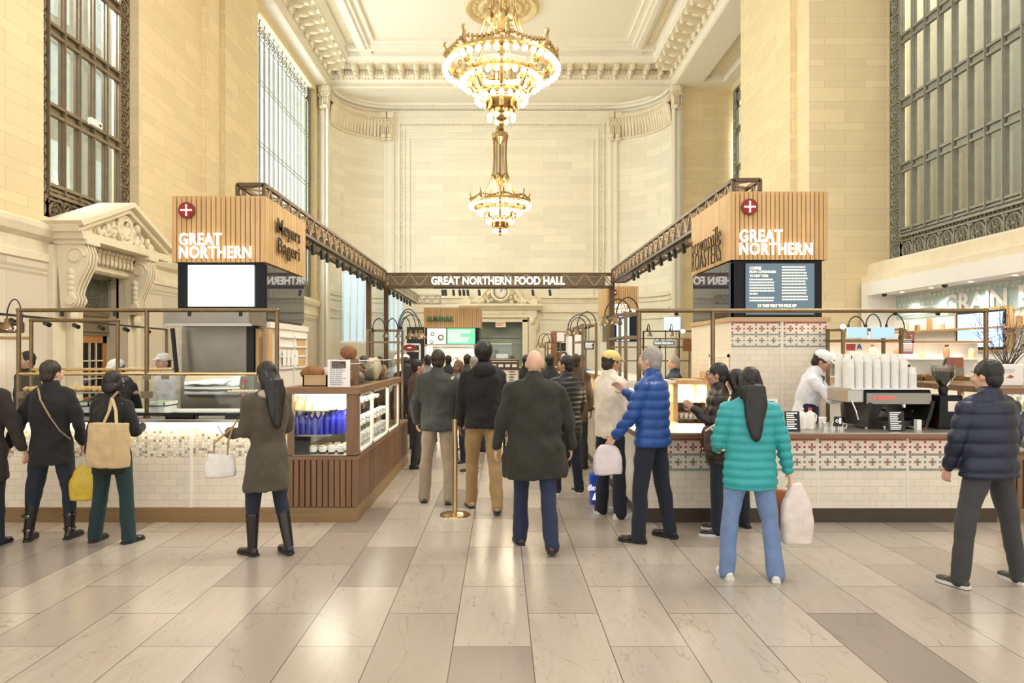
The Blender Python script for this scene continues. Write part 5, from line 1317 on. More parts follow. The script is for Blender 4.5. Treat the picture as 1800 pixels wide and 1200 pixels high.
root = thing('chalk_menu', 'small blackboard menu hanging inside the middle distance rack', 'blackboard', (X(1035,10.9),10.9,Z(614,10.9))); boxo('board', m_slate, X(1027,10.9), X(1044,10.9), 10.9, 10.92, Z(614,10.9), Z(601,10.9), root)
mb = MB()
for i in range(5): mb.box(X(1029,10.9), X(1042-(i%3),10.9), 10.893, 10.9, Z(603.5+i*2.1,10.9), Z(603+i*2.1,10.9)+.004)
mb.build('chalk_lines', m_signw, root); MB().cyl((X(1035,10.9),10.91,Z(601,10.9)),(X(1035,10.9),10.91,Z(569,10.3)),.006,5).build('hanger', m_black, root)
# small machines and cases at the end of the aisle
root = thing('service_counter', 'low white service counter across the far end of the aisle', 'counter', (0,19,0))
boxo('counter_front', m_white, X(848,19), X(950,19), 19, 19.7, 0, 1.0, root); boxo('worktop', m_oakx, X(846,19), X(952,19), 18.95, 19.75, 1.0, 1.05, root)
root = thing('glass_display', 'square glass display box on the far service counter', 'display box', (X(880,19.2),19.3,1.05)); acrylic(root, X(863,19.2), X(900,19.2), 19.1, 19.5, 1.05, Z(604,19.2)); boxo('appliance', m_steel, X(870,19.3), X(895,19.3), 19.2, 19.4, 1.055, 1.5, root); boxo('appliance_lid', m_white, X(872,19.3), X(893,19.3), 19.2, 19.4, 1.5, 1.75, root)
for i in range(5): 
    o = MB().cyl((X(905+i*7,19.2),19.3,1.05),(X(905+i*7,19.2),19.3,1.35+.05*(i%3)),.05,10).build('canister', (m_brassb,m_white,m_oak)[i%3]); tag(o, ('brass canister','white canister','timber canister')[i%3]+(' at left of the group' if i<3 else ' at right of the group')+' on far service counter', 'canister')
# menu stand in the queue
root = thing('menu_stand', 'tall dark framed menu board standing in the queue', 'menu board', (X(887,11.5),11.5,0))
bx0, bx1 = X(861,11.5), X(912,11.5)
MB().box(bx0,bx1,11.5,11.53,.9,Z(630,11.5)).build('board', m_cream, root); MB().tube([(bx0,11.5,.9),(bx1,11.5,.9),(bx1,11.5,Z(630,11.5)),(bx0,11.5,Z(630,11.5))], .015, 5, True).build('frame', m_brass, root); MB().box(bx0+.01,bx1-.01,11.49,11.5,Z(650,11.5),Z(632,11.5)).build('header', m_choc, root)
MB().cyl(((bx0+bx1)/2,11.52,0),((bx0+bx1)/2,11.52,.9),.02,8).build('pole', m_black, root); MB().cyl(((bx0+bx1)/2,11.52,0),((bx0+bx1)/2,11.52,.02),.2,20).build('foot', m_black, root)
mb = MB(); rr_ = random.Random(4)
for i in range(12):
    for c_ in range(3):
        xx = bx0+.03+c_*.15; mb.box(xx, xx+rr_.uniform(.06,.12), 11.488, 11.495, 1.5-i*.045, 1.515-i*.045)
mb.build('menu_text', m_choc, root)
mb = MB()
for c_ in range(4): mb.box(bx0+.03+c_*.115, bx0+.11+c_*.115, 11.482, 11.49, Z(645,11.5), Z(640,11.5))
mb.box(bx0+.03,bx1-.03,11.482,11.49,Z(636,11.5),Z(634.5,11.5)); mb.build('header_text', m_cream, root)
# stanchions
def stanchion(px, Y, ztop, label, lean=0):
    root = thing('stanchion', label, 'stanchion', (X(px,Y),Y,0)); x = X(px,Y)
    MB().lathe([(0,.035),(.03,.035),(.06,.03),(.165,.012),(.17,0),(0,0)], (x,Y,0), 32).build('base', m_brassb, root)
    MB().cyl((x,Y,.03),(x+lean,Y,ztop-.1),.026,16).build('pole', m_brassb, root); MB().lathe([(.026,-.1),(.031,-.1),(.031,-.02),(.033,0),(.02,.012),(0,.012)],(x+lean,Y,ztop),16).build('belt_head', m_brassb, root)
    return root
stanchion(800, 7.5, Z(738,7.5), 'nearest polished brass queue post in the aisle')
stanchion(827, 10.3, .98, 'second polished brass queue post between the walking men')
stanchion(886, 13.2, .98, 'far brass queue post right of the tan trousers')
stanchion(818, 12.6, .98, 'farthest left brass queue post deep in the aisle')

# ---- coffee counter top
tilted_card('chalk_sign', 'leaning black chalk sign left of the milk jugs', 'sign', 1381, 1407, 723, 758, 7.25, m_slate, m_signw, 8, .12, zk)
tilted_card('chalk_sign', 'leaning black chalk sign in front of the espresso machine', 'sign', 1563, 1591, 723, 758, 7.25, m_slate, m_signw, 10, .12, zk)
for i, (px_, m_, l_) in enumerate(((1409,m_white,'white plastic milk jug with white cap beside chalk sign'),(1424,m_redp,'white plastic milk jug with orange red cap'))):
    root = thing('milk_jug', l_, 'milk jug', (X(px_,7.45),7.45,zk)); w = .047
    MB().lathe([(0,0),(w*1.25,0),(w*1.32,.02),(w*1.32,.13),(w*.9,.185),(w*.42,.20),(w*.42,.215),(0,.215)], (X(px_,7.45),7.45,zk), 4).build('jug', M('milk_plastic%d'%i,(.88,.85,.78),.35), root, .012)
    MB().cyl((X(px_,7.45),7.45,zk+.213),(X(px_,7.45),7.45,zk+.235),.022,12).build('cap', m_, root)
    MB().tube([(X(px_,7.45)+.04,7.45,zk+.18),(X(px_,7.45)+.07,7.45,zk+.15),(X(px_,7.45)+.06,7.45,zk+.08)],.008,6).build('handle', m_white, root)
pt = thing('steel_pitcher', 'small steel milk pitcher on the counter left of the espresso machine', 'pitcher', (0,0,0), 'steel pitchers on the coffee counter')
MB().lathe([(0,0),(.042,0),(.044,.01),(.036,.07),(.04,.085),(.037,.085),(.034,.07),(.038,.012),(0,.01)],n=18).build('body', m_chrome, pt); MB().tube([(.04,0,.075),(.07,0,.07),(.068,0,.03),(.042,0,.02)],.005,6).build('handle', m_chrome, pt)
for i, px_ in enumerate((1450,1463,1477)):
    o = pt if i == 0 else clone(pt); o.location = (X(px_,7.35), 7.35, zk)
root = thing('espresso_machine', 'black and chrome espresso machine on the coffee counter', 'coffee machine', (X(1555,7.6),7.7,zk))
ex0, ex1 = X(1484,7.6), X(1627,7.6); ez1 = Z(684,7.6); ex2 = X(1512,7.6)
MB().prism([(7.50,ez1-.03),(7.52,ez1),(8.05,ez1),(8.05,ez1-.16),(7.50,ez1-.16)], 'x', ex2, ex1).build('upper_body', m_black, root, .008)
boxo('cup_tray', m_chrome, ex0+.02, ex1+.02, 7.48, 8.06, ez1, ez1+.015, root, .004)
MB().prism([(7.48,ez1-.155),(7.48,ez1-.035),(7.495,ez1-.035),(7.495,ez1-.155)], 'x', ex2+.01, ex1-.01).build('front_fascia', m_steelh, root)
MB().prism([(X(1512,7.6),zk+.02),(X(1517,7.6),ez1-.14),(X(1522,7.6),ez1-.14),(X(1518,7.6),zk+.02)], 'y', 7.46, 8.0).build('side_frame', m_black, root)
MB().prism([(ex1-.02,zk+.14),(ex1+.02,ez1-.12),(ex1-.01,ez1-.12),(ex1-.10,zk+.02),(ex1-.07,zk+.02)], 'y', 7.46, 8.0).build('side_frame', m_black, root)
boxo('back_plate', m_steelh, ex2, ex1-.05, 7.95, 8.0, zk+.06, ez1-.15, root)
boxo('drip_tray', m_black, ex2, ex1-.06, 7.48, 8.0, zk+.03, zk+.09, root, .006)
for i in range(4): MB().cyl((ex2+.05+i*.2,7.56,zk),(ex2+.05+i*.2,7.56,zk+.03),.02,8).build('foot', m_chrome, root)
MB().prism([(X(1528,7.55),zk+.09),(X(1546,7.55),zk+.09),(X(1560,7.55),ez1-.15),(X(1540,7.55),ez1-.15)], 'y', 7.6, 7.7).build('leg_brace', m_black, root)
for px_ in (1545,1590): 
    MB().cyl((X(px_,7.7),7.72,ez1-.15),(X(px_,7.7),7.72,ez1-.21),.035,16).build('group_head', m_chrome, root); MB().cyl((X(px_,7.7),7.70,ez1-.22),(X(px_,7.7),7.55,ez1-.24),.012,8).build('portafilter_handle', m_black, root)
text('LA MARZOCCO', .05, (X(1555,7.47),7.475,Z(699,7.47)), FRONT, emis('red_lit_badge',(.75,.06,.05),1.0), root, 'machine_badge', .002, .001, width=40*7.47/1200, height=4.5*7.47/1200)
boxo('left_side_body', m_steel, ex0, ex2, 7.52, 8.0, ez1-.14, ez1, root, .006)
MB().tube([(X(1497,7.5),7.5,ez1-.12),(X(1503,7.5),7.48,zk+.2),(X(1509,7.5),7.5,zk+.1)],.008,6).build('steam_wand', m_chrome, root)
# paper cups stacked on it
def cupstack(n, h):
    mb = MB()
    pr = [(0,0),(.036,0)]
    for i in range(n):
        z = .085+i*(h-.1)/n; pr += [(.043,z),(.0465,z+.002),(.0465,z+.007),(.0435,z+.008)]
    pr += [(.040,pr[-1][1]),(0,pr[-1][1]-.0)]
    return MB().lathe([(r, h-z) for r, z in reversed(pr)], n=18)
cs_ = [cupstack(22,.40).build('cup_stack', m_white), cupstack(18,.34).build('cup_stack', m_white)]
f_ = [True, True]; kk = 0; cbase = ez1+.015
for j in range(3):
    for i in range(8):
        t_ = 0 if (i+j)%3 else 1; 
        if i == 7: t_ = 1
        o = cs_[t_] if f_[t_] else clone(cs_[t_]); f_[t_] = False
        o.location = (X(1491,7.6)+i*.098+(.03 if j%2 else 0), 7.56+j*.12, cbase); o.scale = (1,1,(.72 if i == 7 else 1))
        tag(o, 'inverted stack of white paper cups on the espresso machine', 'cup stack', 'paper cup stacks on the espresso machine')
root = thing('coffee_grinder', 'black coffee grinder with clear bean hopper right of espresso machine', 'coffee grinder', (X(1660,7.6),7.6,zk)); gx = X(1661,7.6)
MB().prism([(gx-.15,zk),(gx+.15,zk),(gx+.12,zk+.37),(gx-.13,zk+.37)], 'y', 7.48, 7.75).build('body', m_blackg, root, .015)
MB().lathe([(.04,.37),(.05,.42),(.045,.46),(.03,.47)], (gx-.02,7.6,zk), 18).build('collar', m_black, root)
MB().lathe([(.04,.46),(.11,.57),(.12,.70),(.118,.70),(.108,.575),(.036,.465)], (gx-.02,7.6,zk), 24).build('bean_hopper', m_glassw, root)
MB().lathe([(0,.46),(.036,.466),(.104,.575),(.11,.63),(0,.64)], (gx-.02,7.6,zk), 20).build('coffee_beans', M('coffee_beans',(.06,.03,.015),.4,var=.4,scale=80,bmp=.8,bs=120), root)
boxo('label_plate', m_cream, X(1667,7.47), X(1684,7.47), 7.47, 7.48, Z(723,7.47), Z(705,7.47), root)
o = boxo('red_box', m_redp, X(1622,7.55), X(1636,7.55), 7.6, 7.7, zk, zk+.12); tag(o, 'small red box between espresso machine and grinder', 'box')
o = boxo('white_carton', m_white, X(1617,7.35), X(1625,7.35), 7.4, 7.46, zk, zk+.11); tag(o, 'narrow white carton in front of the red box', 'carton')
root = thing('counter_notice', 'white framed notice with dark photo near pillar behind teal jacket', 'notice', (X(1356,7.8),7.8,zk)); boxo('notice_sheet', m_paper, X(1343,7.8), X(1367,7.8), 7.8, 7.81, zk, Z(701,7.8), root); boxo('notice_photo', m_choc, X(1347,7.79), X(1360,7.79), 7.79, 7.8, Z(715,7.8), Z(705,7.8), root)
root = thing('counter_screen', 'small black and white order display by the pitchers', 'display', (X(1474,7.28),7.28,zk)); boxo('display_panel', m_slate, X(1467,7.28), X(1481,7.28), 7.28, 7.3, zk+.05, zk+.155, root, .003); MB().cyl((X(1474,7.28),7.29,zk),(X(1474,7.28),7.29,zk+.06),.006,6).build('stem', m_chrome, root); MB().torus((X(1472,7.27),7.277,zk+.11),.014,.003,10,4,'y').box(X(1476,7.27),X(1479,7.27),7.275,7.279,zk+.08,zk+.14).build('display_marks', m_signw, root)
# vase of twigs
root = thing('twig_vase', 'square white vase of bare budding branches with a printed card', 'vase', (X(1772,7.7),7.7,1.41)); vx = X(1772,7.7)
vx0, vx1 = X(1740,7.6), X(1800,7.6)
MB().box(max(vx0,dx0+.03),vx1,7.6,7.85,1.41,Z(640,7.6)).build('vase', m_white, root, .01); boxo('card', m_paper, X(1748,7.59), X(1797,7.59), 7.585, 7.6, 1.42, Z(642,7.6), root)
mb = MB().sph((X(1777,7.58),7.583,Z(662,7.58)),(.03,.004,.018),8,6); mb.tube([(X(1770,7.58),7.583,Z(664,7.58)),(X(1776,7.58),7.583,Z(659,7.58)),(X(1783,7.58),7.583,Z(662,7.58))],.004,5); mb.build('card_drawing', M('rust_print',(.4,.15,.08),.7), root)
mb = MB()
for i in range(3): mb.box(X(1762,7.58), X(1785-i*2,7.58), 7.582, 7.585, Z(650+i*2.5,7.58), Z(650+i*2.5,7.58)+.004)
mb.build('card_text', M('grey_print2',(.4,.36,.3),.7), root)
rr_ = random.Random(12)
for i in range(30):
    a = rr_.uniform(-1,1); b_ = rr_.uniform(-.35,.35); h = rr_.uniform(.45,.95)*(1-.25*abs(a)); mb = MB(); bu = MB()
    pts = []; 
    for k in range(8):
        t = k/7; pts.append(Vector((vx+.07*a*(1-t)*.4+a*.50*t**1.1+.02*math.sin(9*t+i), 7.72+b_*t*.5, Z(640,7.6)-.05+h*t)))
    mb.tube(pts, [.005*(1-.7*k/7) for k in range(8)], 5)
    for k in range(3,7):
        if rr_.random() < .8:
            q_ = pts[k]+Vector((rr_.uniform(-.07,.07),rr_.uniform(-.03,.03),.06)); mb.tube([pts[k],q_],.0018,4); bu.sph(q_,(.006,.006,.010),5,4)
        bu.sph(pts[k]+Vector((.006,0,0)),(.006,.006,.010),5,4)
    tw = mb.build('branch', m_twig, root); bu.build('buds', m_catkin, tw)
# ---- the white shop front under the right window
root = thing('grain_shop_front', 'white framed shop recess with pale patterned wall reading GRAIN', 'shop front', (9.7,14,0))
boxo('fascia', m_white, 9.3, 10.05, YN+6, 17.6, 3.27, 3.56, root); boxo('end_frame', m_white, 9.3, 10.05, 17.3, 17.6, 0, 3.235, root); boxo('soffit', m_white, 9.3, 10.05, YN+6, 17.6, 3.235, 3.27, root)
boxo('inner_wall', m_white, 9.98, 10.05, YN+6, 17.3, 0, 3.24, root)
pw = boxo('patterned_band', M('pale_aqua_panel',(.42,.56,.56),.3), 9.96, 9.98, YN+6, 17.2, 2.62, 3.20, root)
mb = MB()
for i in range(60):
    for j, z in enumerate((3.12,2.96)):
        y = 17.1-i*.16-(j%2)*.08; 
        if j == 1 and y < 15.6: continue
        mb.box(9.95,9.96,y-.05,y+.05,z-.014,z+.014).box(9.95,9.96,y-.014,y+.014,z-.05,z+.05)
mb.box(9.95,9.96,15.6,17.2,2.84,2.87).box(9.95,9.96,15.6,17.2,2.70,2.73)
mb.build('white_crosses', m_white, pw)
text('GRAIN', .4, (9.945,14.35,2.86), LEFTF, m_white, pw, 'grain_lettering', .01, .01, width=1.9, height=.42); text('BAR', .4, (9.945,12.5,2.86), LEFTF, m_white, pw, 'bar_lettering', .01, .01, width=1.2, height=.42)
for y in (16.4,15.3,14.0,12.8,11.5): MB().cyl((9.65,y,3.235),(9.65,y,3.245),.05,12).build('downlight', m_led, root); lamp('downlight_lamp','SPOT',(9.65,y,3.22),28,(1,.96,.88),.05,spot=120,parent=root)
for y in (16.9,14.6): MB().sph((9.5,y,3.22),(.06,.06,.05),10,6).build('ceiling_camera', m_black, root)
boxo('timber_shelf', m_oak, 9.65, 9.98, 10, 17, 2.26, 2.30, root); boxo('lower_shelf', m_white, 9.6, 9.98, 10, 17, 1.50, 1.54, root); boxo('back_counter', m_whitew, 9.3, 9.98, 10, 17.3, 0, 1.0, root)
root = thing('wall_screen', 'blue lit menu screen in a pale wooden frame behind the branches', 'screen', (9.9,14,1.85))
boxo('frame', m_oak, 9.88, 9.95, 13.25, 14.86, 1.80, 2.70, root); boxo('bezel', m_black, 9.86, 9.88, 13.34, 14.78, 1.85, 2.64, root); s_ = boxo('panel', m_scrblue, 9.85, 9.86, 13.4, 14.72, 1.90, 2.60, root)
mb = MB()
for i in range(9): mb.box(9.84,9.85,13.5+(i%3)*.1,14.3-(i*5%4)*.12,1.96+i*.07,1.972+i*.07)
mb.build('screen_lines', m_scrw, s_)
for i in range(9):
    y = 16.5-i*.45; h = (.22,.14,.26,.12,.2,.16,.24,.1,.18)[i]
    if y < 15 and y > 13.1: continue
    o = MB().cyl((9.8,y,2.30),(9.8,y,2.30+h),.06,12).build('storage_jar', (m_cream,m_brassb,m_oak)[i%3]); tag(o, 'small jar on the timber shelf of white shop recess', 'jar', 'jars on the timber shelf')
# back bar between espresso machine and shop front
root = thing('back_bar', 'white shelving unit with lit niches behind the coffee counter', 'shelving', (7,12,0))
bx0, bx1 = 5.3, 8.6
boxo('back_panel', m_white, bx0, bx1, 12.3, 12.35, 0, 1.95, root); boxo('base_cabinet', m_white, bx0, bx1, 11.7, 12.3, 0, .95, root); boxo('worktop', m_oakx, bx0, bx1, 11.65, 12.35, .95, .99, root)
for z in (1.35,1.66): boxo('shelf', m_whitew, bx0, bx1, 12.0, 12.3, z, z+.025, root)
boxo('top_shelf', m_oakx, bx0, bx1, 11.95, 12.35, 1.95, 1.99, root); lamp('back_bar_led','AREA',(6.9,12.0,1.93),18,(1,.97,.92),3,.3,(R(-25),0,0),parent=root)
root = thing('red_notice', 'slanted dark red printed poster behind the paper cups', 'poster', (X(1605,11.8),11.8,1.66+.1))
MB().prism([(X(1591,11.8),Z(622,11.8)),(X(1614,11.8),Z(622,11.8)),(X(1618,11.8),Z(582,11.8)),(X(1596,11.8),Z(582,11.8))], 'y', 11.95, 11.965).build('sheet', M('faded_red_paper',(.42,.14,.14),.6), root)
mb = MB()
for i in range(9): mb.box(X(1597,11.8)+.01*i*0, X(1612,11.8), 11.944, 11.95, Z(590+i*3.4,11.8), Z(590+i*3.4,11.8)+.012)
mb.build('printed_lines', m_paper, root)
root = thing('inspection_card', 'red and white card with blue letter A behind the paper cups', 'card', (X(1505,9.0),9.0,Z(618,9)))
boxo('red_card', M('card_red',(.55,.08,.08),.5), X(1488,9.02), X(1504,9.02), 9.02, 9.03, Z(616,9.02), Z(604,9.02), root); boxo('grade_card', m_paper, X(1506,9.02), X(1516,9.02), 9.02, 9.03, Z(616,9.02), Z(603,9.02), root); text('A', .1, (X(1511,9.01),9.015,Z(609,9.01)), FRONT, M('blue_ink',(.03,.08,.35),.6), root, 'grade_letter', .001, .002, height=.07)
for i in range(14):
    x = 5.5+i*.22; z = (1.375,1.685)[i%2]; h = .12+.06*(i%3)
    o = MB().lathe([(0,0),(.05,0),(.055,h*.7),(.03,h*.85),(.03,h),(0,h)],(x,12.12,z),12).build('shelf_bottle', (m_cream,m_oak,m_steel,m_bread)[i%4]); tag(o, 'small container on the white shelving behind the coffee counter', 'container', 'containers on the white back shelves')
tray('pastry_basket', 'shallow tray of brown buns behind the coffee grinder', 'tray', X(1615,9), X(1700,9), 8.9, 9.2, Z(668,9), m_brass, 'bun', m_bread, 14, (.05,.05,.035))
root = thing('bun_table', 'narrow timber shelf table carrying the bun tray', 'table', (X(1655,9),9.05,0)); boxo('tabletop', m_oakx, X(1610,9), X(1720,9), 8.85, 9.3, Z(668,9)-.04, Z(668,9), root)
for x in (X(1614,9),X(1716,9)):
    for y in (8.88,9.27): boxo('leg', m_brass, x-.015, x+.015, y-.015, y+.015, 0, Z(668,9)-.04, root)
for i, (a, b, t_, u) in enumerate(((1658,1676,635,650),(1679,1696,617,635),(1679,1697,636,650))):
    o = boxo('tea_tin', (M('copper_tin',(.40,.16,.10),.3,.6),M('copper_tin2',(.36,.15,.10),.3,.6),m_bronze)[i], X(a,9.1), X(b,9.1), 9.22-.1, 9.28, Z(668,9)+.0 if i != 1 else Z(668,9)+.165, (Z(668,9)+.16) if i != 1 else Z(668,9)+.30, None, .006); tag(o, ('copper coloured tin left on the bun table','copper tin stacked highest on bun table','grey green tin under the highest copper tin')[i], 'tin')
# bag on the floor
root = thing('shopping_bag', 'royal blue carrier bag with white print on floor beside white sweater man', 'bag', (X(1046,8.1),8.1,0)); sx0, sx1 = X(1036,8.1), X(1062,8.1)
MB().hexa([(sx0+.01,8.0,0),(sx1,8.0,0),(sx1,8.2,0),(sx0+.01,8.2,0),(sx0,8.06,.34),(sx1+.01,8.06,.34),(sx1+.01,8.14,.36),(sx0,8.14,.36)]).build('bag_body', M('royal_blue_plastic',(.02,.07,.50),.3), root, .01)
text('dler', .1, (X(1042,7.98),8.015,.20), FRONT, m_signw, root, 'bag_print', .002, 0, width=.11, height=.07); MB().prism([(sx0+.02,.06),(sx0+.09,.06),(sx0+.12,.15),(sx0+.05,.14)],'y',7.99,8.0).prism([(sx0+.11,.05),(sx0+.16,.05),(sx0+.17,.13)],'y',7.99,8.0).build('bag_mark', m_signw, root)
MB().tube([(sx0+.04,8.07,.34),(sx0+.06,8.05,.42),(sx1-.06,8.05,.42),(sx1-.04,8.07,.34)],.006,6).build('handle', M('blue_handle',(.02,.05,.4),.4), root)
# ================================================================ PEOPLE
def cap_(mb, a, b, ra, rb, n=12):
    a = Vector(a); b = Vector(b); mb.sph(a, ra, n, 8); mb.sph(b, rb, n, 8)
    d = (b-a)
    if d.length > 1e-4: mb.tube([a, a+d*.5, b], [ra, (ra+rb)/2, rb], n)
def remesh(mb, name, mat, parent, vox, it=3, disp=None):
    o = mb.build('tmp', [mat] if not isinstance(mat, list) else mat, parent)
    md = o.modifiers.new('r', 'REMESH'); md.mode = 'VOXEL'; md.voxel_size = vox; md.use_smooth_shade = True
    if it: sm = o.modifiers.new('s', 'SMOOTH'); sm.factor = .5; sm.iterations = it
    dg = bpy.context.evaluated_depsgraph_get(); dg.update()
    me = D.meshes.new_from_object(o.evaluated_get(dg)); me.name = name
    D.objects.remove(o)
    if disp:
        ns = [v.normal.copy() for v in me.vertices]
        for v, n in zip(me.vertices, ns): v.co = v.co+n*disp(v.co, n)
    me.materials.clear(); me.materials.append(mat); me.polygons.foreach_set('use_smooth', [True]*len(me.polygons))
    q = D.objects.new(name, me); COL.objects.link(q)
    if parent: q.parent = parent
    return q
def fabric(name, c, rough=.85, var=.15, scale=14, bs=220, st=.25, sheen=.06):
    m = M(name, c, rough, 0, var, scale, st, bs); m.node_tree.nodes['Principled BSDF'].inputs['Sheen Weight'].default_value = sheen; return m
SK = {'light': M('skin_light', (.62,.38,.27), .5, var=.08, scale=12), 'mid': M('skin_medium', (.48,.27,.17), .5, var=.08, scale=12), 'dark': M('skin_dark', (.20,.10,.06), .5, var=.08, scale=12)}
for m_ in SK.values(): m_.node_tree.nodes['Principled BSDF'].inputs['Subsurface Weight'].default_value = .05
HAIR = {'black': M('black_hair', (.008,.006,.005), .45, var=.4, scale=30, stretch=(1,1,.08), bmp=.6, bs=60), 'brown': M('brown_hair', (.026,.014,.008), .5, var=.4, scale=30, stretch=(1,1,.08), bmp=.6, bs=60), 'grey': M('grey_hair', (.30,.27,.24), .6, var=.3, scale=30, bmp=.5), 'red': M('auburn_hair', (.12,.045,.02), .5, var=.4, scale=30, stretch=(1,1,.08), bmp=.6, bs=60)}
m_eye = M('eye_white', (.75,.72,.68), .2); m_iris = M('iris_dark', (.03,.02,.015), .15); m_lip = M('lips', (.42,.17,.13), .5)
def folds(amp, sc=7, zs=2.0, seed=0):
    o_ = Vector((seed*3.1, seed*1.7, 0))
    return lambda p, n: amp*(noise.noise(Vector((p.x*sc, p.y*sc, p.z*sc*zs))+o_)+.6*abs(noise.noise(Vector((p.x*sc*2, p.y*sc*2, p.z*sc*zs*1.4))+o_)))
def puff(amp, per, seed=0):
    return lambda p, n: amp*(abs(math.sin(PI*(p.z+.012*noise.noise(Vector((p.x*5, p.y*5, seed))))/per))**.55-.5)+.004*noise.noise(Vector((p.x*14, p.y*14, p.z*9)))
def person(x, y, H, head=0, lean=0, legs=None, arms=None, label='', grp=None, skin='light', hair=('short','black'), top=None, bottom=None, shoes=None, near=True, hat=None, look=(0,0), apron=None, hem=.80, width=1.0, puffer=None, coat=False, collar=True, boots=None, seed=0, topname='jacket', flare=1.0, extras=None, belly=1.0):
    """legs: ((thigh dir),(shank dir)) for left, right; arms the same; local frame faces +Y"""
    s = H/1.75; fv, cv = (.0075, .013) if near else (.016, .022)
    V = Vector; base = thing('person', label, 'person', (0,0,0), grp)
    legs = legs or (((-.06,.04,-1),(-.02,-.03,-1)), ((.06,.02,-1),(.02,-.04,-1)))
    arms = arms or (((-.16,.0,-1),(-.05,.16,-1)), ((.16,.0,-1),(.05,.16,-1)))
    hips = [V((-.09,0,0)), V((.09,0,0))]; kn = []; an = []
    for h, (t, k) in zip(hips, legs):
        a = h+V(t).normalized()*.43; kn.append(a); an.append(a+V(k).normalized()*.42)
    pz = .075-min(a.z for a in an); piv = V((0,0,pz+.05))
    hips = [h+V((0,0,pz)) for h in hips]; kn = [k+V((0,0,pz)) for k in kn]; an = [a+V((0,0,pz)) for a in an]
    RL = Matrix.Rotation(-R(lean), 3, 'X')
    dz = pz-.925
    def S(p): p = V(p)+V((0,0,dz)); return piv+RL@(p-piv) if p.z > piv.z else p
    sh = [S((-.172*width,0,1.405)), S((.172*width,0,1.405))]; el = []; wr = []; ad = []
    for sp, (u, f) in zip(sh, arms):
        e = sp+V(u).normalized()*.28; el.append(e); fd = V(f).normalized(); wr.append(e+fd*.245); ad.append(fd)
    HR = Matrix.Rotation(R(look[0]), 3, 'Z')@Matrix.Rotation(-R(look[1]), 3, 'X')
    hc = S((0,.02,1.635)); nk = S((0,-.01,1.49)); 
    def HP(p): return hc+HR@V(p)
    sc = lambda mb: [mb.v.__setitem__(i, (v[0]*s, v[1]*s, v[2]*s)) for i, v in enumerate(mb.v)]
    def fin(mb, name, mat, vox, it=3, disp=None, parent=base): sc(mb); return remesh(mb, name, mat, parent, vox*s, it, disp)
    # --- the body, one continuous surface
    mb = MB()
    for i in (0,1):
        cap_(mb, hips[i], kn[i], .075, .052); cap_(mb, kn[i], an[i], .050, .036); cap_(mb, an[i], an[i]+V((0,.02,-.03)), .030, .026)
        cap_(mb, sh[i], el[i], .048, .038); cap_(mb, el[i], wr[i], .037, .024)
        sg = (-1,1)[i]; fd = ad[i]; inn = V((-sg,.2,0)); nrm = (inn-fd*inn.dot(fd)).normalized(); side = fd.cross(nrm).normalized()
        if side.y < 0: side = -side
        pc = wr[i]+fd*.045
        for k in range(4):
            q = wr[i]+fd*.085+side*(.026-.0175*k); cap_(mb, wr[i]+fd*.02+side*(.014-.009*k), q, .014, .0105, 8)
            ln = (.036,.040,.038,.030)[k]; curl = (.25,.32,.38,.45)[k]
            a = q+(fd+nrm*curl).normalized()*ln; b = a+(fd*.75+nrm*(curl+.5)).normalized()*ln*.75; cap_(mb, q, a, .0100, .0092, 8); cap_(mb, a, b, .0092, .0080, 8)
        a = wr[i]+fd*.025+side*.024; b = a+(fd*.6+side*.7+nrm*.3).normalized()*.04; cap_(mb, a, b, .0135, .011, 8); cap_(mb, b, b+(fd*.9+side*.2+nrm*.3).normalized()*.03, .011, .009, 8)
    cap_(mb, S((0,0,.98)), S((0,0,1.12)), .12, .11); mb.sph(S((0,0,1.28)), (.155,.095,.17), 14, 10); cap_(mb, S((-.15*width,0,1.40)), S((.15*width,0,1.40)), .06, .06)
    mb.sph(V((0,0,pz+.02)), (.15,.10,.11), 14, 10); cap_(mb, S((0,-.01,1.40)), nk, .062, .055); cap_(mb, nk, HP((0,-.01,-.06)), .054, .055)
    mb.sph(HP((0,-.012,.015)), (.074,.094,.100), 18, 12, HR); mb.sph(HP((0,.030,-.045)), (.056,.062,.068), 14, 10, HR); mb.sph(HP((0,.05,-.085)), (.034,.038,.028), 10, 8, HR)
    cap_(mb, HP((0,.088,.010)), HP((0,.108,-.028)), .009, .014, 8); mb.sph(HP((0,.075,.035)), (.045,.02,.014), 10, 6, HR)
    for sg in (-1,1): mb.sph(HP((sg*.076,-.005,-.012)), (.010,.020,.032), 8, 6, HR); mb.sph(HP((sg*.04,.06,-.03)), (.024,.024,.024), 8, 6, HR)
    body = fin(mb, 'body', SK[skin], fv, 2 if near else 1)
    if near:
        for sg in (-1,1):
            e = MB().sph(HP((sg*.031,.079,.010)), .0125, 10, 8); sc(e); eo = e.build('eye', m_eye, body)
            e = MB().sph(HP((sg*.031,.0865,.010)), .0065, 8, 6); sc(e); e.build('iris', m_iris, body)
            e = MB(); cap_(e, HP((sg*.018,.094,.034)), HP((sg*.045,.084,.034)), .004, .003, 6); sc(e); e.build('eyebrow', HAIR[hair[1]], body)
        e = MB(); cap_(e, HP((-.020,.091,-.062)), HP((0,.099,-.060)), .004, .006, 6); cap_(e, HP((0,.099,-.060)), HP((.020,.091,-.062)), .006, .004, 6); sc(e); e.build('lips', m_lip, body)
    # --- trousers
    mb = MB(); mb.sph(V((0,0,pz+.03)), (.168*belly,.118*belly,.13), 16, 10)
    fl = flare
    for i in (0,1):
        cap_(mb, hips[i], kn[i], .098, .070); end = an[i]+(kn[i]-an[i])*(-.05 if not boots else .5); cap_(mb, kn[i], end, .069, (.062 if not boots else .052)*fl)
    fin(mb, 'trousers', bottom, cv, 3, folds(.013*s, 6.5, .9, seed))
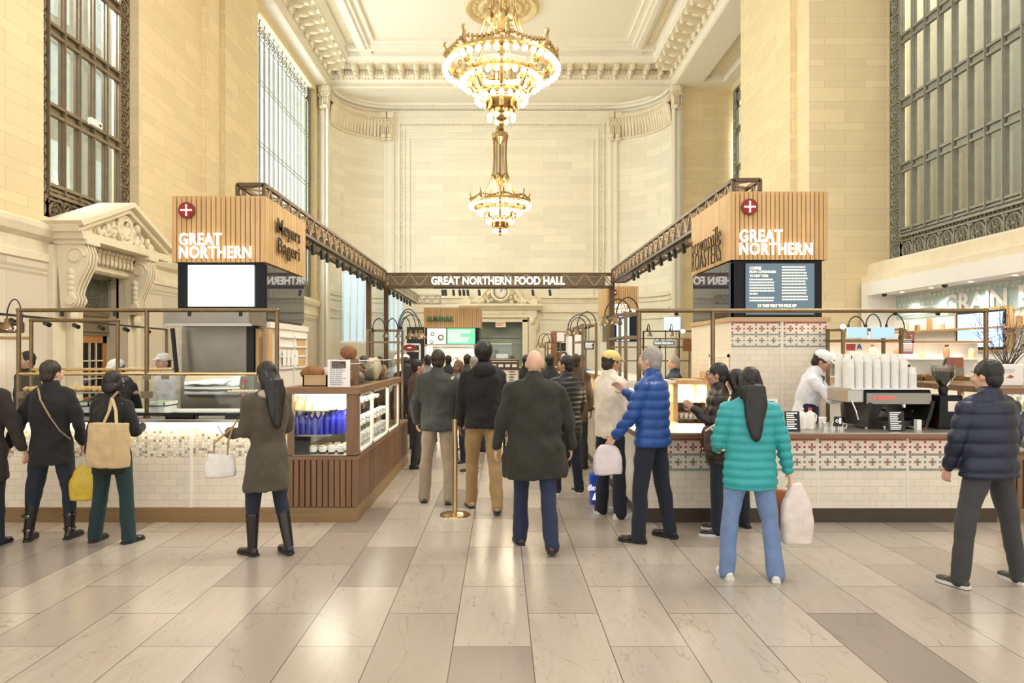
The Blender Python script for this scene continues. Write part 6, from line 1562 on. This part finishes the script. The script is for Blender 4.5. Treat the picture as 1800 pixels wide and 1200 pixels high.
    # --- shoes
    for i in (0,1):
        dfoot = V(((-.14,.14)[i],1,0)).normalized(); a = an[i].copy(); up = a.z-.075; tilt = -min(up*2.2,.6) if up > .02 else 0
        RT = Matrix.Rotation(math.atan2(-dfoot.x, dfoot.y), 3, 'Z')@Matrix.Rotation(tilt, 3, 'X')
        F_ = lambda p: a+RT@V(p)
        mb = MB(); mb.sph(F_((0,-.035,-.038)), (.036,.040,.036), 12, 8, RT); mb.sph(F_((0,.04,-.040)), (.040,.075,.034), 12, 8, RT); mb.sph(F_((0,.125,-.048)), (.044,.062,.028), 12, 8, RT); cap_(mb, F_((0,-.01,-.02)), F_((0,-.01,.02)), .040, .042)
        if boots:
            t = a+(kn[i]-a)*boots; cap_(mb, F_((0,-.01,.0)), t, .044, .062)
        sh_ = fin(mb, 'boot' if boots else 'shoe', shoes[0], .009 if near else .016, 2)
        ol = [(.030,-.072),(.036,-.03),(.034,.02),(.045,.08),(.046,.13),(.030,.178),(0,.190)]; ol = ol+[(-p[0],p[1]) for p in reversed(ol[:-1])]
        mb = MB().prism(ol, 'z', -.075, -.052); mb.v = [tuple(F_(v)) for v in mb.v]; sc(mb); mb.build('sole', shoes[1], sh_)
        if near and not boots:
            mb = MB()
            for k in range(4): cap_(mb, F_((-.020,.045+.018*k,-.006-.006*k)), F_((.020,.045+.018*k,-.006-.006*k)), .003, .003, 5)
            sc(mb); mb.build('lace', shoes[2] if len(shoes) > 2 else shoes[1], sh_)
    # --- upper garment: lofted torso plus sleeves
    mb = MB(); w = width; z0 = hem
    rings = [(.80,.185,.135),(.92,.182,.132),(1.02,.170,.122),(1.12,.172,.125),(1.25,.192,.135),(1.36,.198,.128),(1.42,.172,.110),(1.47,.095,.085)]
    if coat: rings[0] = (.80,.205,.160); rings[1] = (.92,.192,.145)
    rr = [(z, a*w*(belly if z < 1.2 else 1), b*(belly if z < 1.2 else 1)) for z, a, b in rings if z > z0+.02]
    k0 = 1+max(0,.92-z0)*(.30 if coat else .1); rr = [(z0, rings[1][1]*w*belly*k0, rings[1][2]*belly*k0)]+rr
    n = 24; b0 = len(mb.v); mb.sm = True
    for (z, a, b) in rr:
        for j in range(n): t = 2*PI*j/n; mb.addv([S((a*math.cos(t), b*math.sin(t)-.005, z))])
    for i in range(len(rr)-1):
        for j in range(n): jj = (j+1)%n; mb.face(b0+i*n+j, b0+i*n+jj, b0+(i+1)*n+jj, b0+(i+1)*n+j)
    mb.face(*[b0+j for j in reversed(range(n))]); mb.face(*[b0+(len(rr)-1)*n+j for j in range(n)])
    sl = 1.06 if (puffer or coat) else 1.0
    for i in (0,1):
        cap_(mb, sh[i]+V((0,0,-.012)), el[i], .064*sl, .057*sl); cap_(mb, S(((-1,1)[i]*.05,-.012,1.455)), sh[i]+V((0,0,.008)), .056, .052); cap_(mb, el[i], wr[i]-ad[i]*.01, .057*sl, .042*sl)
    if collar: cap_(mb, S((0,-.012,1.46)), S((0,-.006,1.505)), .080, .076)
    fn = puff(.017*s, puffer*s, seed) if puffer else folds(.026*s, 7, .8, seed)
    fin(mb, topname, top, cv, 3, fn)
    if apron:
        mb = MB(); mb.sph(S((0,.055,1.02)), (.19*w,.11,.34), 16, 12); mb.sph(S((0,.02,.80)), (.20,.15,.30), 16, 12); fin(mb, 'apron', apron, cv, 2, folds(.005, 8, 1, 3))
        mb = MB()
        for sg in (-1,1): mb.tube([S((sg*.05,.12,1.3)), S((sg*.06,.09,1.46)), S((sg*.05,-.05,1.50)), S((0,-.09,1.42))], .008, 6)
        sc(mb); mb.build('apron_strap', apron, base)
    # --- hair and hats
    st, hcx = hair; hm = HAIR[hcx]; mb = MB()
    if st != 'bald':
        k = 1.0 if st != 'afro' else 1.15
        mb.sph(HP((0,-.022,.030)), (.083*k,.098*k,.096*k), 18, 12, HR); mb.sph(HP((0,-.050,-.030)), (.070,.062,.075), 14, 10, HR)
        for sg in (-1,1): mb.sph(HP((sg*.066,-.01,.018)), (.018,.045,.045), 10, 8, HR)
        if st == 'bob':
            mb.sph(HP((0,-.045,-.045)), (.088,.075,.085), 14, 10, HR)
            for sg in (-1,1): mb.sph(HP((sg*.072,-.005,-.035)), (.022,.052,.075), 10, 8, HR)
        if st == 'long':
            for sg in (-1,0,1): mb.sph(HP((sg*.055,-.045+.0*abs(sg),-.06)), (.045,.055,.12), 12, 9, HR)
            for t in range(16): mb.sph(S((.008*math.sin(t*.4),-.105-.0055*t,1.57-.024*t)), (.102-.060*(t/15)**2,.050-.022*(t/15)**2,.055), 16, 9)
        if st == 'pony':
            mb.sph(HP((0,-.125,.0)), (.032,.032,.032), 10, 8, HR)
            for t in range(4): mb.sph(HP((0,-.14-.012*t,-.03-.035*t)), (.032,.030,.045), 10, 8, HR)
        if st == 'bun': mb.sph(HP((0,-.125,.05)), (.045,.042,.045), 10, 8, HR)
        if st == 'beard': mb.sph(HP((0,.042,-.075)), (.056,.052,.046), 12, 8, HR)
        fin(mb, 'hair', hm, .008 if near else .014, 2, lambda p, n: .007*s*noise.noise(Vector((p.x*45, p.y*45, p.z*7))))
    if hat:
        kind, hmat = hat; mb = MB()
        if kind == 'cap':
            mb.sph(HP((0,-.012,.052)), (.092,.108,.078), 18, 12, HR); mb.sph(HP((0,.105,.038)), (.066,.072,.010), 14, 8, HR@Matrix.Rotation(R(-12),3,'X'))
        elif kind == 'beanie': mb.sph(HP((0,-.016,.045)), (.094,.110,.098), 18, 12, HR); mb.torus(HP((0,-.012,.018)), .088, .014, 24, 6)
        elif kind == 'hood': mb.sph(HP((0,-.03,.02)), (.112,.122,.128), 18, 12, HR); mb.sph(S((0,-.06,1.50)), (.13,.10,.09), 14, 10)
        fin(mb, 'hat' if kind != 'hood' else 'hood', hmat, .009 if near else .014, 2, folds(.003, 20))
    if extras: extras(base, S, HP, sc, sh, el, wr, ad, an, s)
    base.location = (x, y, 0); base.rotation_euler = (0, 0, R(head))
    M4 = Matrix.Translation((x,y,0))@Matrix.Rotation(R(head),4,'Z')
    base_info = {'wr': [M4@((wr[i]+ad[i]*.09)*s) for i in (0,1)], 'sh': [M4@(q*s) for q in sh], 'M': M4, 's': s, 'S': lambda p: M4@(S(p)*s)}
    return base, base_info
def strap(pts, w, mat, name, parent=None, th=.006):
    mb = MB(); pts = [Vector(p) for p in pts]
    for a, b in zip(pts, pts[1:]): mb.bar(a, b, w, th)
    return mb.build(name, mat, parent)
f_black = fabric('black_wool', (.009,.008,.0075)); f_char = fabric('charcoal_cloth', (.022,.020,.019)); f_brownblk = fabric('dark_brown_wool', (.020,.012,.009))
f_jean_d = fabric('dark_indigo_denim', (.010,.014,.026)); f_jean = fabric('blue_denim', (.014,.024,.058)); f_jean_l = fabric('light_blue_denim', (.15,.225,.40), var=.25); f_grey = fabric('grey_trouser', (.045,.043,.045))
f_teal_p = fabric('dark_teal_cotton', (.008,.030,.032)); f_khaki = fabric('khaki_cotton', (.30,.23,.15)); f_tan = fabric('tan_cotton', (.30,.19,.08))
f_olive = fabric('olive_parka', (.070,.056,.036)); f_dkolive = fabric('dark_olive_loden', (.022,.021,.014)); f_greygreen = fabric('grey_green_jacket', (.050,.054,.046)); f_white = fabric('off_white_knit', (.74,.66,.54)); f_shirt = fabric('white_shirt', (.75,.76,.80))
n_black = fabric('black_nylon', (.010,.011,.011), .42, sheen=0); n_blue = fabric('royal_blue_nylon', (.006,.060,.26), .38, sheen=0); n_teal = fabric('turquoise_nylon', (.022,.33,.34), .38, sheen=0); n_navy = fabric('navy_nylon', (.006,.011,.034), .42, sheen=0); n_brown = fabric('brown_nylon', (.020,.011,.007), .45, sheen=0)
f_apron = fabric('navy_apron', (.012,.018,.055)); l_black = M('black_leather', (.012,.010,.009), .3, bmp=.1); l_brown = M('brown_leather', (.10,.045,.022), .4, bmp=.1); l_white = M('white_canvas', (.72,.70,.66), .6); r_dark = M('dark_rubber', (.02,.018,.016), .7); r_white = M('white_rubber', (.70,.68,.64), .6); l_olive = M('olive_suede', (.07,.065,.045), .8)
f_cap = fabric('white_cap_cotton', (.80,.79,.77)); f_ycap = fabric('yellow_cap_cotton', (.72,.55,.20)); f_bluesh = fabric('blue_shirt', (.10,.28,.60)); f_lgrey = fabric('light_grey_cloth', (.20,.20,.21)); f_brown = fabric('brown_cloth', (.085,.05,.028))
f_canvas_l = fabric('pale_hood_lining', (.42,.34,.26)); K = (l_black, r_dark); KW = (l_white, r_white)
WALK = (((-.05,.28,-1),(-.02,.02,-1)), ((.05,-.18,-1),(.02,-.42,-1))); WALK2 = (((-.05,-.16,-1),(-.02,-.40,-1)), ((.05,.26,-1),(.02,.02,-1)))
STEP = (((-.07,.10,-1),(-.03,.0,-1)), ((.07,-.05,-1),(.03,-.15,-1)))
# --- front row
p1, i1 = person(X(-30,6.3), 6.3, 1.72, head=5, label='person in dark brown long coat cut off by the left edge', hair=('bob','brown'), top=f_brownblk, bottom=f_jean_d, shoes=K, coat=True, hem=.62, arms=(((-.2,0,-1),(-.1,.3,-1)),((.34,.05,-1),(.30,.10,-1))), topname='coat', seed=1)
def crossbody(base, S, HP, sc, sh, el, wr, ad, an, s):
    mb = MB(); pts = [S((-.085,-.07,1.49)), S((-.02,-.158,1.38)), S((.07,-.172,1.22)), S((.15,-.15,1.08)), S((.195,-.05,.99))]
    for a, b in zip(pts, pts[1:]): mb.bar(a, b, .016, .008)
    sc(mb); mb.build('bag_strap', M('tan_strap',(.30,.22,.14),.6), base)
def bootbuckle(base, S, HP, sc, sh, el, wr, ad, an, s):
    crossbody(base, S, HP, sc, sh, el, wr, ad, an, s)
    for a in an:
        for z, r_ in ((.03,.050),(.17,.060)): mb = MB().torus(a+Vector((0,-.01,z)), r_, .008, 20, 6); sc(mb); mb.build('boot_strap', l_black, base); mb = MB().torus(a+Vector((.02,-.01-r_,z)), .012, .003, 10, 4, 'y'); sc(mb); mb.build('buckle', m_chrome, base)
p2, i2 = person(X(90,6.5), 6.5, 1.71, head=8, label='person with short dark hair, black jacket, crossbody strap and tall buckled boots', hair=('short','brown'), top=f_black, bottom=f_jean_d, shoes=K, boots=.72, hem=.74, width=.98, legs=(((-.16,.02,-1),(-.10,-.02,-1)),((.14,.06,-1),(.02,.02,-1))), arms=(((-.42,-.05,-1),(-.50,.12,-1)),((.30,.02,-1),(-.10,.55,-.9))), extras=bootbuckle, seed=2, look=(-25,0))
p3, i3 = person(X(198,6.4), 6.4, 1.61, head=-12, label='person in black jacket carrying beige tote and yellow bag, cropped teal trousers', hair=('bob','black'), top=f_black, bottom=f_teal_p, shoes=K, hem=.72, legs=(((-.14,.02,-1),(-.14,-.02,-1)),((.12,.05,-1),(.05,.02,-1))), arms=(((-.28,.0,-1),(-.22,.10,-1)),((.24,.05,-1),(-.3,.8,.1))), seed=3, flare=1.12)
p4, i4 = person(X(470,6.05), 6.05, 1.70, head=48, label='person with long dark hair in knee length olive coat looking at phone', hair=('long','black'), top=f_olive, bottom=f_jean_d, shoes=K, boots=.70, coat=True, hem=.60, arms=(((-.10,.15,-1),(-.05,1,-.12)),((.16,.18,-1),(-.35,.9,-.25))), legs=(((-.05,.14,-1),(-.02,.0,-1)),((.05,-.10,-1),(.02,-.28,-1))), look=(0,22), topname='parka', seed=4, extras=lambda base, S, HP, sc, sh, el, wr, ad, an, s: (lambda mb: (mb.sph(S((0,-.06,1.465)), (.125,.085,.055), 16, 10), sc(mb), mb.build('hood_lining', f_canvas_l, base)))(MB()))
p5, i5 = person(X(770,8.1), 8.1, 1.82, head=-6, label='person in grey green jacket and khaki trousers left of brass queue post', hair=('short','brown'), top=f_greygreen, bottom=f_khaki, shoes=(l_olive, r_dark), hem=.84, width=1.12, legs=(((-.12,.06,-1),(-.06,0,-1)),((.10,-.02,-1),(.02,-.10,-1))), arms=(((-.30,.05,-1),(-.02,.5,-1)),((.26,.10,-1),(.05,.6,-.8))), seed=5, flare=1.1)
p6, i6 = person(X(850,7.75), 7.75, 1.92, head=6, label='tall person in black hooded jacket and tan trousers mid stride', hair=('afro','black'), skin='dark', top=f_black, bottom=f_tan, shoes=(M('tan_suede',(.34,.24,.15),.8), r_dark), hem=.86, width=1.05, legs=WALK, arms=(((-.20,.12,-1),(-.02,.3,-1)),((.20,-.05,-1),(.05,.15,-1))), seed=6, extras=lambda base, S, HP, sc, sh, el, wr, ad, an, s: (lambda mb: (mb.sph(S((0,-.09,1.46)), (.13,.07,.08), 14, 10), sc(mb), mb.build('hood', f_black, base)))(MB()))
p7, i7 = person(X(940,6.25), 6.25, 1.82, head=3, label='bald person in dark olive coat, blue jeans and brown shoes walking up the aisle', hair=('bald','grey'), top=f_dkolive, bottom=f_jean, shoes=(l_brown, r_dark), coat=True, hem=.64, width=1.22, belly=1.12, legs=WALK, arms=(((-.32,-.10,-1),(-.16,.25,-1)),((.36,.05,-1),(.10,.20,-1))), topname='overcoat', seed=7, flare=1.08)
p8, i8 = person(X(996,8.65), 8.65, 1.75, head=28, label='person in black quilted jacket and dark jeans with face turned left', hair=('short','black'), skin='mid', top=n_black, bottom=f_jean_d, shoes=(l_black, r_white), hem=.72, width=1.12, puffer=.062, legs=STEP, look=(30,0), arms=(((-.2,.2,-1),(.1,.8,-.3)),((.2,.1,-1),(.05,.5,-1))), seed=8)
p9, i9 = person(X(1072,7.45), 7.45, 1.80, head=-62, label='person in off white sweater and yellow cap facing the right counter', hair=('short','brown'), skin='mid', top=f_white, bottom=f_jean_d, shoes=(l_white, r_white, M('red_lace',(.6,.08,.04),.6)), hem=.84, width=1.05, hat=('cap', f_ycap), arms=(((-.15,.25,-1),(.25,.9,-.2)),((.15,.20,-1),(-.15,.9,-.25))), legs=(((-.08,.02,-1),(-.04,-.04,-1)),((.08,.06,-1),(.03,.0,-1))), topname='sweater', seed=9, flare=1.15, look=(0,8))
p10, i10 = person(X(1146,6.5), 6.5, 1.84, head=52, label='person in royal blue quilted jacket talking at the corner of coffee counter', hair=('short','grey'), top=n_blue, bottom=f_jean_d, shoes=K, hem=.86, width=1.08, puffer=.085, belly=1.08, arms=(((-.20,.30,-1),(-.05,.75,-.9)),((.05,.55,-.8),(-.25,.75,.65))), legs=(((-.12,.10,-1),(-.06,.02,-1)),((.12,-.08,-1),(.06,-.16,-1))), seed=10)
p11, i11 = person(X(1263,6.75), 6.75, 1.68, head=72, label='person with glasses and ponytail in brown quilted jacket, seen in profile', hair=('pony','black'), skin='mid', top=n_brown, bottom=f_jean_d, shoes=(l_black, r_white), hem=.74, width=1.1, puffer=.095, arms=(((-.1,.15,-.9),(.15,.55,.45)),((.1,.05,-.9),(-.15,.65,.35))), seed=11,
    extras=lambda base, S, HP, sc, sh, el, wr, ad, an, s: (lambda mb: ([mb.torus(HP((sg*.031,.098,.008)), .022, .002, 16, 4, 'y') for sg in (-1,1)], [mb.tube([HP((sg*.053,.096,.012)), HP((sg*.078,.0,.008))], .002, 4) for sg in (-1,1)], sc(mb), mb.build('glasses', m_black, base)))(MB()))
p11b, _ = person(X(1296,6.9), 6.92, 1.60, head=30, label='person with curly black hair mostly hidden behind the turquoise jacket', hair=('afro','black'), top=f_black, bottom=f_jean_d, shoes=K, hem=.75, seed=12)
p12, i12 = person(X(1318,5.4), 5.4, 1.67, head=-4, label='person with long dark hair in turquoise quilted jacket and light blue jeans', hair=('long','black'), top=n_teal, bottom=f_jean_l, shoes=KW, hem=.76, width=1.08, puffer=.070, belly=1.08, legs=(((-.16,.02,-1),(-.06,-.02,-1)),((.15,-.04,-1),(.08,-.10,-1))), arms=(((-.22,.15,-1),(.15,.8,-.3)),((.30,.02,-1),(.22,.10,-1))), seed=13, flare=1.1)
p13, i13 = person(X(1738,5.25), 5.25, 1.74, head=14, label='person in navy quilted jacket and dark grey trousers at far right', hair=('short','black'), top=n_navy, bottom=f_grey, shoes=(l_olive, r_white), hem=.86, width=1.22, puffer=.11, belly=1.1, legs=(((-.30,.02,-1),(-.16,-.02,-1)),((.26,-.02,-1),(.14,-.04,-1))), arms=(((-.26,.10,-1),(.15,.45,-1)),((.24,.10,-1),(-.1,.45,-1))), seed=14, look=(15,5))
# --- staff
person(X(1412,8.4), 8.42, 1.84, head=-118, lean=17, label='barista in white shirt, navy apron and white cap pouring behind the coffee counter', hair=('short','brown'), skin='mid', top=f_shirt, bottom=f_jean_d, shoes=K, hem=.9, hat=('cap', f_cap), apron=f_apron, look=(0,28), arms=(((-.15,.7,-.7),(.2,.9,.1)),((.2,.55,-.6),(-.3,.9,.1))), topname='shirt', seed=20)
person(X(1508,9.6), 9.65, 1.74, head=120, lean=8, label='barista in dark cap and pale shirt partly behind the paper cups', hair=('short','black'), skin='mid', top=f_shirt, bottom=f_jean_d, shoes=K, hem=.9, hat=('cap', f_black), apron=f_apron, arms=(((-.15,.5,-.8),(.1,.9,0)),((.2,.5,-.8),(-.1,.9,0))), topname='shirt', seed=21, near=False)
person(X(1632,10), 10.1, 1.72, head=70, lean=24, label='worker in light grey cap bending behind the coffee grinder', hair=('short','brown'), skin='mid', top=f_shirt, bottom=f_jean_d, shoes=K, hem=.9, hat=('cap', f_cap), look=(0,20), topname='shirt', seed=22, near=False)
person(X(1690,10.2), 10.5, 1.70, head=160, label='worker with striped sleeves standing behind the tins at right', hair=('short','black'), top=f_lgrey, bottom=f_char, shoes=K, hem=.85, seed=23, near=False)
person(X(232,8.9), 8.9, 1.74, head=160, lean=20, label='bakery worker in white cap and dark vest bending behind the glass guard', hair=('short','brown'), top=f_char, bottom=f_jean_d, shoes=K, hem=.9, hat=('cap', f_cap), look=(0,15), seed=24, near=False, arms=(((-.15,.6,-.7),(.1,.9,-.1)),((.2,.6,-.7),(-.1,.9,-.1))))
person(X(268,9.1), 9.6, 1.78, head=150, lean=8, label='bakery worker in white shirt beside the steel hood', hair=('short','brown'), top=f_shirt, bottom=f_jean_d, shoes=K, hem=.9, hat=('cap', f_cap), seed=25, near=False, topname='shirt')
person(X(2,8.9), 9.4, 1.80, head=150, label='person with dark hair behind the counter at the left edge', hair=('short','black'), top=f_char, bottom=f_char, shoes=K, hem=.85, seed=26, near=False)
# --- the crowd farther in
CR = [ (714,12.6,1.70,10,'long','black',f_black,f_char,'person in black coat standing by the end of the left counter'),
 (733,10.6,1.68,-70,'short','black',f_brown,f_char,'person in brown jacket facing right beside the corner case'),
 (752,13.4,1.74,20,'short','brown',f_lgrey,f_jean_d,'person in light grey top seen over the khaki trousered person'),
 (806,11.2,1.66,150,'bob','red',f_lgrey,f_jean_d,'person in pale grey top facing the camera left of the tall black jacket'),
 (822,13.8,1.75,-20,'short','black',f_greygreen,f_char,'person in grey green top deep in the aisle left of the menu stand'),
 (834,12.3,1.72,30,'short','grey',f_shirt,f_char,'grey haired person in white shirt beside the menu stand'),
 (788,15.8,1.72,0,'short','black',f_char,f_char,'person in charcoal jacket near the green lettered kiosk'),
 (925,13.6,1.74,-15,'short','black',f_black,f_char,'person in black just right of the menu stand'),
 (966,12.2,1.75,15,'short','black',f_char,f_jean_d,'person in charcoal coat behind the shoulder of bald person'),
 (1012,10.6,1.76,-10,'short','brown',f_brown,f_char,'person in brown coat directly behind the quilted black jacket'),
 (991,14.5,1.80,170,'bun','black',f_brown,f_char,'person with topknot farther up the right side of aisle'),
 (986,16.9,1.68,185,'short','black',f_shirt,f_char,'worker in white facing the camera near the tall white cabinet'),
 (900,16.5,1.70,10,'short','brown',f_char,f_char,'person in charcoal in front of the far service counter'),
 (948,16,1.68,-30,'long','brown',f_greygreen,f_char,'long haired person near the pale far rack'),
 (1186,11.2,1.72,95,'short','grey',n_navy,f_char,'grey haired person in navy behind the oak cabinet'),
 (667,15.2,1.70,60,'short','brown',f_brown,f_char,'person in brown beyond the left brass rack'),
 (638,13.0,1.72,120,'short','black',f_char,f_char,'dark haired worker beyond the acrylic bread boxes')]
for i, (px_, Y_, H_, hd, hs, hcol, tp, bt, lb) in enumerate(CR):
    person(X(px_,Y_), Y_, H_, head=hd, label=lb, hair=(hs,hcol), skin=('light','mid','light','dark')[i%4] if i != 5 else 'light', top=tp, bottom=bt, shoes=K, hem=.80 if i%3 else .7, seed=40+i, near=False, legs=STEP if i%2 else None)
person(X(1034,12.2), 13.15, 1.74, head=160, label='server in blue shirt and black vest beyond the right middle rack', hair=('short','black'), skin='mid', top=f_bluesh, bottom=f_char, shoes=K, hem=.85, seed=60, near=False, apron=f_black, arms=(((-.15,.4,-.9),(.3,.9,0)),((.2,.4,-.9),(-.3,.9,0))), topname='shirt')
for i, (px_, Y_, lb) in enumerate(((700,14.6,'cook in white with white cap left of the shelf frame'),(713,15.1,'second cook in white with cap beside the shelf frame'),(800,20.8,'cook in white inside the green lettered kiosk'),(828,20.9,'right hand cook in white inside the green lettered kiosk'))):
    person(X(px_,Y_), Y_, 1.74, head=170-20*i, label=lb, hair=('short','black'), skin=('light','mid')[i%2], top=f_shirt, bottom=f_char, shoes=K, hem=.8, hat=('cap', f_cap), seed=70+i, near=False, topname='shirt')
# --- things they carry
W3 = i3['wr'][0]
f_canvas = fabric('beige_canvas', (.50,.36,.19), .9); 
def soft_bag(name, label, cat, c, wx, wy, h, mat, yaw=0, handle=None, pinch=.75, seed=0, grp=None, top=None):
    root = thing(name, label, cat, (0,0,0), grp); mb = MB(); n = 20; rings = [(0,.80,.7),(.02,.95,1),(.25,1,1.05),(.6,.97,.85),(.85,(1+pinch)/2,.6),(1,pinch,.30)]
    mb.sm = True
    for (t, a, b) in rings:
        for j in range(n):
            th = 2*PI*j/n; cs, sn = math.cos(th), math.sin(th); ex = .55
            x = a*wx*math.copysign(abs(cs)**ex, cs); y = b*wy*math.copysign(abs(sn)**ex, sn)
            k = 1+.07*noise.noise(Vector((cs*2+seed, sn*2, t*4))); mb.addv([(x*k, y*k, t*h)])
    for i in range(len(rings)-1):
        for j in range(n): jj = (j+1)%n; mb.face(i*n+j, i*n+jj, (i+1)*n+jj, (i+1)*n+j)
    mb.face(*reversed(range(n))); mb.face(*[(len(rings)-1)*n+j for j in range(n)])
    b_ = remesh(mb, 'bag_body', mat, root, .010, 2, folds(.010, 12, .8, seed)); root.location = c; root.rotation_euler = (0,0,R(yaw))
    if handle:
        Mi = (Matrix.Translation(c)@Matrix.Rotation(R(yaw),4,'Z')).inverted()
        for pts in handle: 
            mb = MB(); q = [Mi@Vector(p) for p in pts]; mb.tube(q, .009, 6); o = mb.build('handle', top or mat, root); 
            o.data.transform(Matrix.Translation(Vector(c))); o.location = (0,0,0)
    return root
def world_handles(parent_c, a, b, topp, gap=.03):
    return [[a, (Vector(a)+Vector(topp))/2+Vector((0,0,.03)), topp, (Vector(b)+Vector(topp))/2+Vector((0,0,.03)), b]]
tc_ = Vector((X(190,6.12), 6.13, Z(822,6.12))); sp_3 = i3['S']((.12,-.02,1.49))
soft_bag('tote_bag', 'large beige canvas tote hanging from shoulder over a black jacket', 'bag', tc_, .205, .06, .40, f_canvas, yaw=-8, pinch=.95, seed=1)
tb = [o for o in D.objects if o.name == 'tote_bag'][0]
for sx in (-.05,.07):
    a = tc_+Vector((sx,0,.39)); st_ = strap([a, a+(sp_3-a)*.5+Vector((0,-.05,0)), sp_3+Vector((-.03,-.10,.0)), sp_3+Vector((-.02,-.02,.055)), sp_3+Vector((-.02,.07,.0))], .026, f_canvas, 'strap')
    st_.parent = tb; st_.matrix_parent_inverse = (Matrix.Translation(tc_)@Matrix.Rotation(R(-8),4,'Z')).inverted()
m_ybag = M('yellow_plastic', (.55,.38,.03), .35, var=.25, scale=10)
soft_bag('plastic_bag', 'yellow plastic carrier bag held beside teal trousers', 'bag', W3-Vector((.03,0,.36)), .14, .06, .33, m_ybag, seed=3, pinch=.35)
W4 = i4['wr'][0]
ph = thing('phone', 'dark phone held by the person in olive coat', 'phone', (0,0,0)); MB().box(-.036,.036,-.075,.075,-.004,.004).build('phone_case', m_black, ph, .003); MB().box(-.032,.032,-.068,.068,.004,.005).build('phone_screen', emis('phone_glow',(.6,.7,.9),.8), ph)
ph.location = W4+Vector((-.01,.0,.03)); ph.rotation_euler = (R(35),0,R(48))
e4 = (i4['S'](( -.19,.10,1.13)))
hb_c = Vector((X(392,6.0), 5.95, Z(836,6.0)))
hb = soft_bag('handbag', 'white handbag hanging from the forearm of the olive coat person', 'bag', hb_c, .13, .06, .20, M('white_leather', (.66,.62,.55), .35), yaw=20, pinch=.8, seed=5)
wa = i4['wr'][0]; hk = Vector((X(412,6.0), 5.92, Z(742,6.0)))
m_tanh = M('tan_leather', (.40,.25,.12), .5)
for sx in (-.06,.06):
    a = hb_c+Vector((sx,0,.19)); mb = MB().tube([a, a+Vector((0,0,.10)), hk+Vector((.02,0,-.03)), hk+Vector((.06,0,.03))], .009, 6); o = mb.build('handle', m_tanh)
    o.parent = hb; o.matrix_parent_inverse = (Matrix.Translation(hb_c)@Matrix.Rotation(R(20),4,'Z')).inverted()
W10 = i10['wr'][0]
soft_bag('plastic_bag', 'white and pink plastic bag hanging beside the blue quilted jacket', 'bag', W10-Vector((.02,.02,.29)), .14, .07, .27, M('pinkish_white_plastic', (.68,.58,.58), .35, var=.2), seed=6, pinch=.5)
W12 = i12['wr'][1]
m_wbag = M('translucent_white_plastic', (.70,.60,.54), .35, var=.15)
soft_bag('plastic_bag', 'long white plastic bag in the hand beside light blue jeans', 'bag', W12+Vector((.05,.0,-.50)), .12, .06, .48, m_wbag, seed=7, pinch=.3)
soft_bag('paper_bag', 'red brown paper bag held behind the long white plastic bag', 'bag', W12+Vector((-.02,.12,-.46)), .10, .05, .36, M('red_brown_paper', (.42,.14,.07), .7), seed=8, pinch=.8)
S11 = i11['S']
bagc = Vector((X(1262,6.5), 6.47, Z(792,6.5)))
sbg = soft_bag('shoulder_bag', 'dark brown shoulder bag with cream piping and white straps', 'bag', bagc, .17, .06, .24, M('oxblood_leather', (.05,.018,.012), .4), seed=9, pinch=.85)
m_pipe = M('cream_piping', (.72,.62,.48), .6)
for (a, b, c_) in (((-.15,-.07,.20),(-.02,-.11,.30),(.10,-.02,.52)),((-.10,-.075,.22),(.04,-.12,.16),(.14,-.06,.04))):
    mb = MB().tube([bagc+Vector(a), bagc+Vector(b), bagc+Vector(c_)], .009, 6); o = mb.build('strap', m_pipe); o.parent = sbg; o.matrix_parent_inverse = Matrix.Translation(bagc).inverted()
mb = MB().tube([bagc+Vector((-.165,-.02,.03)), bagc+Vector((0,-.075,.02)), bagc+Vector((.165,-.02,.03))], .010, 6); o = mb.build('piping', m_pipe); o.parent = sbg; o.matrix_parent_inverse = Matrix.Translation(bagc).inverted()
o = MB().lathe([(0,0),(.032,0),(.040,.11),(.043,.112),(.040,.12),(0,.12)],(0,0,0),16).build('paper_cup', m_white); tag(o, 'white paper cup standing on the counter in front of the barista', 'cup'); o.location = (X(1446,7.6), 7.6, .945)
